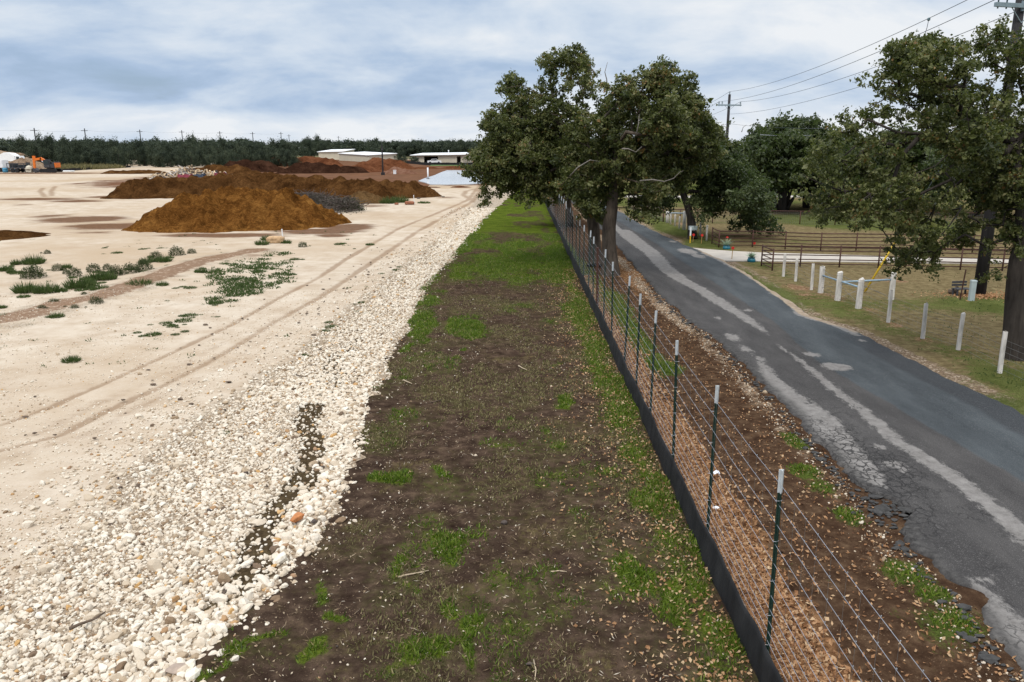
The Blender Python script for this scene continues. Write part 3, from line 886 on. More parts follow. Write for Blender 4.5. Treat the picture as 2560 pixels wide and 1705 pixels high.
ys = ys_geo(4.6, 380, 0.0058)
jag = wob(ys, 13, 0.16, 0.8) + wob(ys, 14, 0.11, 3.5) + wob(ys, 18, 0.05, 11.0)
bite = 0.45 * np.exp(-((ys - G(2160, 1275)[1]) / 0.55) ** 2) + 0.25 * np.exp(-((ys - G(2420, 1500)[1]) / 0.3) ** 2)
xl = at(ROAD_L, ys) - 0.05 + jag + bite
xr = at(ROAD_R, ys) + 0.12 + wob(ys, 15, 0.22, 0.5) + wob(ys, 16, 0.09, 3.0)
u = np.concatenate([np.linspace(0, .1, 14)[:-1], np.linspace(.1, 1, 96)])
crk = ell(2120, 1165, 75, 60)
crk2 = ell(2215, 1290, 60, 35)
sheet('road', ys, xl, xr, len(u), road_z, M_ROAD, {
    'worn': road_worn, 'old': road_old,
    'fresh': lambda X, Y: sstep(X, at(ROAD_R, Y) - 1.3, at(ROAD_R, Y) - 0.5) * sstep(Y, 26, 20) + 0.55 * np.exp(-((Y - 60) / 12) ** 2) * sstep(X, 7.0, 8.0),
    'sand': lambda X, Y: 0.95 * np.exp(-((at(ROAD_R, Y) - X - 0.05) / 0.22) ** 2) * sstep(Y, 22, 25) * sstep(Y, 46, 40),
    'crack': lambda X, Y: 1.1 * np.maximum(crk(X, Y), crk2(X, Y)) + 0.42 * (X < at(ROAD_L, Y) + 1.6) * (Y < 17),
    'edge': lambda X, Y: 1.15 * np.exp(-np.maximum(X - at(ROAD_L, Y) - wob(Y, 13, 0.16, 0.8), 0) / 0.26) + 0.9 * crk2(X, Y)}, u=u)

# pasture east of the road
PG = blobs([(2060, 900, 80, 50), (2270, 975, 120, 45), (2480, 1030, 120, 40), (1900, 720, 50, 30), (1840, 690, 40, 20), (2100, 560, 140, 12), (2230, 555, 110, 16, 1.2), (1680, 575, 30, 9), (1640, 548, 26, 8), (1750, 612, 30, 6),
            (2350, 1010, 100, 35), (2560, 960, 90, 30, .8), (2450, 760, 120, 20, .5), (1780, 470, 140, 8, .9), (1700, 500, 60, 8, .8), (2100, 545, 200, 9)])
PD = blobs([(2050, 745, 70, 14, .9), (2150, 775, 50, 10, .8), (1990, 720, 50, 10, .8), (2225, 812, 26, 7), (2310, 850, 26, 7), (2400, 880, 24, 6), (2505, 940, 24, 7), (2230, 700, 60, 12, .6), (1690, 560, 30, 4, 1.0), (2450, 745, 60, 6, .9),
            (2060, 640, 120, 6, .5)])


def past_z(X, Y, u):
    return 0.03 + 0.10 * (fbm(X * .25, Y * .25, 35, 3) - .5) + 0.03 * (fbm(X * 2, Y * 2, 36, 3) - .5) - 0.05 * np.clip(1 - (X - at(ROAD_R, Y)) / 0.5, 0, 1)


ys = ys_geo(4.6, 420, 0.0105)
u = np.linspace(0, 1, 170) ** 1.5
sheet('pasture', ys, at(ROAD_R, ys) - 0.3, 26 + 1.0 * ys, len(u), past_z, M_PAST, {
    'grass': lambda X, Y: (PG(X, Y) * 0.9 + 0.62 * fbm(X * .25, Y * .25, 73, 3) + 0.25 * np.exp(-((X - at(ROAD_R, Y) - 1.6) / 0.8) ** 2) + 0.25 * sstep(Y, 60, 90)),
    'leaf': PD,
    'gravel': lambda X, Y: 1.0 * np.exp(-((X - at(ROAD_R, Y) - 0.25) / 0.38) ** 2) * (0.65 + 0.5 * fbm(X * .5, Y * .5, 74, 3))}, u=u)

# concrete driveway
top = [(1716, 618), (1760, 622), (1826, 627), (1903, 631), (2080, 636), (2261, 641), (2420, 645), (2640, 650)]
bot = [(1774, 651), (1800, 651), (1869, 652), (1935, 652.5), (2080, 653.5), (2261, 655), (2420, 657), (2640, 660)]
T = np.array([G(*p_, 0.07) for p_ in top]); B = np.array([G(*p_, 0.07) for p_ in bot])
V = np.concatenate([T, B, T - [0, 0, .3], B - [0, 0, .3]]); k = len(T)
fs = [[i, k + i, k + i + 1, i + 1] for i in range(k - 1)] + [[k + i, 3 * k + i, 3 * k + i + 1, k + i + 1] for i in range(k - 1)] + [[i + 1, 2 * k + i + 1, 2 * k + i, i] for i in range(k - 1)] + [[0, 2 * k, 3 * k, k]]
tag(MB().add(V, fs).build('driveway', M_CONC), kind='structure')
# a second pale lane far across the pasture
l = np.array([G(x, y, 0.12) for x, y in [(1560, 487), (1660, 489.5), (1900, 489), (2200, 488), (2200, 492), (1900, 493), (1660, 494), (1560, 492)]])
tag(MB().add(np.concatenate([l, l - [0, 0, .3]]), [list(range(8))[::-1]] + [[i, (i + 1) % 8, 8 + (i + 1) % 8, 8 + i] for i in range(8)]).build('lane', M_CONC), kind='structure')

# settling pond
pw = [(1046, 452), (1062, 456), (1075, 460.5), (1120, 461), (1174, 460), (1215, 457), (1235, 445), (1225, 430), (1180, 425.5), (1118, 425.5), (1104, 430), (1086, 438), (1060, 446)]
pv = np.array([G(x, y, 0.12) for x, y in pw])
pv2 = pv.copy(); pv2[:, 2] = -0.5
k = len(pv)
tag(MB().add(np.concatenate([pv, pv2]), [list(range(k))] + [[i, (i + 1) % k, k + (i + 1) % k, k + i] for i in range(k)]).build('water', M_WATER), kind='structure')


# ------------------------------------------------------------------ stock piles
def pile(name, peaks, m, label, cat='pile', group=None, slope=0.72, res=0.3, nz=0.5, crisp=1.0, seed=0, nscale=0.5, kind=None, fine=0.12):
    """heaped material: peaks = (x, y, height[, slope]); the talus of all peaks is merged"""
    pk = []
    for i, p_ in enumerate(peaks):                      # fill the crest between neighbouring peaks
        pk.append(tuple(p_))
        if i + 1 < len(peaks):
            q_ = peaks[i + 1]
            dd = math.hypot(q_[0] - p_[0], q_[1] - p_[1])
            if dd < 7.5:
                m_ = max(1, int(dd / .55))
                for k_ in range(1, m_):
                    t_ = k_ / m_
                    pk.append(tuple(p_[j] * (1 - t_) + q_[j] * t_ - (.12 * math.sin(math.pi * t_) if j == 2 else 0) for j in range(4)))
    ext = lambda p_: (p_[2] + .75) / p_[3] + 1.6
    x0 = min(p_[0] - ext(p_) for p_ in pk); x1 = max(p_[0] + ext(p_) for p_ in pk)
    y0 = min(p_[1] - ext(p_) for p_ in pk); y1 = max(p_[1] + ext(p_) for p_ in pk)
    nx, ny = int((x1 - x0) / res) + 2, int((y1 - y0) / res) + 2
    X, Y = np.meshgrid(np.linspace(x0, x1, nx), np.linspace(y0, y1, ny))
    wx = (fbm(X * nscale, Y * nscale, seed + 3, 4, .55) - .5) * 1.5
    wy = (fbm(X * nscale, Y * nscale, seed + 9, 4, .55) - .5) * 2.2
    acc = np.zeros_like(X)
    for (a, b, h, s) in pk:
        d = np.hypot(X + wx - a, Y + wy - b)
        hh = h + 0.08 - s * np.sqrt(d ** 2 + 0.35)
        acc = acc + np.exp(np.clip(hh * 6.0, -30, 60))
    z = np.log(acc + 1e-9) / 6.0
    gul = np.abs(fbm(X * nscale * 1.7, Y * nscale * 0.28, seed + 20, 4, .6) - .5) * 1.7
    z = z + nz * (fbm(X * nscale * 2.2, Y * nscale * 2.2, seed, 5, .58) - .5) * sstep(z, 0.0, 0.8) - nz * 0.9 * gul * sstep(z, .1, .7)
    z = z + nz * .22 * (np.abs(fbm(X * 1.3 * nscale / .5, Y * 1.3 * nscale / .5, seed + 31, 3, .6) - .5) * 2 - .4) * sstep(z, .3, .9)
    z = z + fine * (fbm(X * 3.1, Y * 3.1, seed + 5, 3, .65) - .5) * sstep(z, -0.1, 0.3)
    keep = z > -0.25
    z = np.maximum(z, -0.25) + 0.0
    f = grid_faces(ny, nx)
    f = f[keep.ravel()[f].any(1)]
    used = np.unique(f); remap = np.zeros(nx * ny, int); remap[used] = np.arange(len(used))
    V = np.stack([X, Y, z], -1).reshape(-1, 3)[used]
    o = link(name, np_mesh(name, V, remap[f], m))
    return tag(o, label, cat, group, kind)


def pk(px, py, Y, slope=0.72):
    q = P(px, py, Y)
    return (q[0], q[1], q[2], slope)


MG = 'mulch and soil piles across the yard'
pile('mulch_pile', [pk(446, 475, 56.6), pk(458, 470, 57), pk(487, 460, 57), pk(520, 464, 57.5), pk(559, 461, 58), pk(588, 468, 57.5), pk(606, 451, 60), pk(622, 451, 60), pk(650, 467, 58.6), pk(690, 463, 58.6), pk(714, 461, 59), pk(738, 470, 59.5),
                    pk(765, 497, 60), pk(790, 515, 60), pk(806, 532, 59), pk(745, 505, 62), pk(660, 475, 62), pk(560, 475, 61)], M_MULCH_A,
     'nearest and most golden mulch pile, with a lumpy double crest', group=MG, res=0.13, nz=1.0, seed=101, slope=1.0, nscale=.55, fine=.3)
pts = [(318, 453, 90), (336, 436, 91), (370, 434, 91), (408, 434, 92), (446, 433, 92), (490, 431, 92), (530, 428, 92), (570, 426, 92), (609, 425, 92), (650, 426, 92), (690, 428, 92), (746, 429, 92), (800, 432, 92), (847, 435, 91), (890, 436, 90),
       (930, 440, 90), (966, 441, 90), (1000, 440, 91), (1026, 439, 92), (1048, 454, 92), (1062, 470, 92), (905, 447, 88), (940, 453, 87)]
pile('mulch_ridge', [pk(*a) for a in pts], M_MULCH_B, 'long brown mulch ridge running behind the nearest golden pile', group=MG, res=0.2, nz=1.0, seed=131, slope=.66, nscale=.4, fine=.34)
pile('mulch_pile', [pk(912, 468, 81.5), pk(925, 478, 81.5), pk(895, 484, 81), pk(872, 497, 81), pk(940, 492, 81.5)], M_MULCH_T, 'small pale tan pointed pile in front of the long ridge', group=MG, res=0.13, nz=.5, seed=141, slope=.8)
pile('mulch_patch', [(-36.5, 50.8, .12, .16), (-33, 50.8, .14, .16), (-31.2, 50.8, .06, .17)], M_MULCH_B, 'low flat spread of brown mulch at the left edge of the yard', group=MG, res=.2, nz=.25, seed=151)
pile('mulch_berm', [pk(x, 424 - (x - 275) * .02, 168, .45) for x in range(275, 400, 12)], M_MULCH_B, 'thin low brown berm far off left of the lumber heap', group=MG, res=.5, nz=.5, seed=161)
pile('soil_pile', [pk(490, 417, 160), pk(520, 405, 162), pk(560, 405, 162), pk(600, 406, 162), pk(625, 413, 160)], M_MULCH_B, 'rusty brown pile just behind the right end of the lumber heap', group=MG, res=.5, nz=1.2, seed=171, nscale=.25)
pile('compost_pile', [pk(575, 397, 182), pk(610, 394, 182), pk(650, 394, 182), pk(680, 398, 182), pk(698, 410, 180)], M_MULCH_D, 'dark purple brown compost pile below the tree line', group=MG, res=.5, nz=1.2, seed=181, nscale=.2)
pile('soil_ridge', [pk(640, 391, 232), pk(680, 388, 232), pk(720, 388, 232), pk(760, 388, 232), pk(800, 388, 232), pk(832, 392, 230)], M_MULCH_R, 'flat topped rust red ridge in front of the sheds', group=MG, res=.7, nz=1.0, seed=191, nscale=.15)
pile('compost_pile', [pk(735, 401, 172), pk(765, 398, 172), pk(800, 402, 172), pk(835, 405, 172), pk(715, 410, 170), pk(868, 410, 172), pk(895, 412, 174)], M_MULCH_D, 'wide dark chocolate pile with a pale streaked top', group=MG, res=.5, nz=1.2, seed=201, nscale=.2)
pile('soil_pile', [pk(905, 399, 205), pk(940, 391, 205), pk(975, 390, 205), pk(1000, 396, 204), pk(1012, 404, 200), pk(960, 408, 186, .3), pk(905, 408, 182, .3), pk(870, 412, 178, .3)], M_MULCH_R, 'tall rust red pile behind the dark pole', group=MG, res=.5, nz=1.0, seed=211, nscale=.2)
pile('soil_pile', [pk(975, 416, 168), pk(992, 411, 168), pk(1010, 412, 168), pk(1024, 420, 168)], M_MULCH_P, 'small pinkish soil pile between the dark pole and the pond', group=MG, res=.4, nz=.8, seed=221, nscale=.3)
pile('soil_bank', [pk(1120, 416, 205, .3), pk(1160, 415, 205, .3), pk(1200, 415, 203, .3), pk(1235, 418, 195, .3), pk(1080, 417, 205, .3), pk(1045, 418, 205, .3)], M_MULCH_R, 'long low red earth bank along the far shore of the pond', group=MG, res=.6, nz=.5, seed=231, nscale=.2)
pile('soil_pile', [pk(1072, 463, 111.5, .5), pk(1090, 462.5, 111.5, .5)], M_MULCH_R, 'low orange soil hump on the near left shore of the pond', group=MG, res=.3, nz=.3, seed=241)
pile('soil_pile', [pk(1135, 464.5, 111.5, .4), pk(1155, 463, 111.5, .4), pk(1172, 465, 112, .4)], M_MULCH_R, 'low orange soil hump on the near right shore of the pond', group=MG, res=.3, nz=.3, seed=251)
pile('mulch_pile', [pk(699, 592, 49.5, .55)], M_MULCH_T, 'tiny brown mound beside the tan boulder', group=MG, res=.12, nz=.3, seed=261)
pile('rubble_mound', [pk(30, 400, 184, .5), pk(55, 391, 184, .6), pk(75, 391, 184, .6), pk(90, 399, 183, .6), pk(105, 408, 183, .5), pk(8, 404, 184)], M_RUBBLE, 'pale broken stone mound behind the excavator', group='stone and earth heaps at far left', res=.4, nz=1.6, seed=271, nscale=.6)
pile('earth_bank', [pk(-60, 374, 236, .5), pk(-30, 374, 236, .5), pk(0, 374, 236, .5), pk(25, 375, 236, .5), pk(44, 378, 236, .5)], M_RUBBLE, 'flat topped tan earth bank under the trees at the far left', group='stone and earth heaps at far left', res=.7, nz=1.0, seed=281, nscale=.2)

# ------------------------------------------------------------------ vegetation
def unit(v):
    return v / (np.linalg.norm(v, axis=-1, keepdims=True) + 1e-9)


def leaf_quads(C, L, W, rng, up=0.5, dirs=None, nb=None):
    """kite shaped leaves, slightly folded: returns verts (4n,3), faces (n,4)"""
    n = len(C)
    nrm = unit(rng.normal(size=(n, 3)) + np.array([0, 0, up]) + (0 if nb is None else nb))
    a = rng.normal(size=(n, 3)) if dirs is None else dirs
    a = unit(a - nrm * (a * nrm).sum(1, keepdims=True))
    b = np.cross(nrm, a)
    L = np.broadcast_to(L, (n,))[:, None]; W = np.broadcast_to(W, (n,))[:, None]
    fold = nrm * W * rng.uniform(-.35, .35, (n, 1))
    V = np.stack([C - a * L * .5, C + b * W * .5 + a * L * .08 + fold, C + a * L * .5, C - b * W * .5 + a * L * .08 + fold], 1)
    return V.reshape(-1, 3), np.arange(4 * n).reshape(n, 4)


def skeleton(base, trunk, clusters, R, rng, step=0.55, wander=0.16, rtip=0.011, pw=0.48, fork=None):
    """grow limbs from the trunk to every leaf cluster"""
    pos = [np.asarray(p_, float) for p_ in trunk]
    par = [-1] + list(range(len(trunk) - 1))
    plen = [0.0] * len(trunk)
    first = max(0, len(trunk) - 3) if fork is None else fork
    order = np.argsort(np.linalg.norm(clusters - pos[-1], axis=1))
    tips = []
    for ci in order:
        c = clusters[ci]
        A = np.array(pos)
        d = np.linalg.norm(A - c, axis=1)
        cost = d + 0.30 * np.array(plen) + np.where(A[:, 2] > c[2] + 0.8, 0.6, 0)
        cost[:first] += 5
        j = int(np.argmin(cost))
        k = max(1, int(round(d[j] / step)))
        p0 = pos[j]; prev = j
        off = rng.normal(size=3) * wander * d[j]
        for s in range(1, k + 1):
            t = s / k
            q = p0 * (1 - t) + c * t + off * math.sin(math.pi * t) + (rng.normal(size=3) * wander * .25 if s < k else 0)
            q[2] += 0.10 * d[j] * math.sin(math.pi * t)
            pos.append(q); par.append(prev); plen.append(plen[prev] + np.linalg.norm(q - pos[prev])); prev = len(pos) - 1
        tips.append(prev)
    n = len(pos)
    cnt = np.zeros(n)
    for t in tips: cnt[t] += 1
    for i in range(n - 1, 0, -1): cnt[par[i]] += cnt[i]
    r = rtip * np.maximum(cnt, 1) ** pw
    r = r * min(1.0, R * 0.72 / r[len(trunk) - 1]) if r[len(trunk) - 1] > R * .72 else r
    nt = len(trunk)
    prof = np.linspace(1.0, 0.8, nt)
    if fork is not None: prof[fork:] = np.linspace(prof[fork], .38, nt - fork)
    prof[0] = 1.45; prof[1] = 1.12 if nt > 2 else 1
    r[:nt] = R * prof
    return np.array(pos), np.array(par), r, tips


def limb_mesh(pos, par, r, nt, sides=6):
    kids = [[] for _ in pos]
    for i, p_ in enumerate(par):
        if p_ >= 0: kids[p_].append(i)
    mb = MB()
    done = set()
    for i in range(len(pos)):
        if i == 0 or par[i] < 0: starts = [0] if i == 0 else []
        else: starts = []
        for k in kids[i]:
            main = max(kids[i], key=lambda q: r[q])
            if k == main and i != 0: continue
            chain = [i, k]
            while kids[chain[-1]]:
                chain.append(max(kids[chain[-1]], key=lambda q: r[q]))
            rr = np.array([r[c] for c in chain])
            if i != 0: rr[0] = min(rr[0], rr[1] * 1.25)
            mb.tube([pos[c] for c in chain], rr, sides if rr[0] > .06 else 4, cap=False)
    return mb


def crown_points(blobs_w, n, dmin, rng, hollow=0.25, hole=0.0):
    """spread cluster centres through the spheres, thinner in the middle"""
    B = np.asarray(blobs_w, float)
    w = B[:, 3] ** 1.9
    queue = [i for i in range(len(B)) for _ in range(1 + int(B[i, 3] > .35))]
    pts = np.zeros((0, 3))
    tries = 0
    while len(pts) < n and tries < n * 40:
        tries += 1
        b = B[queue.pop() if queue else rng.choice(len(B), p=w / w.sum())]
        d = unit(rng.normal(size=3)) * b[3] * rng.uniform(hollow, 1) ** 0.55
        q = b[:3] + d
        if not queue and fbm(q[0] * .85 + q[2] * .55, q[1] * .85 - q[2] * .6, 97, 2) < hole: continue
        if len(pts) == 0 or np.min(((pts - q) ** 2).sum(1)) > dmin ** 2:
            pts = np.vstack([pts, q])
    return pts


def make_tree(name, label, blobs_w, trunk, R, n_cl, dmin, n_leaf, leaf, rc, leaf_m, bark_m, seed, cat='tree', group=None, sides=8, up=0.5, tint=0.15, dead=None, flat=0.75, fork=None, hole=0.45):
    rng = np.random.default_rng(seed)
    trunk = [np.asarray(t, float) for t in trunk]
    root = empty(name, tuple(trunk[0]), label, cat, group)
    cl = crown_points(blobs_w, n_cl, dmin, rng, hole=hole)
    pos, par, r, tips = skeleton(trunk[0], trunk, cl, R, rng, fork=fork)
    mb = limb_mesh(pos, par, r, len(trunk), sides)
    o = mb.build('trunk', bark_m, root, smooth=True)
    o.location = -trunk[0]
    # leaves in tufts round each cluster, made of small sprays
    sp = 5
    C = []
    T = []
    NB = []
    for c in cl:
        k = rng.integers(int(n_leaf * .55), int(n_leaf * 1.35))
        cen = c + rng.normal(size=(sp, 3)) * rc * np.array([.8, .8, .8 * flat])
        q = cen[rng.integers(0, sp, k)] + rng.normal(size=(k, 3)) * rc * .40 * np.array([1, 1, flat])
        C.append(q)
        NB.append(unit(q - c) * .9)
        T.append(np.clip(rng.normal(.45, .2, k) + rng.normal(0, tint), 0, 1))
    C = np.concatenate(C); T = np.concatenate(T)
    L = leaf * np.exp(rng.normal(-.03, .32, len(C)))
    V, Fq = leaf_quads(C, L, L * rng.uniform(.5, .75, len(C)), rng, up, nb=np.concatenate(NB))
    me = np_mesh('crown', V, Fq, leaf_m, {'tint': np.repeat(T, 4)}, smooth=False)
    o = link('crown', me, root); o.location = -trunk[0]
    for dp in (dead or []):
        m2 = MB()
        m2.tube(dp, np.linspace(.032, .008, len(dp)), 5)
        b = m2.build('dead_branch', M_DEAD, root, smooth=True); b.location = -trunk[0]
        b['label'] = 'bare grey branch'
    return root


def pxb(lst, Y, spread=1.0, seed=0):
    """crown lobes outlined in the photo, given a real depth around distance Y"""
    rng = np.random.default_rng(seed)
    out = []
    for b in lst:
        y = Y + (b[3] if len(b) > 3 else rng.uniform(-1, 1) * spread)
        q = P(b[0], b[1], y)
        out.append((q[0], q[1], q[2], (b[2] if b[2] < 36 else 36 + (b[2] - 36) * .72) / ppm(y)))
    return out


def depth_fill(bl, n, ry, seed):
    """mirror lobes in depth so that the crown is round from every side"""
    rng = np.random.default_rng(seed)
    B = np.array(bl)
    c = B[:, :3].mean(0)
    out = list(bl)
    for i in range(n):
        b = B[rng.integers(len(B))]
        fx = 1 - 0.45 * rng.random()
        out.append((c[0] + (b[0] - c[0]) * fx * .7, c[1] + rng.uniform(.45, 1) * ry * rng.choice([-1, 1]), c[2] + (b[2] - c[2]) * fx * .75, b[3] * rng.uniform(.6, .9)))
    return out


# the big oaks by the fence
b1 = pxb([(1571, 228, 34), (1513, 245, 44), (1540, 262, 40), (1600, 250, 45), (1647, 208, 46), (1662, 196, 30), (1690, 235, 46), (1712, 275, 42), (1700, 300, 40), (1752, 290, 14), (1770, 290, 10), (1772, 325, 20), (1796, 332, 11), (1790, 350, 14), (1758, 340, 30), (1740, 315, 34),
          (1475, 317, 60), (1540, 320, 70), (1571, 310, 85), (1640, 300, 70), (1667, 330, 77), (1456, 400, 60), (1533, 386, 77), (1600, 400, 70), (1650, 405, 70), (1700, 390, 60), (1750, 375, 42), (1609, 482, 40), (1640, 455, 50), (1690, 445, 45), (1595, 535, 18), (1612, 545, 12), (1505, 535, 20),
          (1480, 500, 34), (1462, 522, 20), (1530, 470, 34), (1440, 460, 50), (1625, 515, 20)], 35, 1.6, 3)
b1 = depth_fill(b1, 10, 3.4, 5)
tr1 = [G(1526, 691, -.05)] + [P(x, y, 35.0) for x, y in [(1526, 660), (1523, 620), (1522, 590), (1523, 562), (1530, 520), (1533, 475), (1530, 430), (1540, 385)]]
dead1 = [[P(1516, 232, 34.5), P(1517, 200, 34.4), P(1512, 180, 34.4), P(1519, 155, 34.3)], [P(1556, 222, 34.5), P(1553, 203, 34.4), P(1558, 188, 34.4)], [P(1580, 210, 34), P(1588, 195, 34), P(1596, 186, 34)],
         [P(1600, 452, 32.6), P(1632, 449, 32.3), P(1660, 454, 32.2), P(1684, 446, 32.0), P(1700, 430, 31.9), P(1708, 427, 31.8)], [P(1425, 440, 32.5), P(1445, 418, 32.3), P(1475, 400, 32.4), P(1500, 404, 32.6)],
         [P(1555, 372, 31.9), P(1570, 372, 31.8), P(1590, 380, 31.9), P(1605, 366, 31.9)], [P(1590, 340, 31.9), P(1596, 312, 31.8), P(1598, 286, 31.8)]]
make_tree('oak_tree', 'large oak with a forked trunk between the tall wire fence and the road', b1, tr1, .33, 560, .34, 165, .118, .235, M_LEAF, M_BARK, 11, group='oaks along the fence line', sides=10, dead=dead1, fork=4, hole=.44)
b2 = pxb([(1448, 142, 24), (1465, 150, 30), (1440, 165, 30), (1473, 180, 26), (1420, 148, 18), (1387, 152, 22), (1375, 165, 16), (1358, 152, 10), (1440, 195, 20), (1475, 205, 16), (1378, 205, 22), (1362, 218, 18), (1370, 235, 18), (1395, 225, 16), (1280, 208, 22), (1262, 226, 14), (1300, 238, 26), (1325, 255, 22), (1278, 200, 12),
          (1290, 262, 20), (1312, 275, 22), (1340, 262, 12), (1253, 290, 20), (1238, 302, 20), (1225, 325, 22), (1260, 315, 20), (1290, 308, 16), (1230, 345, 18), (1400, 265, 18), (1420, 285, 24), (1388, 285, 22), (1341, 330, 60), (1385, 330, 55), (1310, 330, 40), (1265, 367, 48), (1380, 386, 57),
          (1330, 390, 55), (1210, 385, 24), (1180, 410, 26), (1172, 430, 14), (1200, 425, 22), (1226, 443, 26), (1245, 420, 40), (1220, 470, 14), (1211, 490, 11), (1235, 478, 13), (1215, 505, 7), (1311, 430, 48), (1303, 478, 22), (1345, 455, 36), (1270, 445, 30), (1300, 500, 8), (1430, 330, 45), (1430, 390, 50), (1400, 440, 40),
          (1460, 235, 16), (1450, 270, 22)], 38, 1.6, 4)
b2 = depth_fill(b2, 8, 3.4, 6)
tr2 = [G(1487, 670, -.05)] + [P(x, y, 38.0) for x, y in [(1487, 640), (1486, 600), (1484, 565), (1480, 540), (1470, 500), (1460, 450), (1440, 390), (1435, 330)]]
make_tree('oak_tree', 'tall spreading oak behind the forked one, its limbs reaching over the gravel edge', b2, tr2, .31, 480, .34, 160, .118, .235, M_LEAF, M_BARK, 12, group='oaks along the fence line', sides=10, fork=4, hole=.45)
b3 = depth_fill(pxb([(1426, 440, 40), (1390, 450, 34), (1450, 420, 44), (1400, 490, 18), (1340, 470, 22), (1365, 440, 30), (1330, 440, 24)], 57, 1.5, 7), 8, 2.6, 8)
make_tree('oak_tree', 'smaller oak with a thin trunk, farthest of those by the fence', b3, [G(1426, 568, -.05)] + [P(x, y, 56.6) for x, y in [(1426, 548), (1424, 525), (1422, 500)]], .2, 150, .5, 110, .2, .45, M_LEAF, M_BARK, 13, group='oaks along the fence line')

# the oak at the right edge
b4 = pxb([(2225, 125, 16), (2260, 130, 26), (2300, 128, 36), (2350, 120, 40), (2395, 112, 34), (2440, 108, 24), (2475, 85, 22), (2500, 92, 18), (2550, 112, 22), (2600, 130, 50), (2245, 160, 30), (2300, 170, 46), (2360, 170, 60), (2430, 160, 60), (2510, 150, 60), (2580, 170, 80),
          (2190, 200, 14), (2175, 212, 12), (2205, 225, 20), (2235, 205, 24), (2225, 250, 24), (2195, 252, 14), (2260, 250, 36), (2300, 230, 50), (2370, 240, 60), (2440, 250, 70), (2540, 260, 80), (2620, 280, 90),
          (2150, 285, 14), (2172, 290, 16), (2165, 310, 16), (2210, 300, 22), (2250, 310, 36), (2110, 310, 15), (2085, 325, 14), (2065, 345, 14), (2130, 335, 20), (2180, 345, 34), (2230, 360, 45), (2300, 330, 60), (2380, 340, 70), (2470, 350, 80), (2570, 370, 90),
          (2050, 375, 26), (2090, 385, 34), (2040, 410, 26), (2025, 440, 20), (2060, 450, 34), (2110, 440, 46), (2170, 430, 60), (2240, 440, 70), (2320, 430, 80), (2410, 440, 80), (2500, 460, 90), (2600, 480, 90),
          (2040, 490, 24), (2080, 510, 34), (2130, 510, 44), (2190, 510, 46), (2250, 520, 50), (2310, 520, 60), (2380, 530, 60), (2450, 540, 50), (2540, 560, 50), (2600, 580, 60), (2060, 545, 12), (2150, 560, 18), (2200, 560, 22),
          (2260, 575, 26), (2300, 590, 30), (2350, 590, 30), (2400, 590, 26), (2235, 625, 18), (2260, 645, 18), (2225, 650, 12), (2290, 640, 20), (2320, 635, 20), (2236, 680, 7), (2310, 665, 12), (2240, 662, 14), (2470, 600, 16), (2560, 640, 20), (2480, 680, 8)], 20.5, 1.5, 9)
b4 = depth_fill(b4, 10, 3.0, 10)
tr4 = [G(2534, 900, -.05)] + [P(x, y, 20.8) for x, y in [(2533, 860), (2534, 800), (2537, 740), (2541, 690), (2546, 650), (2560, 600), (2555, 520), (2540, 440), (2545, 350)]]
make_tree('oak_tree', 'large oak with a thick dark trunk at the right edge, beside the white posts', b4, tr4, .245, 620, .28, 155, .080, .175, M_LEAF, M_BARK_D, 14, group='oaks in the pasture', sides=12, up=.3, fork=5, hole=.47)

# the oak across the road and the oaks in the pasture
b5 = pxb([(1660, 420, 34), (1690, 400, 40), (1730, 385, 40), (1770, 400, 42), (1695, 440, 36), (1650, 470, 30), (1670, 500, 18), (1775, 450, 44), (1800, 440, 50), (1790, 400, 40), (1840, 440, 40), (1850, 480, 46), (1800, 500, 46), (1760, 510, 30), (1757, 543, 11), (1792, 526, 12), (1822, 508, 22), (1870, 512, 28),
          (1900, 530, 20), (1862, 548, 13), (1895, 562, 14), (1925, 556, 15), (1932, 582, 8), (1880, 480, 34), (1915, 510, 26), (1846, 556, 9), (1625, 505, 12), (1820, 400, 34), (1755, 350, 26), (1795, 365, 24), (1768, 495, 24)], 49.5, 2.0, 15)
b5 = depth_fill(b5, 7, 3.5, 16)
tr5 = [G(1731, 600, -.05)] + [P(x, y, 49.5) for x, y in [(1730, 575), (1726, 540), (1718, 510), (1708, 485), (1712, 460)]]
make_tree('live_oak_tree', 'dark live oak leaning beside the road with its trunk tied by a grey band', b5, tr5, .25, 380, .44, 190, .15, .36, M_LEAF_L, M_BARK_D, 17, group='oaks in the pasture', dead=[[P(1854, 330, 49), P(1858, 318, 49), P(1866, 312, 49)]])


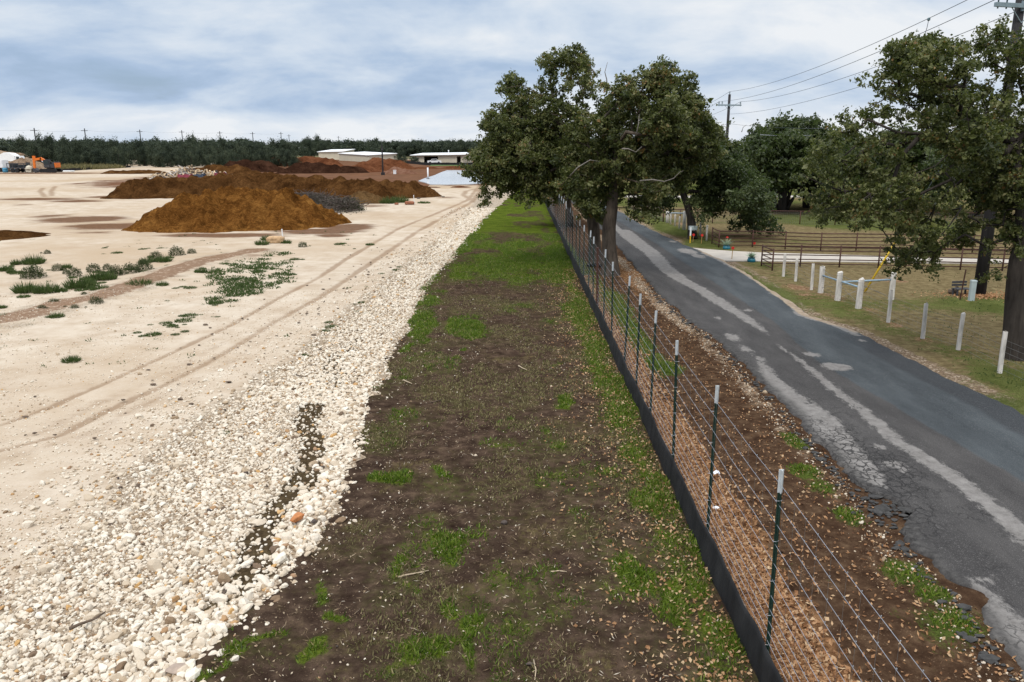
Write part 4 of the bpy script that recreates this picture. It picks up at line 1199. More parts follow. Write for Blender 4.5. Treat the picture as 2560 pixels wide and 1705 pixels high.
def simple_oak(px, py, name, label, w_px, top_px, seed, group, trunks=3, Ybase=None, leaf=.3, n=190, nl=110, m=None, lowfrac=.35, stems=0):
    g = G(px, py)
    Y = g[1]
    rad = w_px / 2 / ppm(Y)
    top = P(px, top_px, Y)[2]
    rng = np.random.default_rng(seed)
    bl = []
    for i in range(16):
        a = rng.uniform(0, 2 * math.pi); q = rng.uniform(.25, .8) * rad
        zz = top * rng.uniform(lowfrac + .12, .82) * (1 - .25 * (q / rad) ** 2)
        bl.append((g[0] + q * math.cos(a), Y + q * math.sin(a), zz, rad * rng.uniform(.26, .4)))
    for i in range(5):
        a = rng.uniform(0, 2 * math.pi)
        bl.append((g[0] + .3 * rad * math.cos(a), Y + .3 * rad * math.sin(a), top - rad * .28, rad * .28))
    tk = [g + [0, 0, -.05], g + [.05, 0, top * .14], g + np.array([.15, 0, top * .26]), g + np.array([.2, 0, top * .40])]
    t_ = make_tree(name, label, bl, tk, .032 * top + .02, n, rad * .13, nl, leaf, rad * .11, m or M_LEAF_L, M_BARK_D, seed, group=group, tint=.1, fork=1)
    for k in range(stems):
        a = 6.283 * (k + .3) / stems
        d = np.array([math.cos(a), math.sin(a) * .7, 0])
        mb = MB()
        mb.tube([d * .35 + [0, 0, -.1], d * (.5 + .1 * k) + [0, 0, top * .14], d * (.8 + .25 * k) + [0, 0, top * .30], d * (1.2 + .3 * k) + [0, 0, top * .5]], [.21, .17, .13, .06], 8)
        mb.build('trunk', M_BARK_D, t_, smooth=True)
    return t_


PO = 'oaks in the pasture'
simple_oak(1955, 530, 'live_oak_tree', 'broad dark live oak with several trunks behind the wire fence of the pasture', 300, 306, 31, PO, n=260, stems=5)
simple_oak(1880, 520, 'live_oak_tree', 'rounded live oak left of the many trunked one, behind the leaning oak', 190, 330, 32, PO, stems=2)
simple_oak(2075, 528, 'live_oak_tree', 'live oak right of the many trunked one, half hidden by the big oak', 250, 335, 33, PO, stems=3)
simple_oak(2015, 520, 'live_oak_tree', 'live oak filling the gap just right of the many trunked oak', 210, 342, 39, PO, stems=2)
simple_oak(2250, 525, 'live_oak_tree', 'live oak behind the upper crown of the right hand oak', 280, 330, 34, PO)
simple_oak(2440, 540, 'live_oak_tree', 'live oak behind the utility pole at the right', 300, 345, 35, PO)
simple_oak(1770, 470, 'live_oak_tree', 'distant live oak at the foot of the far utility pole', 150, 358, 36, PO, leaf=.4)
simple_oak(1650, 450, 'live_oak_tree', 'distant live oak seen under the forked oak, left of the far pole', 160, 362, 37, PO, leaf=.4)
simple_oak(2560, 560, 'live_oak_tree', 'live oak at the far right edge behind the thick trunk', 260, 330, 38, PO)


# far trees: one mesh each
def far_proto(seed, leaf=.40, n=32, nl=150):
    rng = np.random.default_rng(seed)
    C, T, NB = [], [], []
    for i in range(n):
        a, q = rng.uniform(0, 6.283), math.sqrt(rng.uniform(0, 1)) * 1.0
        top = 1.0 - .45 * q ** 2
        z = rng.uniform(.12, 1.0) * top
        c = np.array([q * math.cos(a), q * math.sin(a), z])
        of = rng.normal(size=(nl, 3))
        NB.append(unit(of * np.array([1, 1, 1.0]) + c * np.array([.8, .8, .2])) * 1.6)
        C.append(c + of * np.array([.135, .135, .075])); T.append(np.clip(rng.normal(.40, .14, nl) + rng.normal(0, .17) + .25 * (rng.random(nl) - .5), 0, 1))
    C = np.concatenate(C) * np.array([4.6, 4.6, 7.6]); T = np.concatenate(T)
    C[:, 2] = np.maximum(C[:, 2], .2)
    V, Fq = leaf_quads(C, leaf * rng.uniform(.6, 1.3, len(C)), leaf * rng.uniform(.5, .9, len(C)), rng, .5, nb=np.concatenate(NB))
    return V, Fq, T


def far_mesh(V, Fq, T, name='tree_mesh'):
    tk = MB()
    tk.tube([(0, 0, -.2), (0.1, 0, 2.0), (.3, 0, 4.5)], [.35, .26, .16], 6)
    TV = np.concatenate(tk.v)
    quads = [f for f in tk.f if len(f) == 4]
    nb = len(V)
    Vall = np.concatenate([V, TV])
    faces = np.concatenate([Fq, np.array(quads) + nb])
    mi = np.concatenate([np.zeros(len(Fq), int), np.ones(len(quads), int)])
    return np_mesh(name, Vall, faces, [M_LEAF_F, M_BARK_D], {'tint': np.concatenate([np.repeat(T, 4), np.zeros(len(TV))])}, smooth=False, mi=mi)


protos = [far_proto(s) for s in (301, 302, 303, 304)]
PM = [far_mesh(*p_, name='line_tree') for p_ in protos]
rng = np.random.default_rng(55)
TG = 'trees of the far tree line'


def far_tree(px, base, top, wide, label=None, k=None):
    g = G(px, base)
    h = P(px, top, g[1])[2]
    w = wide / 2 / ppm(g[1])
    o = link('line_tree', PM[rng.integers(4) if k is None else k])
    o.location = (g[0], g[1], -.1)
    o.scale = (w / 5.0, w / 5.0, h / 7.9)
    o.rotation_euler = (0, 0, rng.uniform(0, 6.28))
    return tag(o, label or 'dark oak in the continuous tree line beyond the yard', 'tree', TG)


# front row, left to right (base and top measured in the photo)
tops = [(-90, 345), (-40, 344), (8, 343), (30, 345), (62, 331), (95, 333), (120, 332), (150, 333), (180, 334), (212, 336), (245, 336), (275, 338), (305, 336), (330, 338), (360, 335), (390, 341), (420, 345), (445, 343), (470, 345), (487, 332), (515, 340), (545, 343),
        (575, 345), (605, 342), (635, 345), (660, 343), (690, 347), (715, 345)]
for i, (x, t) in enumerate(tops):
    far_tree(x, 414 + rng.uniform(-4, 2) if x > 50 else 394, t + rng.normal(0, 3.2), rng.uniform(48, 74))
    far_tree(x + rng.uniform(-12, 12), 417 + rng.uniform(-2, 2) if x > 120 else 396, t + 22 + rng.uniform(-4, 6), rng.uniform(36, 54))
far_tree(484, 404, 328, 34, 'round topped oak rising above the middle of the left tree line')
far_tree(785, 392, 333, 52, 'tallest oak of the tree line, standing just left of the sheds')
far_tree(770, 393, 345, 44, 'bushy oak directly below left of the tallest oak by the sheds')
far_tree(812, 391, 349, 40)
for x, t, w, b in [(855, 358, 46, 388), (900, 357, 50, 387), (935, 358, 44, 388), (1000, 350, 54, 389), (1025, 348, 40, 389), (1062, 352, 50, 389), (1100, 350, 46, 389), (1142, 344, 60, 391), (1180, 352, 44, 391), (1215, 348, 56, 390), (1255, 352, 60, 391), (1300, 352, 60, 391)]:
    far_tree(x, b, t, w)
far_tree(1003, 410, 374, 34, 'light green bushy tree beside the right hand shed')
far_tree(1036, 409, 386, 26, 'small spreading dark tree against the left wall of the open shed')
far_tree(930, 390, 362, 40, 'grey green tree behind the roof of the right cream shed')

# the wood beyond: one mass
mV, mF, mT, nn = [], [], [], 0
wrng = np.random.default_rng(77)
for i in range(420):
    px = wrng.uniform(-260, 1420); D = wrng.uniform(430, 950)
    if px < 700: D = wrng.uniform(250, 700)
    X = (px - CX) / F * D
    V, Fq, T = protos[i % 4]
    s = wrng.uniform(.85, 1.3)
    a = wrng.uniform(0, 6.28)
    R2 = np.array([[math.cos(a), -math.sin(a), 0], [math.sin(a), math.cos(a), 0], [0, 0, 1]])
    sub = wrng.permutation(len(Fq))[:1900]
    Vs = V.reshape(-1, 4, 3)[sub]
    cen = Vs.mean(1, keepdims=True)
    Vs = cen + (Vs - cen) * 1.6
    Vs = Vs.reshape(-1, 3)
    hz = (5.6 + (HOR - 352) / F * D + wrng.normal(0, 1.0)) / 7.7 if D > 330 else wrng.uniform(.9, 1.1)
    mV.append((Vs * np.array([s * 1.3, s * 1.3, np.clip(hz, .7, 1.6)])) @ R2.T + np.array([X, D, -.3])); mF.append(np.arange(len(Vs)).reshape(-1, 4) + nn); mT.append(np.repeat(np.clip(T[sub] - .05, 0, 1), 4)); nn += len(Vs)
for i in range(150):                      # wood behind the pasture
    px = wrng.uniform(1350, 2900); D = wrng.uniform(170, 420)
    X = (px - CX) / F * D
    V, Fq, T = protos[i % 4]
    s = wrng.uniform(.8, 1.2)
    sub = wrng.permutation(len(Fq))[:1900]
    Vs = V.reshape(-1, 4, 3)[sub]; cen = Vs.mean(1, keepdims=True); Vs = (cen + (Vs - cen) * 1.6).reshape(-1, 3)
    mV.append((Vs * np.array([s * 1.3, s * 1.3, s * .95])) + np.array([X, D, -.3])); mF.append(np.arange(len(Vs)).reshape(-1, 4) + nn); mT.append(np.repeat(np.clip(T[sub], 0, 1), 4)); nn += len(Vs)
tag(link('woodland', np_mesh('woodland', np.concatenate(mV), np.concatenate(mF), M_LEAF_F, {'tint': np.concatenate(mT)}, smooth=False)), kind='stuff')


# ------------------------------------------------------------------ weeds on the yard
def blades(n, spread, h, w, rng, lean=.5, top=.0):
    a = rng.uniform(0, 6.283, n); q = np.sqrt(rng.random(n)) * spread
    b = np.stack([q * np.cos(a), q * np.sin(a), np.full(n, -.02)], 1)
    hh = h * rng.uniform(.4, 1.1, n) * (1 - .45 * (q / spread) ** 2)
    d = np.stack([np.cos(a) * lean * (q / spread + .25), np.sin(a) * lean * (q / spread + .25), np.ones(n)], 1) + rng.normal(size=(n, 3)) * .22
    t = b + unit(d) * hh[:, None]
    s = unit(np.cross(d, rng.normal(size=(n, 3)))) * (w * rng.uniform(.6, 1.3, n))[:, None]
    mid = b * .45 + t * .55 - np.array([0, 0, .0])
    V = np.stack([b - s * .6, b + s * .6, mid + s, t, mid - s], 1).reshape(-1, 3)
    i = np.arange(n)[:, None] * 5
    return V, np.concatenate([i + np.array([[0, 1, 2, 4]])]), np.concatenate([i + np.array([[4, 2, 3]])])


def weed_mesh(kind, seed):
    rng = np.random.default_rng(seed)
    if kind == 'bush':
        n = 900
        C = unit(rng.normal(size=(n, 3))) * (rng.uniform(.3, 1, (n, 1)) ** .5)
        C[:, 2] = np.abs(C[:, 2]) * 1.0
        C = C * (1 + .25 * (fbm(C[:, 0] * 3, C[:, 1] * 3, seed)[:, None] - .5) * 2)
        V, Fq = leaf_quads(C * np.array([.5, .5, .62]), .085 * rng.uniform(.6, 1.4, n), .035, rng, .2, dirs=C * .6 + np.array([0, 0, .6]) + rng.normal(size=(n, 3)) * .4)
        return np_mesh('weed', V, Fq, M_SAGE, {'tint': np.repeat(np.clip(rng.normal(.5, .22, n), 0, 1), 4)}, smooth=False)
    n = 420 if kind == 'tuft' else 320
    V, q, t = blades(n, .5, .62 if kind == 'tuft' else .34, .014, rng, .7)
    return np_mesh('weed', V, [q, t], M_WEED, {'tint': np.repeat(np.clip(rng.normal(.45, .25, n), 0, 1), 5)}, smooth=False)


WM = {k: [weed_mesh(k, 400 + 10 * j + i) for i in range(2)] for j, k in enumerate(('bush', 'tuft', 'low'))}
WL = {'bush': 'rounded grey green weed bush on the pale limestone yard', 'tuft': 'upright green weed tuft on the pale limestone yard', 'low': 'low sparse green weed on the pale limestone yard'}
z1 = 2.944
weeds = [('tuft', 40, 225, 95), ('tuft', 120, 180, 70), ('tuft', 250, 175, 130), ('bush', 240, 275, 190), ('bush', 425, 225, 90), ('tuft', 492, 205, 66), ('bush', 550, 265, 110), ('bush', 350, 102, 55), ('tuft', 190, 382, 150), ('tuft', 350, 383, 150), ('tuft', 570, 352, 150),
         ('tuft', 640, 345, 120), ('tuft', 735, 372, 105), ('tuft', 710, 292, 120), ('tuft', 790, 290, 120), ('bush', 690, 232, 110), ('bush', 850, 258, 120), ('bush', 960, 240, 150), ('bush', 1060, 222, 130), ('tuft', 1085, 165, 90), ('tuft', 1200, 160, 110), ('bush', 1150, 135, 100),
         ('bush', 1300, 112, 120), ('tuft', 1030, 340, 150), ('tuft', 1480, 240, 80), ('low', 1650, 180, 80), ('low', 860, 98, 80), ('tuft', 15, 500, 60), ('tuft', 20, 570, 70), ('low', 90, 572, 80), ('bush', 310, 510, 70), ('bush', 400, 475, 90), ('bush', 550, 510, 70), ('tuft', 420, 572, 90),
         ('bush', 710, 475, 110), ('low', 1400, 355, 90), ('low', 1350, 600, 120), ('low', 1400, 560, 110), ('low', 1220, 615, 90), ('low', 1270, 640, 80), ('low', 1130, 700, 110), ('low', 1050, 708, 60), ('low', 1360, 675, 60), ('low', 1600, 567, 45), ('low', 1230, 450, 36), ('low', 1590, 470, 100),
         ('low', 2170, 145, 70), ('low', 2250, 855, 45), ('low', 2030, 1123, 36), ('low', 1930, 1190, 28), ('bush', 620, 405, 45), ('low', 1050, 70, 60), ('low', 1180, 62, 50), ('low', 770, 60, 40)]
special = {('low', 1650, 1425, 95): 'lone bright green weed tuft among the white stones, nearest to the camera', ('tuft', 525, 895, 110): 'lone green weed tuft at the left of the wheel tracks'}
WG = 'weeds on the limestone yard'
wi = 0
r3 = np.random.default_rng(9)


def put_weed(kind, px, py, wpx, label=None):
    g = G(px, py)
    o = link('weed', WM[kind][r3.integers(2)])
    s = wpx / ppm(g[1])
    hs = {'bush': .95, 'tuft': 1.05, 'low': .85}[kind]
    o.location = (g[0], g[1], 0.0); o.scale = (s, s, s * hs * r3.uniform(.85, 1.15)); o.rotation_euler = (0, 0, r3.uniform(0, 6.28))
    return tag(o, label or WL[kind], 'weed', WG)


for k, a, b, w in weeds:
    put_weed(k, a / z1, 600 + b / z1, w / z1)
    for q_ in range(2 if w > 75 else 1):
        put_weed('low' if q_ else k, (a + r3.normal(0, .75) * w) / z1, 600 + (b + r3.normal(0, .16) * w) / z1, w * r3.uniform(.35, .65) / z1)
for (k, a, b, w), lb in special.items(): put_weed(k, a / z1, 600 + b / z1, w / z1, lb)
for a, b, w in [(829, 818, 32), (812, 828, 26), (822, 806, 20), (917, 717, 12), (912, 735, 10), (904, 757, 20), (953, 685, 16), (990, 676, 20), (998, 668, 14), (763, 888, 18), (965, 720, 10), (848, 611, 24), (860, 609, 14), (925, 612, 22), (886, 622, 8)]:
    put_weed('low', a, b, w)
put_weed('tuft', 655, 612, 30, 'green grass clump at the left foot of the tan boulder')
put_weed('tuft', 668, 600, 26, 'taller grass clump just behind the left end of the tan boulder')
put_weed('tuft', 715, 608, 24, 'green grass clump at the right foot of the tan boulder')
put_weed('bush', 757, 617, 24, 'small grey green weed right of the tan boulder')
put_weed('tuft', 972, 508, 40, 'grass clump at the right foot of the tan pointed pile')
put_weed('tuft', 1000, 506, 36, 'grass clump beside the small red block')
put_weed('low', 1060, 508, 30, 'low grass right of the reddish block')
put_weed('bush', 872, 524, 60, 'dark green shrub at the near end of the brush heap')
put_weed('bush', 892, 526, 40, 'smaller dark shrub at the very tip of the brush heap')

# creeping ground cover patch
gcr = np.random.default_rng(21)
gx = []
while len(gx) < 300:
    a, b = gcr.uniform(1540, 2150), gcr.uniform(90, 480)
    if abs((b - 270) / 190 + (a - 1850) / 520 * .8) < .75 and fbm(a * .012, b * .03, 5, 3) > .44:
        gx.append(G(a / z1, 600 + b / z1))
Vs, Qs, Ts, tint, nn = [], [], [], [], 0
for q in gx:
    V, qd, tr = blades(26, .26, .17, .02, gcr, 1.0)
    Vs.append(V + q); Qs.append(qd + nn); Ts.append(tr + nn); nn += len(V); tint.append(np.repeat(np.clip(gcr.normal(.35, .2, 26), 0, 1), 5))
tag(link('ground_cover', np_mesh('ground_cover', np.concatenate(Vs), [np.concatenate(Qs), np.concatenate(Ts)], M_WEED, {'tint': np.concatenate(tint)}, smooth=False)), kind='stuff')

# tiny seedlings dotted over the yard
Vs, Qs, Ts, tint, nn = [], [], [], [], 0
for i in range(240):
    q = np.array([gcr.uniform(-34, -3), 20 + 34 * gcr.random() ** 1.2, 0])
    if q[0] > at(EDGE, q[1]) - 1.0 or abs(q[0] - at(tA, q[1])) < .5 or abs(q[0] - at(tB, q[1])) < .5 or fbm(q[0] * .12, q[1] * .12, 88, 3) < .47: continue
    V, qd, tr = blades(14, .08 + .16 * gcr.random() ** 2, .12, .014, gcr, .9)
    Vs.append(V + q); Qs.append(qd + nn); Ts.append(tr + nn); nn += len(V); tint.append(np.repeat(np.clip(gcr.normal(.35, .2, 14), 0, 1), 5))
tag(link('seedlings', np_mesh('seedlings', np.concatenate(Vs), [np.concatenate(Qs), np.concatenate(Ts)], M_WEED, {'tint': np.concatenate(tint)}, smooth=False)), kind='stuff')

# tall dry grass far left
Vs, Qs, Ts, tint, nn = [], [], [], [], 0
for i in range(2600):
    px, py = gcr.uniform(120, 300), gcr.uniform(411, 425.5)
    if py > 426 - (px - 140) * .045 + 2: continue
    q = G(px, py)
    V, qd, tr = blades(9, .9, 1.3, .12, gcr, .6)
    Vs.append(V + q); Qs.append(qd + nn); Ts.append(tr + nn); nn += len(V); tint.append(np.repeat(np.clip(gcr.normal(.45, .22, 9), 0, 1), 5))
tag(link('tall_grass', np_mesh('tall_grass', np.concatenate(Vs), [np.concatenate(Qs), np.concatenate(Ts)], M_DRYGRASS, {'tint': np.concatenate(tint)}, smooth=False)), kind='stuff')

# ------------------------------------------------------------------ grass blades, litter, stones near the camera
def zstrip(x, y):
    X, Y = np.asarray(x, float), np.asarray(y, float)
    return strip_z(X, Y, np.full_like(X, .5))


def zverge(x, y):
    X, Y = np.asarray(x, float), np.asarray(y, float)
    return verge_z(X, Y, np.full_like(X, .5))


def scatter_blades(name, fx, zf, n, ymax, xr, m, hmul, thr, seed, ymin=5.2):
    rng = np.random.default_rng(seed)
    Y = ymin + (ymax - ymin) * rng.random(n) ** 1.35
    lo, hi = xr(Y)
    X = lo + (hi - lo) * rng.random(n)
    keep_ = rng.random(n) < 1 - .62 * sstep(Y, 24, 34)
    X, Y = X[keep_], Y[keep_]; n = len(X)
    g = fx(X, Y) + 0.5 * (fbm(X * 2.2, Y * 2.2, 25, 4) - .5) + .35 * (fbm(X * 6, Y * 6, 26, 3) - .5)
    k = (g - thr) > rng.random(n) ** .8 * .75 - .06 * (rng.random(n) < .1)
    X, Y, g = X[k], Y[k], g[k]
    n = len(X)
    h = hmul * rng.uniform(.4, 1.2, n) * np.clip(.55 + g * .6, .5, 1.3)
    b = np.stack([X, Y, zf(X, Y) - .01], 1)
    d = unit(np.stack([rng.normal(0, .5, n), rng.normal(0, .5, n), np.ones(n)], 1))
    t = b + d * h[:, None] + np.stack([rng.normal(0, .25, n) * h, rng.normal(0, .25, n) * h, np.zeros(n)], 1)
    s = unit(np.cross(d, rng.normal(size=(n, 3)))) * (np.clip(.0016 * Y ** .55 * 1.5, .004, .012) * rng.uniform(.7, 1.3, n))[:, None]
    V = np.stack([b - s, b + s, (b + t) / 2 + s * .8 + d * .01, t, (b + t) / 2 - s * .8 + d * .01], 1).reshape(-1, 3)
    i = np.arange(n)[:, None] * 5
    tint = np.clip(rng.normal(.45, .25, n) - .25 * (g < thr + .2) + (rng.random(n) < .05) * .5, 0, 1)
    return tag(link(name, np_mesh(name, V, [i + np.array([[0, 1, 2, 4]]), i + np.array([[4, 2, 3]])], m, {'tint': np.repeat(tint, 5)}, smooth=False)), kind='stuff')


scatter_blades('grass', strip_grass, zstrip, 620000, 52, lambda y: (at(EDGE, y), FENCE_X(y) - .08), M_GRASS, .095, .30, 61)
scatter_blades('dry_grass', lambda X, Y: .15 + .75 * sstep(fbm(X * .8, Y * .55, 39, 5, .6), .48, .62), zstrip, 90000, 30, lambda y: (at(EDGE, y) + .1, FENCE_X(y) - .1), M_DRYGRASS, .065, .34, 66)
scatter_blades('verge_grass', lambda X, Y: VG(X, Y) * (0.5 + .8 * fbm(X, Y, 22)), zverge, 160000, 34, lambda y: (FENCE_X(y) + .2, at(ROAD_L, y) - .2), M_GRASS, .10, .3, 62)
scatter_blades('lawn', lambda X, Y: .25 + .4 * PG(X, Y) * fbm(X, Y, 23), lambda x, y: past_z(np.asarray(x), np.asarray(y), 0) + .03, 90000, 40, lambda y: (at(ROAD_R, y) + .7, at(ROAD_R, y) + 1.5 + .28 * y), M_WEED, .05, .28, 63, ymin=13)


def scatter_leaves(name, X, Y, zf, L, W, m, seed, up=1.6, lift=.015, tmean=.5, tsd=.25):
    rng = np.random.default_rng(seed)
    n = len(X)
    C = np.stack([X, Y, zf(X, Y) + lift + rng.uniform(0, .02, n)], 1)
    V, Fq = leaf_quads(C, L * rng.uniform(.55, 1.3, n), W * rng.uniform(.6, 1.3, n), rng, up)
    return tag(link(name, np_mesh(name, V, Fq, m, {'tint': np.repeat(np.clip(rng.normal(tmean, tsd, n), 0, 1), 4)}, smooth=False)), kind='stuff')


lr = np.random.default_rng(31)
# drift of brown oak leaves along the inside of the fence
Y = 4.8 + 30 * lr.random(60000) ** 2.0
d = np.abs(lr.normal(.28, .30, 60000)) + .03
k = lr.random(60000) < verge_leaf(FENCE_X(Y) + d, Y) * .9
scatter_leaves('leaf_drift', FENCE_X(Y[k]) + d[k], Y[k], zverge, .085, .05, M_DRY, 32, up=.9, tsd=.3)
# loose leaves on the verge and on the strip
Y = 4.8 + 34 * lr.random(7000) ** 1.6
X = FENCE_X(Y) + (at(ROAD_L, Y) - FENCE_X(Y)) * lr.random(7000) ** 1.1
scatter_leaves('loose_leaves', X, Y, zverge, .058, .034, M_DRY, 33, tmean=.48)
Y = 4.8 + 32 * lr.random(5200) ** 1.5
X = FENCE_X(Y) - .1 - np.abs(lr.normal(0, .75, 5200))
scatter_leaves('fallen_leaves', X, Y, zstrip, .06, .035, M_DRY, 34, tmean=.68)
Y = 4.8 + 32 * lr.random(15000) ** 1.5
X = at(EDGE, Y) + .2 + (FENCE_X(Y) - at(EDGE, Y) - .3) * lr.random(15000)
cl = fbm(X * .8, Y * .8, 44, 3)
k = lr.random(15000) < sstep(cl, .32, .6)
scatter_leaves('straw_litter', X[k], Y[k], zstrip, .075, .010, M_STRAW, 35, tmean=.5, lift=.008)
Y = 4.8 + 30 * lr.random(5000) ** 1.5
X = at(EDGE, Y) + .1 + (FENCE_X(Y) - at(EDGE, Y) - .2) * lr.random(5000)
scatter_leaves('wood_chips', X, Y, zstrip, .035, .022, M_STRAW, 36, tmean=.6, lift=.006)


# stones
def ico(sub):
    b = __import__('bmesh').new()
    __import__('bmesh').ops.create_icosphere(b, subdivisions=sub, radius=1.0)
    V = np.array([v.co[:] for v in b.verts]); Fq = np.array([[v.index for v in f.verts] for f in b.faces])
    b.free()
    return V, Fq


def rock_shape(V, rng, cuts=8):
    V = V * rng.uniform(.75, 1.25, 3) * np.array([1.15, 1, .75])
    for _ in range(cuts):
        nrm = unit(rng.normal(size=3)); dd = rng.uniform(.45, .8)
        s = V @ nrm
        V = V - np.outer(np.maximum(s - dd, 0), nrm) * .92
    return V + rng.normal(size=V.shape) * .02


def stones(name, X, Y, S, zf, sub, seed, sink=.25, dt=0.0):
    rng = np.random.default_rng(seed)
    BV, BF = ico(sub)
    var = [rock_shape(BV, rng) for _ in range(16)]
    n = len(X)
    A = np.array(var)[rng.integers(0, 16, n)]
    a = rng.uniform(0, 6.283, n)
    ca, sa = np.cos(a)[:, None], np.sin(a)[:, None]
    tl = rng.normal(0, .25, n)[:, None]
    x = A[:, :, 0] * ca - A[:, :, 1] * sa; y = A[:, :, 0] * sa + A[:, :, 1] * ca
    z = A[:, :, 2] + x * tl
    V = np.stack([x, y, z], -1) * (S / 2)[:, None, None]
    V += np.stack([X, Y, zf(X, Y) + S * (.5 - sink) * .6], 1)[:, None, :]
    Fq = (BF[None] + (np.arange(n) * len(BV))[:, None, None]).reshape(-1, 3)
    t = np.clip(rng.normal(.55 + dt, .2, n), .07, .9)
    odd = rng.random(n)
    t = np.where(odd < .02, rng.uniform(0, .08, n), np.where(odd > .965, rng.uniform(.92, 1, n), t))
    return tag(link(name, np_mesh(name, V.reshape(-1, 3), Fq, M_STONE, {'tint': np.repeat(t, len(BV))}, smooth=False)), kind='stuff')


sr = np.random.default_rng(41)
yz = lambda X, Y: yard_z(X, Y, 0) * 1.0 + np.where(X > at(EDGE, Y) + .2, .25 * sstep(X, at(EDGE, Y) + .25, at(EDGE, Y) + .7), 0)


def stone_sites(n, y0, y1, pw, seed, dens):
    rng = np.random.default_rng(seed)
    Y = y0 + (y1 - y0) * rng.random(n) ** pw
    lo = at(STONE_L, Y) - 1.6
    hi = at(EDGE, Y) - .10 - .22 * sstep(Y, 9, 6.5) + .3 * (fbm(X_ := Y * 0, Y * 1.3, 6) - .5)
    X = lo + (hi - lo) * rng.random(n)
    far_ = rng.random(n) < .035
    X = np.where(far_, hi + np.abs(rng.normal(0, .20, n)), X)
    return X, Y, rng


X, Y, rng = stone_sites(46000, 5.4, 17, 1.25, 42, 1)
l = at(STONE_L, Y)
p_ = .12 + .88 * sstep(X, l - .9 + .9 * (fbm(X * .7, Y * .7, 9) - .5), l + .9)
gapb = np.clip(1.25 * gap_band(X, Y, .30), 0, 1)
k = rng.random(len(X)) < p_ * (1 - .85 * gapb)
X, Y = X[k], Y[k]
S = np.exp(rng.normal(math.log(.041), .46, len(X))) * (1 + .42 * sstep(X, at(EDGE, Y) - 1.6, at(EDGE, Y) - .2)) * (1 + .12 * sstep(Y, 10, 6))
S = np.minimum(S, .21)
stones('limestone_gravel', X, Y, S, yz, 2, 43)
X, Y, rng = stone_sites(46000, 17, 74, 1.5, 44, 1)
l = at(STONE_L, Y)
k = rng.random(len(X)) < (.05 + .95 * sstep(X, l - .6 + .9 * (fbm(X * .7, Y * .7, 9) - .5), l + 1.0))
X, Y = X[k], Y[k]
stones('distant_gravel', X, Y, np.exp(rng.normal(math.log(.066), .36, len(X))) * (1 + .45 * sstep(Y, 25, 60)), yz, 1, 45)
# grit on the wheel tracks side
rng = np.random.default_rng(46)
Y = 5.4 + 26 * rng.random(30000) ** 1.3
X = at(STONE_L, Y) + .4 - (Y * .5 + 2.6) * rng.random(30000) ** 1.5
k = fbm(X * .5, Y * .5, 48, 3) > .42
stones('yard_grit', X[k], Y[k], np.exp(rng.normal(math.log(.028), .45, k.sum())), yz, 1, 47, .4, -.08)
# gravel beside the road
Y = 6 + 34 * rng.random(5200) ** 1.4
X = at(ROAD_L, Y) - .05 - np.abs(rng.normal(.2, .3, 5200))
k = rng.random(5200) < .12 + verge_gravel(X, Y)
X, Y = X[k], Y[k]
stones('roadside_gravel', X, Y, np.exp(rng.normal(math.log(.026), .42, len(X))), zverge, 1, 49, .25, -.22)
# broken lumps of asphalt along the ragged road edge
rng = np.random.default_rng(51)
Y = np.concatenate([6 + 26 * rng.random(420) ** 1.3, G(2165, 1275)[1] + rng.normal(0, .35, 130)])
X = at(ROAD_L, Y) + wob(Y, 13, 0.16, 0.8) - .08 - np.abs(rng.normal(0, .13, len(Y)))
X[-130:] += rng.uniform(0, .6, 130)
BV, BF = ico(1)
S_ = np.exp(rng.normal(math.log(.075), .45, len(X)))
Vv = np.concatenate([rock_shape(BV, rng) * np.array([1, .8, .55]) * s_ / 2 + np.array([x_, y_, float(zverge(x_, y_)) + .02]) for x_, y_, s_ in zip(X, Y, S_)])
tag(link('asphalt_rubble', np_mesh('asphalt_rubble', Vv, (BF[None] + (np.arange(len(X)) * len(BV))[:, None, None]).reshape(-1, 3), M_LUMP, smooth=False)), kind='stuff')
# dark clods dropped along the wheel tracks
Y = 7 + 38 * rng.random(150) ** 1.2
X = at(tB, Y) + rng.normal(.3, 1.1, 150)
k = X < at(EDGE, Y) - .5
X, Y = X[k], Y[k]
Vv = np.concatenate([rock_shape(BV, rng) * np.array([1, .8, .5]) * s_ / 2 + np.array([x_, y_, .02]) for x_, y_, s_ in zip(X, Y, np.exp(rng.normal(math.log(.09), .4, len(X))))])
tag(link('dark_clods', np_mesh('dark_clods', Vv, (BF[None] + (np.arange(len(X)) * len(BV))[:, None, None]).reshape(-1, 3), M_STICK, smooth=False)), kind='stuff')
# stones strewn over the soil
Y = 5.5 + 26 * rng.random(420) ** 1.4
X = at(EDGE, Y) + .15 + np.abs(rng.normal(0, 1.5, 420))
k = X < FENCE_X(Y) - .2
stones('strewn_stones', X[k], Y[k], np.exp(rng.normal(math.log(.028), .45, k.sum())), zstrip, 1, 50, .3, -.12)

# ------------------------------------------------------------------ single stones, sticks, paper
def rock(px, py, wpx, m, label, seed, flat=.7, name='boulder', sub=3, group=None, zf=None):
    rng = np.random.default_rng(seed)
    g = G(px, py)
    s = wpx / ppm(g[1]) / 2
    V, Fq = ico(sub)
    V = rock_shape(V, rng, 9) * np.array([1, .8, flat]) * s
    V += .04 * s * (fbm(V[:, 0] * 9 / s, V[:, 1] * 9 / s, seed)[:, None] - .5)
    o = link(name, np_mesh(name, V, Fq, m, smooth=False))
    o.location = (g[0], g[1], (zf(g[0], g[1]) if zf else 0) + s * flat * .45)
    o.rotation_euler = (0, 0, rng.uniform(0, .5))
    return tag(o, label, 'rock', group)


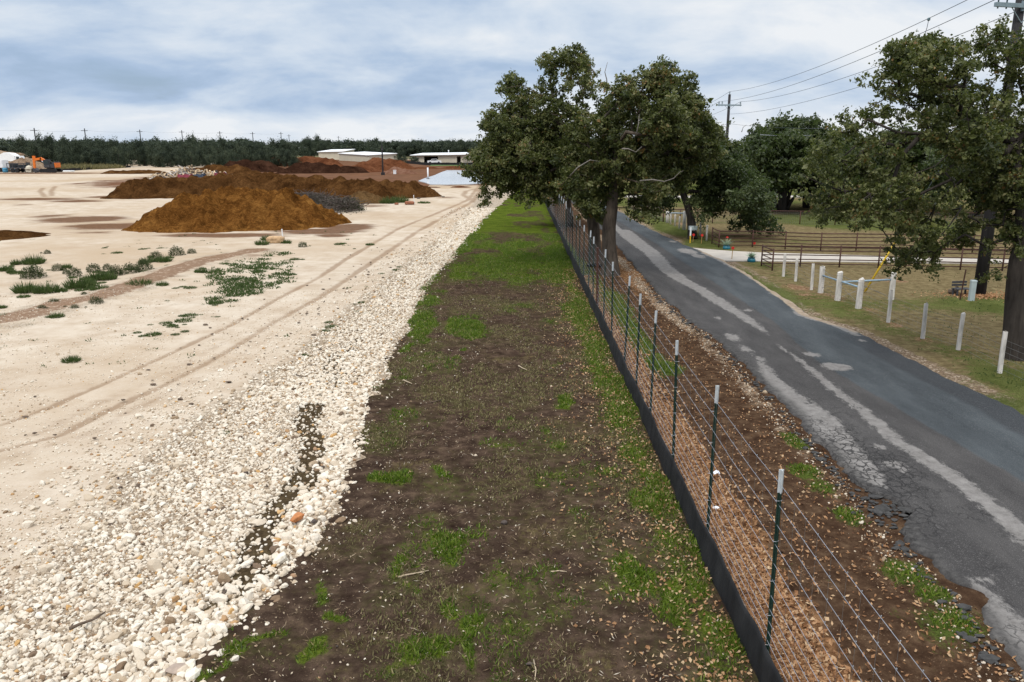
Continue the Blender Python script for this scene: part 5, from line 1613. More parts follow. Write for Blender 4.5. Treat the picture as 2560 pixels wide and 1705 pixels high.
def blockrock(px, py, wpx, hpx, m, label, seed, name='boulder'):
    g = G(px, py)
    w, h = wpx / ppm(g[1]), hpx / ppm(g[1])
    rng = np.random.default_rng(seed)
    V, Fq = ico(4)
    V = np.sign(V) * np.abs(V) ** .45
    V = V / np.abs(V).max(0)
    V = V * np.array([w / 2, w / 3, h / 2]) + .10 * h * (np.stack([fbm(V[:, 0] * 3 + 5, V[:, 2] * 3 + V[:, 1] * 2, seed + i, 4) for i in range(3)], 1) - .5) * 2
    o = link(name, np_mesh(name, V, Fq, m, smooth=False))
    o.location = (g[0], g[1] + w / 3, h * .45)
    return tag(o, label, 'rock')


rock(745, 1308, 46, M_ORANGE_ROCK, 'orange red stone at the edge of the white gravel and the soil', 1, .8, 'stone', zf=lambda x, y: .05)
rock(787, 1310, 24, M_STONE, 'white stone lying right beside the orange red one', 12, .7, 'stone', zf=lambda x, y: .02)
rock(438, 1678, 66, M_GREY_ROCK, 'flat grey brown slab of rock at the bottom corner of the gravel', 2, .45, 'stone', zf=lambda x, y: .0)
rock(1260, 1314, 20, M_STONE, 'white stone alone in the middle of the bare soil', 3, .8, 'stone', zf=lambda x, y: .03)
rock(1150, 1392, 12, M_STONE, 'small white stone below the bright grass tuft on the soil', 4, .8, 'stone', zf=lambda x, y: .03)
rock(1322, 1668, 18, M_STONE, 'white stone on the soil near the bottom of the picture', 5, .8, 'stone', zf=lambda x, y: .03)
rock(843, 1623, 9, M_STONE, 'round white pebble on the soil near the bottom left grass', 6, .95, 'stone', zf=lambda x, y: .03)
blockrock(685, 609, 44, 18, M_TAN_ROCK, 'tan boulder block on the yard in front of the golden pile', 7)
blockrock(1023, 512, 24, 9, M_RED_ROCK, 'reddish block of rock on the yard near the end of the long ridge', 8)
blockrock(991, 512, 10, 5, M_RED_ROCK, 'small dark red block left of the larger reddish block', 9)
for i, (x, y, w, m_) in enumerate([(1046, 497, 14, M_STONE), (1056, 494, 12, M_STONE), (1072, 493, 10, M_STONE), (1084, 492, 9, M_TAN_ROCK), (1098, 491, 14, M_STONE), (1108, 493, 10, M_STONE)]):
    rock(x, y, w, m_, 'pale rock lying at the right foot of the long mulch ridge', 60 + i, .5, 'stone', 2, 'pale rocks at the foot of the long ridge')


def stick(pts, r, m, label, name='stick', z=.03):
    q = [G(x, y, z) for x, y in pts]
    mb = MB()
    mb.tube(q, np.linspace(r, r * .45, len(q)), 6)
    k = len(q) // 2
    d = q[-1] - q[0]
    mb.tube([q[k], q[k] + d * .16 + np.array([d[1], -d[0], 0]) * .12 + [0, 0, .02]], [r * .5, r * .2], 5)
    o = mb.build(name, m, smooth=True)
    return tag(o, label, 'stick', 'sticks lying about')


stick([(174, 1572), (200, 1560), (232, 1549), (262, 1531)], .022, M_STICK, 'dark stick lying on the white gravel at the bottom left', z=.10)
stick([(995, 1443), (1018, 1437), (1045, 1432), (1072, 1426)], .014, M_PALESTICK, 'pale stick beside the narrow grass streak on the soil', z=.05)
stick([(1008, 950), (1022, 956), (1030, 959)], .02, M_PALESTICK, 'short pale stick on the soil left of the strip centre', z=.05)
stick([(1296, 914), (1306, 920), (1318, 925)], .018, M_PALESTICK, 'pale twig in the middle of the bare soil farther off', z=.05)
stick([(1075, 1006), (1090, 1003), (1106, 999)], .016, M_STICK, 'dark twig on the soil, half way up the strip', z=.05)
stick([(1375, 1430), (1395, 1427), (1417, 1429)], .012, M_PALESTICK, 'thin pale twig on the soil right of the strip centre', z=.05)
stick([(740, 937), (755, 941), (770, 940)], .016, M_STICK, 'dark twig on the white gravel', z=.10)
stick([(1334, 1650), (1340, 1675), (1337, 1700)], .010, M_PALESTICK, 'bleached curved twig at the bottom edge of the soil', z=.05)


def paper(px, py, s, rz, label):
    g = G(px, py, .14)
    mb = MB()
    V = [(-s, -s * .6, 0), (0, -s * .62, .03), (s, -s * .5, .01), (s * .95, s * .6, .035), (0, s * .55, .05), (-s, s * .6, .012)]
    W = [(x, y, z + .002) for x, y, z in V]
    mb.add(V + W, [[0, 5, 4, 1], [1, 4, 3, 2], [6, 7, 10, 11], [7, 8, 9, 10]] + [[i, (i + 1) % 6, 6 + (i + 1) % 6, 6 + i] for i in range(6)])
    o = mb.build('paper_scrap', M_PAPER)
    o.location = g; o.rotation_euler = (.1, .1, rz)
    return tag(o, label, 'litter', 'paper scraps in the leaf drift')


paper(1791, 1184, .055, .2, 'crumpled white paper scrap in the leaf drift, the farther of two')
paper(1789, 1274, .055, -.2, 'folded white paper scrap in the leaf drift, the nearer of two')

# ------------------------------------------------------------------ tall wire fence and silt fence
FY = [3.4, 7.45, 10.24, 12.8, 15.3, 17.3, 19.4, 22.2, 24.5, 26.5, 28.2, 30.2] + [30.2 + 2.35 * i for i in range(1, 36)]
wf = empty('wire_fence', (FENCE_X(7.0), 7.0, 0), 'tall wire fence on dark green steel posts along the grass strip', 'fence')
wl = lambda o: setattr(o, 'location', (-FENCE_X(7.0), -7.0, 0))
mb = MB()
prof = [(-.022, .004), (.022, .004), (.022, -.004), (.004, -.004), (.004, -.034), (-.004, -.034), (-.004, -.004), (-.022, -.004)]
V = [(x, y, -.3) for x, y in prof] + [(x, y, 2.22) for x, y in prof]
mb.add(V, [list(range(8))[::-1], list(range(8, 16))] + [[i, (i + 1) % 8, 8 + (i + 1) % 8, 8 + i] for i in range(8)])
for k in range(40): mb.box((0, .007, .1 + k * .054), (.014, .008, .02))
ME_POST = mb.mesh('t_post', M_TPOST)
mb = MB()
pr2 = [(x * 1.12, y * 1.12) for x, y in prof]
V = [(x, y, 2.22) for x, y in pr2] + [(x, y, 2.47) for x, y in pr2]
mb.add(V, [list(range(8))[::-1], list(range(8, 16))] + [[i, (i + 1) % 8, 8 + (i + 1) % 8, 8 + i] for i in range(8)])
for k in range(4): mb.box((0, .009, 2.25 + k * .056), (.016, .010, .022))
ME_TIP = mb.mesh('post_tip', M_TIP)
mb = MB()
mb.tube([(0, 0, -.3), (0, 0, 2.25)], .045, 10); mb.lathe((0, 0, 2.25), [(.05, 0), (.05, .03), (.02, .05)], 10)
ME_RPOST = mb.mesh('rusty_post', M_RUST)
prng = np.random.default_rng(3)
for y in FY:
    rust = abs(y - 26.5) < .01
    o = link('rusty_post' if rust else 't_post', ME_RPOST if rust else ME_POST, wf)
    o.location = (FENCE_X(y) - FENCE_X(7.0) + .02, y - 7.0, prng.uniform(-.03, .03)); k_ = .004 if y < 11 else .014; o.rotation_euler = (prng.normal(0, k_), prng.normal(0, k_), prng.normal(0, .2))
    if rust: o['label'] = 'rusty round post'
    else: link('post_tip', ME_TIP, o)
mb = MB()
WZ = [2.28, 2.06, 1.84, 1.62, 1.41, 1.22, 1.04, .88, .74, .62, .51, .41]
for z in WZ:
    pts = []
    for a, b in zip(FY[:-1], FY[1:]):
        for t in ([0, .33, .66] if b < 45 else [0]):
            y = a + (b - a) * t
            pts.append((FENCE_X(y), y, z - .018 * math.sin(math.pi * t) + prng.normal(0, .004)))
    mb.tube(pts, .0027, 4, cap=False)
for y in np.arange(3.6, 112, .31):
    yy = y + prng.normal(0, .01)
    mb.tube([(FENCE_X(yy), yy, .05), (FENCE_X(yy + .01), yy + .01, 2.27)], .0013, 3, m=1, cap=False)
    if yy < 26:
        for z in WZ: mb.box((float(FENCE_X(yy)), yy, z), (.006, .008, .008))
o = mb.build('wire_mesh', [M_WIRE, M_WIRE_D], wf); wl(o)
mb = MB()
for y in FY:
    if y < 32:
        for z in (.45, .8, 1.2, 1.65, 2.1): mb.tube([(FENCE_X(y) + .032 * math.cos(t), y + .026 * math.sin(t), z + .003 * t) for t in np.linspace(0, 6.0, 7)], .0022, 4, cap=False)
o = mb.build('wire_ties', M_WIRE, wf); wl(o)

# silt fabric
ys = np.arange(4.4, 118, .11)
prof_u = np.linspace(0, 1, 9)
YY = np.repeat(ys[:, None], 9, 1)
topz = .50 + .05 * (fbm(ys * .35, ys * 0, 3, 3) - .5) - .03 * np.abs(np.sin((ys - 7.45) * math.pi / 2.45))
Z = prof_u[None] * (topz[:, None] + .06) - .06
bulge = .085 * np.sin(prof_u * math.pi)[None] * (fbm(YY * .8, Z * 2, 9, 3) - .3) + .07 * (fbm(YY * 2.2, Z * 2.5, 12, 4) - .5) + .10 * (1 - prof_u[None]) ** 2 * (fbm(YY * 1.3, Z * 0, 15, 3) - .2)
X = FENCE_X(YY) - .05 - bulge
V1 = np.stack([X, YY, Z], -1).reshape(-1, 3); V2 = V1 + np.array([.012, 0, 0]); nr, nc = YY.shape
f1 = grid_faces(nr, nc); f2 = f1[:, ::-1] + nr * nc
i = np.arange(nr) * nc + nc - 1
ft = np.stack([i[:-1], i[:-1] + nr * nc, i[1:] + nr * nc, i[1:]], 1)
o = link('silt_fence', np_mesh('silt_fence', np.concatenate([V1, V2]), np.concatenate([f1, f2, ft]), M_BLACKF))
tag(o, 'black silt fabric strip running along the foot of the tall wire fence', 'silt fence')

# ------------------------------------------------------------------ utility poles and lines
def pole_parts(root, h, arm_z, arm_l, rz, r0=.20, r1=.13):
    mb = MB(); mb.tube([(0, 0, -.4), (0, 0, h * .5), (0, 0, h)], [r0, (r0 + r1) / 2, r1], 12)
    mb.build('pole', M_POLE, root, smooth=True)
    R = Matrix.Rotation(rz, 3, 'Z')
    w = lambda x, y, z: tuple(R @ Vector((x, y, z)))
    mb = MB()
    mb.box(w(0, -.2, arm_z), (arm_l, .11, .14), rz)
    a = mb.build('crossarm', M_ARM, root)
    mb = MB()
    mb.box(w(0, -.13, arm_z), (.16, .16, .34), rz)
    mb.tube([w(-.55, -.2, arm_z - .05), w(0, -.15, arm_z - .55)], .018, 5); mb.tube([w(.55, -.2, arm_z - .05), w(0, -.15, arm_z - .55)], .018, 5)
    mb.build('bracket', M_ARM, root)
    tops = []
    for x in (-arm_l / 2 + .12, -arm_l / 2 + .48, arm_l / 2 - .12):
        mb = MB(); mb.lathe(w(x, -.2, arm_z + .07), [(.025, -.2), (.025, .10), (.10, .12), (.11, .16), (.04, .19), (.06, .24), (.07, .28), (.02, .32)], 10)
        mb.build('insulator', M_CERAMIC, root, smooth=True)
        tops.append(w(x, -.2, arm_z + .37))
    mb = MB(); mb.lathe((0, 0, h), [(.03, -.05), (.03, .12), (.09, .14), (.09, .18), (.04, .22), (.05, .28), (.02, .32)], 10)
    mb.build('insulator', M_CERAMIC, root, smooth=True)
    return tops, (0, 0, h + .3)


nb = G(2447, 740)
near = empty('utility_pole', tuple(nb), 'near utility pole with a grey crossarm rising through the right hand oak', 'utility pole', 'utility poles along the road')
tn, capn = pole_parts(near, 11.2, 10.35, 2.5, .25, .23, .15)
fb = P(1836, 244, 92.0); fb = np.array([P(1812, 430, 92.0)[0], 92.0, 0])
far = empty('utility_pole', tuple(fb), 'distant utility pole with one crossarm standing behind the trees right of centre', 'utility pole', 'utility poles along the road')
tf, capf = pole_parts(far, 11.1, 9.95, 2.7, .12, .2, .14)
next_b = fb + np.array([5.2, 62, 0])
nxt = empty('utility_pole', tuple(next_b), 'utility pole beyond the distant one, hidden behind the oaks', 'utility pole', 'utility poles along the road')
tx, capx = pole_parts(nxt, 11.1, 9.95, 2.7, .12, .2, .14)


def wire(name, a, b, sag, r, label, m=M_CABLE, group='overhead lines', n=24, cat='cable'):
    a, b = np.asarray(a, float), np.asarray(b, float)
    t = np.linspace(0, 1, n)[:, None]
    p_ = a * (1 - t) + b * t - np.array([0, 0, 1]) * sag * 4 * t * (1 - t)
    mb = MB(); mb.tube(p_, r, 5)
    return tag(mb.build(name, m, smooth=True), label, cat, group), p_


A = lambda base, off: np.asarray(base) + np.asarray(off)
wn = [('topmost overhead line of the near span', capn, capf), ('overhead line just below the topmost, left of the near crossarm', tn[1], tf[0]), ('overhead line on the right end of the crossarms', tn[2], tf[2])]
wpts = {}
for lab, a, b in wn:
    _, wpts[lab] = wire('power_line', A(nb, a), A(fb, b), .75, .014, lab)
_, wpts['n'] = wire('power_line', A(nb, (-.2, -.1, 9.35)), A(fb, (.0, -.1, 9.0)), .6, .012, 'single overhead line fixed to the near pole below its crossarm')
_, wpts['c'] = wire('power_line', A(nb, (-.2, -.1, 6.4)), A(fb, (0, -.1, 8.0)), .35, .012, 'lowest overhead line, sagging into the crown of the right hand oak')
for lab, a, b in [('left outer line beyond the distant pole', tf[0], tx[0]), ('right outer line beyond the distant pole', tf[2], tx[2]), ('top line beyond the distant pole', capf, capx), ('low line beyond the distant pole', (0, -.1, 8.0), (0, -.1, 8.0))]:
    wire('power_line', A(fb, a), A(next_b, b), .8, .016, lab)
# lines leaving the near pole towards the camera side, and the service drop over the trees
for lab, a in [('top line from the near pole leaving the picture at the right', capn), ('crossarm line from the near pole leaving the picture at the right', tn[1])]:
    wire('power_line', A(nb, a), A(nb, (-3, -50, a[2])), .8, .014, lab)
wire('service_line', P(1900, 337, 66), P(2030, 338.5, 66), .05, .022, 'thin pale service line crossing in front of the many trunked oak', M_WIRE)

# drop taps hanging from the lines
def tap(line, frac, side, label):
    p_ = wpts[line]
    q = p_[int(frac * (len(p_) - 1))]
    root = empty('line_tap', tuple(q), label, 'line tap', 'taps hanging from the overhead lines')
    mb = MB(); mb.lathe((0, 0, -.05), [(.04, -.06), (.07, -.02), (.07, .05), (.03, .08)], 8); mb.build('clamp', M_CERAMIC, root)
    mb = MB(); mb.tube([(0, 0, -.05), (side * .05, -.03, -.4), (side * .14, -.05, -.75)], .014, 5); mb.tube([(side * .15, -.05, -1.15), (side * .2, -.06, -2.2), (side * .3, -.2, -4.2)], .010, 5)
    mb.build('lead', M_CABLE, root, smooth=True)
    mb = MB(); mb.lathe((side * .145, -.05, -1.2), [(.02, 0), (.055, .04), (.04, .1), (.055, .16), (.04, .22), (.055, .28), (.03, .36), (.02, .48)], 8); mb.build('arrester', M_STEELD, root)


tap('topmost overhead line of the near span', .135, -1, 'drop tap on the topmost line, the nearer one to the pole')
tap('overhead line just below the topmost, left of the near crossarm', .215, -1, 'drop tap hanging from the second line, farthest from the pole')
tap('single overhead line fixed to the near pole below its crossarm', .1, -1, 'drop tap on the single lower line') if False else None
wpts['single'] = wpts['n']
tap('single', .105, -1, 'short drop tap on the single lower line just above the oak crown')

# guy wire with yellow guard
ga = G(2160, 733)
gt = A(nb, (0, 0, 9.0))
gd = (gt - ga) / np.linalg.norm(gt - ga)
wire('guy_wire', ga, gt, 0, .010, 'steel guy wire slanting up to the near pole', cat='guy wire', group='guy of the near pole', n=4)
mb = MB()
L = np.linalg.norm(P(2231, 617, ga[1] - .1) - ga)
mb.tube([ga + gd * .05, ga + gd * 2.9], [.042, .036], 8)
tag(mb.build('guy_guard', M_YELLOW, smooth=True), 'yellow plastic guard slanting over the foot of the guy wire', 'guy guard')

# far row of poles over the wood
pr_ = [(85, 320, 300, 1.0), (211, 321, 330, 1.0), (349, 324, 370, 1.0), (454, 325.5, 400, 1.0), (549, 328, 430, 1.0), (631, 330, 460, 1.0), (702, 330, 480, 1.0), (722, 336, 560, .9), (846, 340, 640, .9)]
bases = []
mbp = MB()
mbp.tube([(0, 0, -.3), (0, 0, 12)], [.24, .17], 6)
ME_FP = mbp.mesh('far_pole', M_POLE)
for x, y, D, s in pr_:
    q = P(x, y, D)
    root = empty('utility_pole', (q[0], D, 0), 'far utility pole in the row above the left tree line', 'utility pole', 'far row of utility poles')
    o = link('pole', ME_FP, root); o.scale = (1, 1, q[2] / 12)
    mb = MB(); mb.box((0, -.3, q[2] - .9), (2.6, .18, .18)); mb.build('crossarm', M_POLE, root)
    bases.append(q)
for i in range(len(bases) - 3):
    wire('far_power_line', bases[i] + [0, 0, -.6], bases[i + 1] + [0, 0, -.6], .7, .018, 'far overhead line between the poles above the tree line', group='far overhead lines', n=8)
wire('far_power_line', bases[0] + [0, 0, -.6], P(-120, 317, 270), .7, .018, 'far overhead line between the poles above the tree line', group='far overhead lines', n=8)

# dark lamp pole on the yard and the pond standpipe
g = G(957.5, 437.5)
root = empty('lamp_pole', tuple(g), 'dark slim pole with a small lamp standing behind the long mulch ridge', 'pole')
mb = MB(); mb.tube([(0, 0, -.3), (0, 0, 5.6)], [.17, .13], 8); mb.box((0, 0, .25), (.7, .7, .5), bevel=.1); mb.build('pole', M_POLE, root)
mb = MB(); mb.lathe((0, 0, 4.75), [(.05, -.1), (.16, 0), (.2, .14), (.12, .26)], 8); mb.tube([(0, 0, 5.6), (0, 0, 6.0)], .05, 6); mb.build('lamp', M_STEELD, root)
g = G(1070, 448)
root = empty('standpipe', tuple(g + [0, 0, .1]), 'white standpipe rising from the settling pond', 'pipe')
mb = MB(); mb.tube([(0, 0, -.4), (0, 0, 1.86)], .125, 12); mb.build('pipe', M_WHITE, root, smooth=True)
mb = MB(); mb.lathe((0, 0, -.1), [(.4, 0), (.4, .12), (.2, .22)], 12); mb.build('collar', M_STEELD, root)
g = G(987, 435)
mb = MB(); mb.box((0, 0, .35), (.55, .4, .7), bevel=.05); mb.box((0, 0, .75), (.65, .5, .1))
o = mb.build('utility_box', M_WHITE); o.location = g; tag(o, 'small white box on the ground right of the dark lamp pole', 'box')
for x, y0, h, lab in [(709, 607, .75, 'thin white marker stake beside the tan boulder'), (1036, 510, .8, 'thin white marker stake beside the reddish block')]:
    g = G(x, y0)
    mb = MB(); mb.tube([(0, 0, -.1), (-.05, 0, h)], .035, 6); mb.lathe((-.05, 0, h), [(.04, -.02), (.045, .04), (.01, .07)], 6)
    o = mb.build('marker_stake', M_WHITE); o.location = g; tag(o, lab, 'stake')

# ------------------------------------------------------------------ white post fence
def white_post(px, py, toppx, r, thick, parent, off, name):
    g = G(px, py)
    h = P(px, toppx, g[1])[2]
    mb = MB()
    rng = np.random.default_rng(int(px))
    mb.tube([(0, 0, -.15), (rng.normal(0, .01), rng.normal(0, .01), h * .5), (rng.normal(0, .012), 0, h - .02), (0, 0, h)], [r * 1.06, r, r * .98, r * .8], 12)
    if thick: mb.lathe((0, 0, h - .12), [(r * 1.03, 0), (r * 1.03, .02)], 12)
    o = mb.build(name, M_WHITE_WOOD, parent, smooth=False)
    o.location = g - off
    return g, h


g0 = G(2145, 774)
pf = empty('post_fence', tuple(g0), 'white wooden post fence with thick braced corner posts beside the road verge', 'fence')
thin = [(2640, 1000, 872), (2499, 933, 827), (2395, 876, 782.5), (2306.5, 847, 757.5), (2220, 807, 725), (2028.5, 725, 658), (1988.5, 704, 646.5), (1958, 693, 633.5)]
TH = {}
for x, y, t in thin: TH[x] = white_post(x, y, t, .058, False, pf, g0, 'post')
for x, y, t in [(2145, 774, 697), (2093, 754, 679.5), (2051, 733.5, 665), (2227, 752, 681)]: TH[x] = white_post(x, y, t, .10, True, pf, g0, 'corner_post')
top = lambda x, f=.9: np.array([TH[x][0][0], TH[x][0][1], TH[x][1] * f])
mb = MB(); mb.tube([top(2051, .66) - g0, top(2145, .72) - g0], .034, 8); mb.build('brace_pipe', M_BLUEPIPE, pf, smooth=True)
mb = MB(); mb.tube([top(2093, .66) - g0, top(2227, .75) - g0], .034, 8); mb.build('brace_pipe', M_BLUEPIPE, pf, smooth=True)
mb = MB()
order = [2640, 2499, 2395, 2306.5, 2220, 2145, 2093, 2051, 2028.5, 1988.5, 1958]
for z in (.12, .27, .42, .57, .72, .87):
    mb.tube([np.array([TH[x][0][0], TH[x][0][1], min(z, TH[x][1] - .06)]) - g0 for x in order], .003, 4, cap=False)
for a, b in zip(order[:-1], order[1:]):
    A_, B_ = TH[a][0], TH[b][0]
    for t in np.arange(.04, 1, .3 / np.linalg.norm(A_ - B_)):
        q = A_ * (1 - t) + B_ * t - g0
        mb.tube([q, q + [0, 0, .87]], .0016, 3, cap=False)
for a, b in [((2093, .9), (2227, .1)), ((2093, .1), (2227, .9)), ((2051, .9), (2145, .2)), ((2051, .2), (2145, .9))]:
    mb.tube([top(*a) - g0, top(*b) - g0], .007, 4, cap=False)
mb.build('wire_mesh', M_WIRE_D, pf)
# back run of that fence out across the pasture
# ------------------------------------------------------------------ rusty pipe rail fences
def pipe_fence(name, label, posts, h, wing, rails=5, group='rusty pipe fences beside the driveway', zo=.05):
    g = [G(x, y) for x, y in posts]
    o0 = g[0]
    root = empty(name, tuple(o0), label, 'fence', group)
    for q in g:
        mb = MB(); mb.tube([(0, 0, -.2), (0, 0, h + .03)], .036, 8); mb.lathe((0, 0, h + .03), [(.036, 0), (.02, .015)], 8)
        o = mb.build('post', M_RUST, root, smooth=True); o.location = q - o0
    for k in range(rails):
        z = h * (1 - k * .8 / (rails - 1)) - .03
        mb = MB()
        for i, (a, b) in enumerate(zip(g[:-1], g[1:])):
            mb.tube([a - o0 + [0, 0, z], b - o0 + [0, 0, z]], .030 if k == 0 else .024, 8)
        mb.build('rail', M_RUST, root, smooth=True)
    return root


pipe_fence('pipe_fence', 'rear rusty pipe rail fence along the far side of the driveway', [(1779.5, 611), (1796.6, 620), (1880.5, 620), (1962.5, 624), (2051, 627.5), (2139.4, 628), (2233, 629), (2330, 631), (2430, 633), (2530, 636), (2640, 639)], .97, 1)
pipe_fence('pipe_fence', 'front rusty pipe rail fence with a short wing along the near side of the driveway', [(1930, 680), (1903, 667), (1999.8, 668), (2097.8, 670), (2195, 671.5), (2295, 673.5), (2400, 676), (2505, 678.5), (2620, 682)], 1.02, 1)

# mesh fence across the pasture, turning towards the road
def mesh_fence(name, label, posts, h, group=None):
    g = [G(x, y) for x, y in posts]
    o0 = g[0]
    root = empty(name, tuple(o0), label, 'fence', group)
    for q in g:
        mb = MB(); mb.tube([(0, 0, -.2), (0, 0, h + .02)], .04, 8)
        o = mb.build('post', M_RUST, root, smooth=True); o.location = q - o0
    mb = MB()
    for a, b in zip(g[:-1], g[1:]): mb.tube([a - o0 + [0, 0, h], b - o0 + [0, 0, h]], .032, 8)
    mb.build('top_rail', M_RUST, root, smooth=True)
    mb = MB()
    for a, b in zip(g[:-1], g[1:]):
        n = max(2, int(np.linalg.norm(a - b) / .12))
        for t in np.linspace(0, 1, n): q = a * (1 - t) + b * t - o0; mb.tube([q + [0, 0, .03], q + [0, 0, h]], .0045, 3, cap=False)
        for z in np.linspace(.05, h - .08, 9): mb.tube([a - o0 + [0, 0, z], b - o0 + [0, 0, z]], .0045, 3, cap=False)
    mb.build('mesh_panel', M_WIRE_D, root)


mesh_fence('mesh_fence', 'dark wire mesh fence with a rusty top rail across the pasture', [(1658, 556), (1700, 557), (1743, 558), (1781, 559), (1850, 560), (1925, 561), (1999, 562), (2087, 563), (2170, 564), (2260, 565), (2360, 566), (2470, 568)], .98, 'wire mesh fences of the pasture')
mesh_fence('mesh_fence', 'dark mesh fence running back along the far road verge from the white gate posts', [(1657.5, 555.5), (1641, 549), (1629, 544), (1617, 539), (1605, 535), (1594, 531), (1584, 527.5), (1570, 523)], .98, 'wire mesh fences of the pasture')

# white gate posts by the leaning oak
def stout(pts, name, label, bar):
    gs = [G(x, y) for x, y, *_ in pts]
    o0 = gs[0]
    root = empty(name, tuple(o0), label, 'fence', 'white post fences')
    for (x, y, t, r), q in zip(pts, gs):
        h = P(x, t, q[1])[2]
        mb = MB(); mb.tube([(0, 0, -.1), (0, 0, h - .02), (0, 0, h)], [r, r, r * .8], 10)
        o = mb.build('post', M_WHITE_WOOD, root, smooth=True); o.location = q - o0
    a, b = bar
    A_, B_ = G(a[0], a[1]), G(b[0], b[1])
    za, zb = P(a[0], a[2], A_[1])[2], P(b[0], b[2], B_[1])[2]
    mb = MB(); mb.tube([np.array([A_[0], A_[1], za]) - o0, np.array([B_[0], B_[1], zb]) - o0], .04, 8); mb.build('brace_pipe', M_BLUEPIPE, root, smooth=True)
    mb = MB()
    for z in (.25, .5, .75): mb.tube([q - o0 + [0, 0, z] for q in gs], .004, 3, cap=False)
    mb.build('wire', M_WIRE_D, root)


stout([(1668, 558.5, 528, .12), (1676, 562, 533, .06), (1687, 567, 536, .055), (1698, 572, 541, .055), (1710, 575, 528, .12), (1737, 583, 553, .06), (1750, 590, 557, .06), (1766, 603, 563, .06)], 'white_post_fence',
      'short run of white posts with a pale pipe brace behind the leaning oak', ((1668, 558.5, 532.5), (1710, 575, 533)))

# tied band and sign stake by the leaning oak
g = G(1731, 600)
mb = MB(); mb.lathe((0, 0, .62), [(.27, 0), (.275, .1), (.27, .22)], 14); mb.tube([(-.27, -.02, .84), (0, -.3, .85), (.28, -.02, .84)], .02, 6)
o = mb.build('trunk_band', M_UTIL); o.location = g + [0, 0, 0]; tag(o, 'grey band tied round the trunk of the leaning oak', 'band')
g = G(1725, 609)
root = empty('marker_post', tuple(g), 'white and yellow striped marker post at the road verge by the leaning oak', 'marker')
mb = MB(); mb.box((0, 0, .22), (.07, .05, .5)); mb.build('base_sleeve', M_YELLOW, root)
mb = MB(); mb.box((0, 0, .72), (.09, .04, .5), bevel=.01); mb.build('marker_plate', M_WHITE, root)


def reflector(px, py, toppx, label):
    g = G(px, py)
    h = P(px, toppx, g[1])[2]
    root = empty('reflector_stake', tuple(g), label, 'reflector', 'red reflector stakes along the driveway')
    mb = MB(); mb.tube([(0, 0, -.1), (.02, 0, h)], .018, 6); mb.build('stake', M_STAKE, root)
    mb = MB(); mb.tube([(.02, -.03, h), (.02, .0, h)], .075, 12); mb.build('reflector', M_RED, root)


reflector(1829, 651, 620, 'red reflector stake at the near edge of the driveway mouth')
reflector(1753, 610, 588, 'red reflector stake between the leaning oak and the rear pipe fence')
reflector(1884, 619, 608, 'low red reflector at the foot of the rear pipe fence')
reflector(1816, 612, 594, 'red reflector stake behind the rear teal planter')
reflector(1732, 606, 587, 'pinkish red reflector right of the striped marker post')


def planter(px, py, wpx, label, plant, seed):
    g = G(px, py)
    r = wpx / 2 / ppm(g[1])
    root = empty('planter', tuple(g), label, 'planter', 'teal planters at the driveway')
    mb = MB(); mb.lathe((0, 0, 0), [(r * .75, 0), (r * .95, r * .25), (r, r * .55), (r * .92, r * .85), (r * .78, r * 1.0), (r * .82, r * 1.12), (r * .9, r * 1.2), (r * .74, r * 1.2), (r * .7, r * 1.05)], 24)
    mb.build('pot', M_TEAL, root, smooth=True)
    rng = np.random.default_rng(seed)
    n = 30 if plant == 'agave' else 60
    Vs, nn, fs = [], 0, []
    for i in range(n):
        a = i * 2.4; e = rng.uniform(.25, 1.2)
        L = r * (2.0 if plant == 'agave' else 2.6) * rng.uniform(.6, 1)
        d = np.array([math.cos(a) * math.cos(e), math.sin(a) * math.cos(e), math.sin(e)])
        s = np.array([-math.sin(a), math.cos(a), 0]) * r * (.17 if plant == 'agave' else .06)
        b = np.array([0, 0, r * 1.1])
        m1 = b + d * L * .55 + s * .2
        tip = b + d * L + np.array([math.cos(a), math.sin(a), 0]) * L * .15
        Vs += [b - s * .6, b + s * .6, m1 + s, tip, m1 - s, m1 - np.array([0, 0, r * .06])]
        fs += [[nn, nn + 1, nn + 2, nn + 5], [nn, nn + 5, nn + 4], [nn + 5, nn + 2, nn + 3], [nn + 4, nn + 5, nn + 3]]; nn += 6
    mb = MB(); mb.add(Vs, fs); mb.build('plant', M_AGAVE, root)


planter(1878, 656, 21, 'round teal pot with a pale agave at the near edge of the driveway', 'agave', 1)
planter(1816, 624.5, 19, 'round teal pot with a thin green plant before the rear pipe fence', 'yucca', 2)

# pedestal, rusty stake, timber bench and wood chips by the near pole
g = G(2427, 755)
root = empty('utility_pedestal', tuple(g), 'grey utility pedestal in front of the near utility pole', 'pedestal')
mb = MB(); mb.box((0, 0, .38), (.19, .16, .78), bevel=.02); mb.build('cabinet', M_UTIL, root)
mb = MB(); mb.box((0, 0, .79), (.21, .18, .05), bevel=.02, taper=.9); mb.build('lid', M_UTIL, root)
g = G(2399, 754)
mb = MB(); mb.box((0, 0, .55), (.035, .035, 1.3)); mb.box((0, -.02, .55), (.012, .03, 1.28))
o = mb.build('metal_stake', M_RUST); o.location = g; o.rotation_euler = (0, .06, 0); tag(o, 'thin rusty metal stake left of the grey pedestal', 'stake')
g = G(2402, 741)
root = empty('bench', tuple(g), 'low dark bench behind the rusty stake near the utility pole', 'bench', rz=.15)
mb = MB()
for i in range(3): mb.box((0, -.12 + i * .12, .30), (.62, .09, .03))
mb.build('seat', M_STEELD, root)
for sx in (-.26, .26):
    for sy in (-.12, .12):
        m2 = MB(); m2.box((sx, sy, .14), (.05, .05, .30)); m2.build('leg', M_STEELD, root)
mb = MB()
for i in range(2): mb.box((0, .17, .42 + i * .11), (.62, .025, .08))
mb.build('backrest', M_STEELD, root)
g = G(2380, 737)
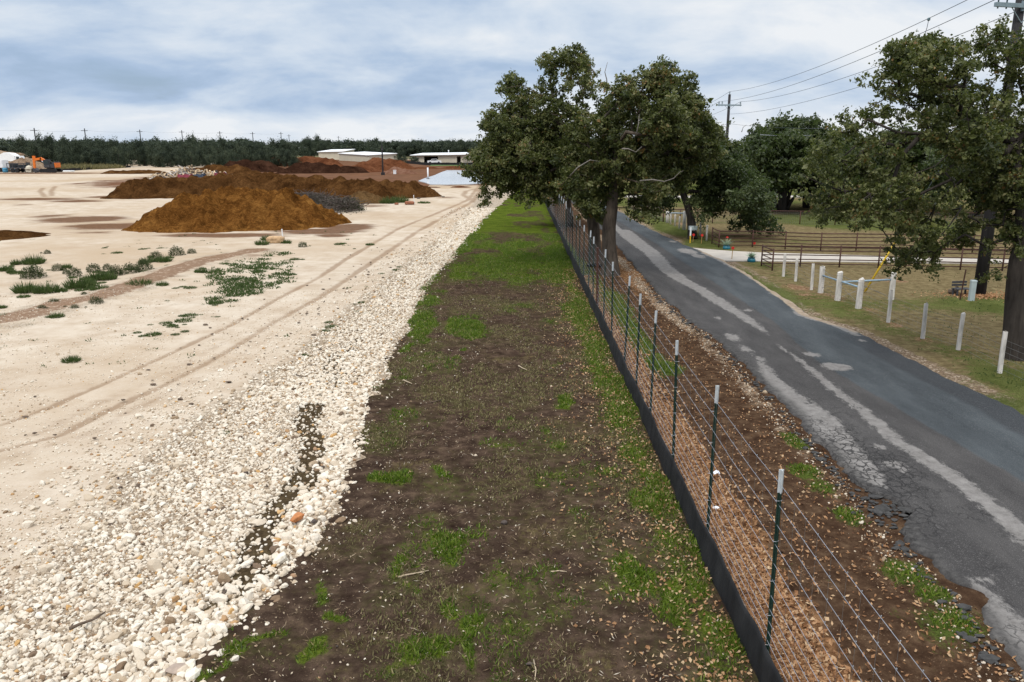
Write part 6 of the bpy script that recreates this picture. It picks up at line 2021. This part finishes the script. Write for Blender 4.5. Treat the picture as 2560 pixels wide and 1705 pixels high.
mb = MB(); mb.lathe((0, 0, 0), [(.1, 0), (.16, .12), (.14, .2), (.05, .24)], 9); mb.box((.12, 0, .2), (.1, .08, .26), .3, ry=.4)
o = mb.build('log_stump', M_STICK); o.location = g; tag(o, 'small dark stump at the left end of the bench', 'stump')
ang = np.random.default_rng(8)
n = 900; a = ang.uniform(0, 6.28, n); q = np.abs(ang.normal(0, .75, n))
gx_, gy_ = nb[0] + q * np.cos(a) * 1.3, nb[1] - .2 + q * np.sin(a) * .7
C = np.stack([gx_, gy_, .06 + .03 * ang.random(n)], 1)
V, Fq = leaf_quads(C, .12 * ang.uniform(.5, 1.3, n), .045, ang, 1.5)
tag(link('wood_chip_ring', np_mesh('wood_chip_ring', V, Fq, M_DRY, {'tint': np.repeat(ang.uniform(.3, .8, n), 4)}, smooth=False)), kind='stuff')

# ------------------------------------------------------------------ sheds
def shed(name, label, pl, pr_, depth, zl, zr, over, group='cream metal sheds', openings=(), back_drop=.5, rz=None):
    """pl, pr: base corners of the front wall in the photo; the roof is one sloping sheet"""
    a, b = G(*pl), G(*pr_)
    v = b - a; w = np.linalg.norm(v); ang_ = math.atan2(v[1], v[0])
    root = empty(name, tuple(a), label, 'building', group, ang_)
    t = .15
    # front wall with openings, as boxes between them
    cuts = sorted(openings)
    xs = [0.0]
    for o_ in cuts: xs += [o_[0], o_[1]]
    xs.append(w)
    zt = lambda x: zl + (zr - zl) * x / w
    mb = MB()
    for i in range(0, len(xs), 2):
        x0, x1 = xs[i], xs[i + 1]
        if x1 - x0 > .05: mb.prism([(x0, -.4), (x1, -.4), (x1, zt(x1)), (x0, zt(x0))], 0, t)
    for o_ in cuts: mb.prism([(o_[0], o_[2]), (o_[1], o_[2]), (o_[1], zt(o_[1])), (o_[0], zt(o_[0]))], 0, t)
    for k in range(int(w / 1.2)):
        x = .6 + k * 1.2
        if not any(o_[0] - .1 < x < o_[1] + .1 for o_ in cuts): mb.box((x, -.012, zt(x) / 2 - .1), (.05, .03, zt(x) - .3))
    mb.build('front_wall', M_CREAM, root)
    for x, nm in ((t / 2, 'side_wall'), (w - t / 2, 'side_wall')):
        m2 = MB(); z1_, z2_ = zt(x) - .002, zt(x) - back_drop
        m2.add([(x - t / 2, t, -.4), (x + t / 2, t, -.4), (x + t / 2, depth, -.4), (x - t / 2, depth, -.4), (x - t / 2, t, z1_), (x + t / 2, t, z1_), (x + t / 2, depth, z2_), (x - t / 2, depth, z2_)],
               [[3, 2, 1, 0], [4, 5, 6, 7], [0, 1, 5, 4], [1, 2, 6, 5], [2, 3, 7, 6], [3, 0, 4, 7]])
        m2.build(nm, M_CREAM, root)
    m2 = MB(); m2.box((w / 2, depth + t / 2, (min(zl, zr) - back_drop) / 2 - .1), (w, t, min(zl, zr) - back_drop)); m2.build('back_wall', M_CREAM, root)
    m2 = MB()
    o1 = over
    q = [(-o1, -o1, zl + .03), (w + o1, -o1, zr + .03), (w + o1, depth + o1, zr - back_drop + .03), (-o1, depth + o1, zl - back_drop + .03)]
    m2.add(q + [(x, y, z + .22) for x, y, z in q], [[3, 2, 1, 0], [4, 5, 6, 7], [0, 1, 5, 4], [1, 2, 6, 5], [2, 3, 7, 6], [3, 0, 4, 7]])
    m2.build('roof', M_ROOF, root)
    for o_ in cuts:
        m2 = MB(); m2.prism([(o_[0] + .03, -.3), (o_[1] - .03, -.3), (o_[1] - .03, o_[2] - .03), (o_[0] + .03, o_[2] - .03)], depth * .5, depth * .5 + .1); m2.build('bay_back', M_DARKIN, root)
        m2 = MB()
        for k in range(3): m2.box((o_[0] + (o_[1] - o_[0]) * (.25 + .25 * k), depth * .28, .7), (.5, .5, 1.5 + .4 * (k % 2)), bevel=.1)
        m2.build('stored_goods', M_STEELD, root)
    return root


shed('metal_shed', 'cream metal shed with a long white roof, left of the two behind the red ridge', (797, 399), (856, 399), 26, 2.95, 3.15, .5, back_drop=-.75)
shed('metal_shed', 'cream metal shed with the lower white roof, right of the pair behind the red ridge', (848, 401), (922, 405.5), 10, 2.55, 2.25, .4, back_drop=-.5)
shed('metal_shed', 'small far shed with a white roof peeping over the trees left of the pair', (740, 387), (812, 387), 12, 3.9, 3.8, .8, openings=((2, 11, 3.0),), back_drop=-.5)
sh = shed('open_shed', 'white roofed shed with a dark open bay beside the pond lawn', (1034, 408), (1158, 408.5), 13, 2.4, 2.7, .9, openings=((3.6, 8.3, 2.2), (14.6, 15.9, 2.2)), back_drop=-.5)
mb = MB(); mb.tube([(0, 0, 0), (0, 0, .9)], .12, 8); mb.lathe((0, 0, .9), [(.25, 0), (.2, .2), (.05, .25)], 8)
o = mb.build('roof_vent', M_WHITE, sh); o.location = (9.5, 9, 3.0)
q = G(840, 398)
mb = MB(); mb.box((0, 0, .7), (6.0, 2.4, 1.5), bevel=.1); mb.box((0, 0, 1.5), (6.1, 2.5, .12)); mb.box((0, 0, -.05), (5.4, 1.8, .15))
o = mb.build('storage_container', M_UTIL); o.location = (q[0] - 4, 272, 1.0); tag(o, 'pale blue grey container behind the rust red ridge, before the left shed', 'container')
# lawn and silt fence before the open shed
lw = np.array([G(x, y, .10) for x, y in [(1080, 411), (1168, 411), (1176, 413.5), (1074, 414)]])
M_LAWN = plain('lawn_green', (0.085, 0.14, 0.035), 0.95, .3, .4)
tag(MB().add(np.concatenate([lw, lw - [0, 0, .4]]), [[0, 1, 2, 3][::-1]] + [[i, (i + 1) % 4, 4 + (i + 1) % 4, 4 + i] for i in range(4)]).build('lawn_patch', M_LAWN), kind='structure')
mb = MB()
pa, pb_, pc = G(1014, 408), G(1066, 413), G(1185, 413.5)
for a, b in ((pa, pb_), (pb_, pc)):
    n = 12
    for i in range(n):
        p0, p1 = a + (b - a) * i / n, a + (b - a) * (i + 1) / n
        d = p1 - p0
        mb.box(((p0 + p1) / 2 + [0, 0, .3]), (np.linalg.norm(d) * .998, .05, .9 + .06 * (i % 3)), math.atan2(d[1], d[0]))
tag(mb.build('silt_fence', M_BLACKF), 'low black silt fence between the open shed and the red earth by the pond', 'silt fence')
mb = MB()
pa, pb_ = G(146, 428.5), G(327, 418.5)
for i in range(14):
    p0, p1 = pa + (pb_ - pa) * i / 14, pa + (pb_ - pa) * (i + 1) / 14
    d = p1 - p0
    mb.box(((p0 + p1) / 2 + [0, 0, .2]), (np.linalg.norm(d) * .998, .05, .6 + .05 * (i % 3)), math.atan2(d[1], d[0]))
tag(mb.build('silt_fence', M_BLACKF), 'low black silt fence along the tall dry grass at the far left', 'silt fence')


def car(px, py, rz, paint, label, L=4.5):
    g = G(px, py)
    root = empty('parked_car', tuple(g), label, 'car', rz=rz)
    s = L / 4.5
    body = [(-2.2, .35), (-2.25, .7), (-2.1, .9), (-1.3, .98), (-.75, 1.42), (.7, 1.45), (1.35, 1.0), (2.1, .88), (2.25, .65), (2.22, .35)]
    mb = MB(); mb.prism([(x * s, z * s) for x, z in body], -.85 * s, .85 * s); mb.build('body', paint, root)
    mb = MB(); mb.prism([(x * s, z * s) for x, z in [(-1.12, 1.0), (-.7, 1.36), (.65, 1.39), (1.15, 1.02)]], -.87 * s, .87 * s); mb.build('windows', M_GLASS, root)
    for x in (-1.4, 1.4):
        for y in (-.82, .82):
            mb = MB(); mb.tube([(x * s, (y - .1) * s, .33 * s), (x * s, (y + .1) * s, .33 * s)], .33 * s, 12); mb.build('wheel', M_RUBBER, root)


car(1086, 409, .1, M_WHITE, 'white car parked at the open bay of the shed')
car(677, 389, .3, M_WHITE, 'white vehicle parked against the tree line above the dark compost', 6.5)

# ------------------------------------------------------------------ scrap lumber heap, brush heap
def heap(name, label, px0, px1, basepx, toppx, m, n, lens, seed, thick, cat='pile', mats=None):
    rng = np.random.default_rng(seed)
    a, b = G(px0, basepx), G(px1, basepx)
    c = (a + b) / 2; hw = abs(b[0] - a[0]) / 2
    h = P((px0 + px1) / 2, toppx, c[1])[2]
    mb = MB()
    for i in range(n):
        u_, v_ = rng.uniform(-1, 1), rng.uniform(-1, 1)
        hh = max(0, (1 - abs(u_) ** 2.5)) * (1 - .6 * abs(v_)) * h * (.72 + .28 * math.sin(u_ * 6 + seed) * 1)
        L = rng.uniform(*lens)
        d = unit(np.array([rng.normal(), rng.normal(), rng.normal() * .55]))
        q = c + np.array([u_ * hw, v_ * hw * .22 + 0, hh * rng.uniform(.35, 1)])
        rz_, ry_ = math.atan2(d[1], d[0]), -math.asin(np.clip(d[2], -1, 1))
        mb.box(q, (L, rng.uniform(*thick), rng.uniform(thick[0], thick[0] * 1.8)), rz_, 0, 0, ry_)
        mb.m[-6:] = [int(rng.integers(len(mats)))] * 6 if mats else [0] * 6
    return tag(mb.build(name, mats or m), label, cat)


heap('lumber_heap', 'heap of broken pale lumber behind the long mulch ridge', 382, 572, 446, 416, None, 620, (.6, 2.3), 71, (.10, .34), mats=[M_LUMBER, M_LUMBER, M_PALESTICK, M_WHITE_WOOD, M_BRUSH])
for (x0, x1, y, z_, m_, lab) in [(444, 478, 437, 1, M_CRIMSON, 'crimson sheet lying low in the lumber heap, left of the navy one'), (536, 560, 433, 2, M_CRIMSON, 'crimson sheet tilted at the right end of the lumber heap'), (482, 508, 436, 3, M_NAVY, 'navy sheet in the middle of the lumber heap')]:
    a, b = P(x0, y, 131), P(x1, y - 1, 131)
    mb = MB()
    n = 6
    V = []
    for k in range(n + 1):
        t = k / n
        p_ = a * (1 - t) + b * t
        V += [p_ + [0, -.2, -.45], p_ + [0, 0, -.05 + .22 * math.sin(k * 2.1 + z_)], p_ + [0, 1.2, -.1], p_ + [0, 1.0, -.5]]
    fs = []
    for k in range(n):
        for j in range(4): fs.append([k * 4 + j, (k + 1) * 4 + j, (k + 1) * 4 + (j + 1) % 4, k * 4 + (j + 1) % 4])
    fs += [[0, 1, 2, 3], [n * 4 + 3, n * 4 + 2, n * 4 + 1, n * 4]]
    mb.add(V, fs)
    tag(mb.build('tarp', m_), lab, 'tarp', 'tarps in the lumber heap')
# brush heap of grey branches between the piles
rng = np.random.default_rng(81)
mb = MB()
path = [P(762, 500, 76), P(780, 500, 75), P(800, 506, 74), P(830, 512, 72.5), P(860, 516, 71), P(882, 522, 70)]
for i in range(750):
    t = rng.random() * (len(path) - 1); k = int(t); f = t - k
    c = path[k] * (1 - f) + path[k + 1] * f
    hgt = max(.25, c[2] + .75)
    q = np.array([c[0], c[1], 0]) + np.array([rng.normal(0, .55), rng.normal(0, .9), 0])
    q[2] = hgt * rng.random() ** .6 * math.exp(-(((q[1] - c[1]) / 1.3) ** 2))
    d = unit(np.array([rng.normal(), rng.normal(), abs(rng.normal()) * .35])) * rng.uniform(.4, 1.1)
    mb.tube([q, q + d * .5 + rng.normal(size=3) * .06, q + d], [.035, .022, .008], 4, cap=False)
n = 5200
t = rng.random(n) * (len(path) - 1); k = t.astype(int); f = (t - k)[:, None]
PA = np.array(path)
C = PA[k] * (1 - f) + PA[k + 1] * f
hh = np.maximum(.25, C[:, 2] + .75)
off = np.stack([rng.normal(0, .6, n), rng.normal(0, .9, n)], 1)
C[:, :2] += off
C[:, 2] = hh * rng.random(n) ** .5 * np.exp(-(off[:, 1] / 1.3) ** 2)
root = empty('brush_heap', tuple(path[2] * [1, 1, 0]), 'heap of dark grey branches and wilted leaves between the golden pile and the tan pile', 'pile')
o = mb.build('branches', M_BRUSH, root); o.location = -path[2] * [1, 1, 0]
V, Fq = leaf_quads(C, .16 * rng.uniform(.5, 1.3, n), .07, rng, .4)
M_WILT = leafmat('wilted_leaf', [(0.0, (0.035, 0.03, 0.022)), (0.5, (0.06, 0.055, 0.038)), (1.0, (0.11, 0.10, 0.07))], (.03, .03, .01))
o = link('wilted_leaves', np_mesh('wilted_leaves', V, Fq, M_WILT, {'tint': np.repeat(rng.random(n), 4)}, smooth=False), root); o.location = -path[2] * [1, 1, 0]

# ------------------------------------------------------------------ machines at the far left
def GY(px, Y): return np.array([(px - CX) / F * (Y * cP + H * sP), Y, 0.0])


# excavator seen from its side, digging arm to the left
q = G(118, 432)
ex = empty('excavator', tuple(q), 'orange tracked excavator with its arm folded down to the left', 'excavator')
mb = MB()
for sy in (-1.1, 1.1):
    prof_ = [(-1.55, .12), (-1.8, .45), (-1.55, .8), (1.55, .8), (1.8, .45), (1.55, .12)]
    mb = MB(); mb.prism([(x + .9, z) for x, z in prof_], sy - .28, sy + .28)
    for k in range(9): mb.box((.9 - 1.4 + k * .35, sy, .83), (.2, .58, .06))
    mb.build('track', M_RUBBER, ex)
mb = MB(); mb.box((.9, 0, .55), (1.6, 1.7, .4)); mb.lathe((.9, 0, .78), [(.75, 0), (.75, .2)], 16); mb.build('undercarriage', M_STEELD, ex)
mb = MB(); mb.box((1.25, .1, 1.45), (2.1, 2.3, .85), bevel=.12); mb.box((1.9, .25, 2.05), (1.0, 1.9, .4), bevel=.12); mb.build('house', M_STEELD, ex)
mb = MB(); mb.box((2.40, 0, 1.6), (.40, 2.0, .95), bevel=.15); mb.build('counterweight', M_ORANGE, ex)
cb = MB(); cb.box((.75, -.75, 1.95), (1.25, .95, 1.6), bevel=.08, taper=.9); c_ = cb.build('cab', M_STEELD, ex)
mb = MB(); mb.box((.75, -1.24, 2.2), (.95, .03, .85)); mb.box((.1, -.75, 2.2), (.04, .75, .9)); mb.build('window', M_GLASS, c_)
mb = MB()
bp = [(.5, 1.4), (-.2, 2.5), (-1.0, 2.95), (-2.3, 2.75)]
for (x0, z0), (x1, z1_) in zip(bp[:-1], bp[1:]):
    L = math.hypot(x1 - x0, z1_ - z0); mb.box(((x0 + x1) / 2, .1, (z0 + z1_) / 2), (L + .25, .35, .48), 0, 0, 0, -math.atan2(z1_ - z0, x1 - x0))
mb.build('boom', M_ORANGE, ex)
mb = MB(); mb.box((-2.5, .1, 2.0), (.42, .32, 2.9), ry=.03); mb.box((-2.45, .1, 3.2), (.5, .34, .6)); mb.build('arm', M_ORANGE, ex)
mb = MB(); mb.prism([(-2.75, .95), (-2.2, .95), (-1.8, .5), (-1.75, .12), (-2.3, .05), (-2.7, .35)], -.5, .7); mb.build('bucket', M_STEELD, ex)
mb = MB(); mb.tube([(-.1, .1, 2.55), (-1.5, .1, 3.05)], .08, 8); mb.tube([(.3, -.25, 1.5), (-.7, -.25, 2.5)], .08, 8); mb.build('hydraulic_ram', M_TIP, ex)

# dark flat trailer with rails
q = G(55, 431)
tr = empty('flatbed_trailer', tuple(q), 'dark flatbed trailer loaded with dark gear, left of the excavator', 'trailer')
mb = MB(); mb.box((0, 0, .95), (5.0, 2.2, .2)); mb.box((2.7, 0, .85), (.9, .2, .15)); mb.build('bed', M_STEELD, tr)
mb = MB()
for x in (-2.4, -1.2, 0, 1.2, 2.4): mb.box((x, -1.05, 1.45), (.09, .09, .85))
mb.box((0, -1.06, 1.9), (5.0, .08, .14)); mb.build('side_rail', M_STEELD, tr)
for x in (-1.3, -.4, 1.6):
    for y in (-1.0, 1.0):
        m2 = MB(); m2.tube([(x, y - .14, .42), (x, y + .14, .42)], .42, 14); m2.build('wheel', M_RUBBER, tr)
mb = MB(); mb.box((-1.5, 0, 1.5), (1.3, 1.4, .9), bevel=.15); mb.box((.4, 0, 1.35), (1.5, 1.2, .6), bevel=.15); mb.box((1.4, .2, 1.6), (.5, .9, 1.0), bevel=.1); mb.build('load', M_DARKIN, tr)
q = G(76, 432)
mb = MB(); mb.lathe((0, 0, .75), [(.72, 0), (.74, .12), (.6, .5), (.3, .72), (.05, .76)], 14); mb.box((0, 0, .45), (1.2, 1.0, .6), bevel=.1); mb.lathe((0, 0, 1.5), [(.15, 0), (.13, .1)], 8)
o = mb.build('water_tank', M_CREAM); o.location = q + [0, -.2, 0]; tag(o, 'small cream domed tank in front of the dark trailer', 'tank')
# white box body on wheels
q = G(0, 430)
bx = empty('box_trailer', tuple(q), 'white ribbed box trailer cut by the left edge of the picture', 'trailer')
mb = MB(); mb.box((0, 0, 1.75), (3.0, 2.2, 1.6), bevel=.06)
for k in range(9): mb.box((-1.3 + k * .325, -1.11, 1.75), (.05, .04, 1.5))
mb.build('box_body', M_WHITE, bx)
mb = MB(); mb.box((.3, 0, .85), (3.6, 1.8, .18)); mb.build('chassis', M_STEELD, bx)
for x in (-.8, .6):
    for y in (-.9, .9): m2 = MB(); m2.tube([(x, y - .12, .4), (x, y + .12, .4)], .4, 14); m2.build('wheel', M_RUBBER, bx)
for x, y, r, h, lab in [(14, 431, .52, .95, 'upright blue barrel under the end of the white trailer'), (33, 430.5, .42, .7, 'smaller blue tub between the barrel and the dark trailer')]:
    q = G(x, y)
    mb = MB(); mb.lathe((0, 0, 0), [(r * .93, 0), (r, .06), (r, h * .32), (r * 1.05, h * .35), (r, h * .38), (r, h * .66), (r * 1.05, h * .69), (r, h * .72), (r, h * .95), (r * .9, h), (r * .85, h * .97)], 16)
    o = mb.build('barrel', M_BLUE, smooth=True); o.location = q; tag(o, lab, 'barrel', 'blue barrels by the trailer')
# white hopper truck behind
q = GY(30, 196)
wt_ = empty('hopper_truck', (q[0], 196, .1), 'white rounded hopper truck behind the dark trailer', 'truck')
mb = MB(); mb.prism([(-2.1, 2.1), (-1.8, 3.4), (-.8, 3.9), (.7, 3.75), (1.7, 3.2), (1.7, 2.1), (.9, 1.4), (-1.2, 1.4)], -1.1, 1.1); mb.build('hopper', M_WHITE, wt_)
mb = MB(); mb.prism([(1.75, 1.0), (1.75, 3.1), (2.7, 3.1), (3.1, 2.2), (3.2, 1.0)], -1.0, 1.0); c_ = mb.build('cab', M_WHITE, wt_)
mb = MB(); mb.prism([(2.0, 2.2), (2.0, 2.95), (2.65, 2.95), (2.95, 2.2)], -1.03, 1.03); mb.build('window', M_GLASS, c_)
mb = MB(); mb.box((.3, 0, .95), (5.4, 1.6, .25)); mb.build('chassis', M_STEELD, wt_)
for x in (-1.5, -.5, 2.4):
    for y in (-.95, .95): m2 = MB(); m2.tube([(x, y - .14, .5), (x, y + .14, .5)], .5, 14); m2.build('wheel', M_RUBBER, wt_)
q = G(168, 430)
mb = MB(); mb.tube([(-1.5, 0, .18), (1.5, .2, .18)], .16, 10); mb.tube([(-1.4, -.35, .16), (1.2, -.2, .16)], .12, 10)
o = mb.build('pipe_bundle', M_WHITE, smooth=True); o.location = q; tag(o, 'white pipes lying on the yard right of the excavator', 'pipe')
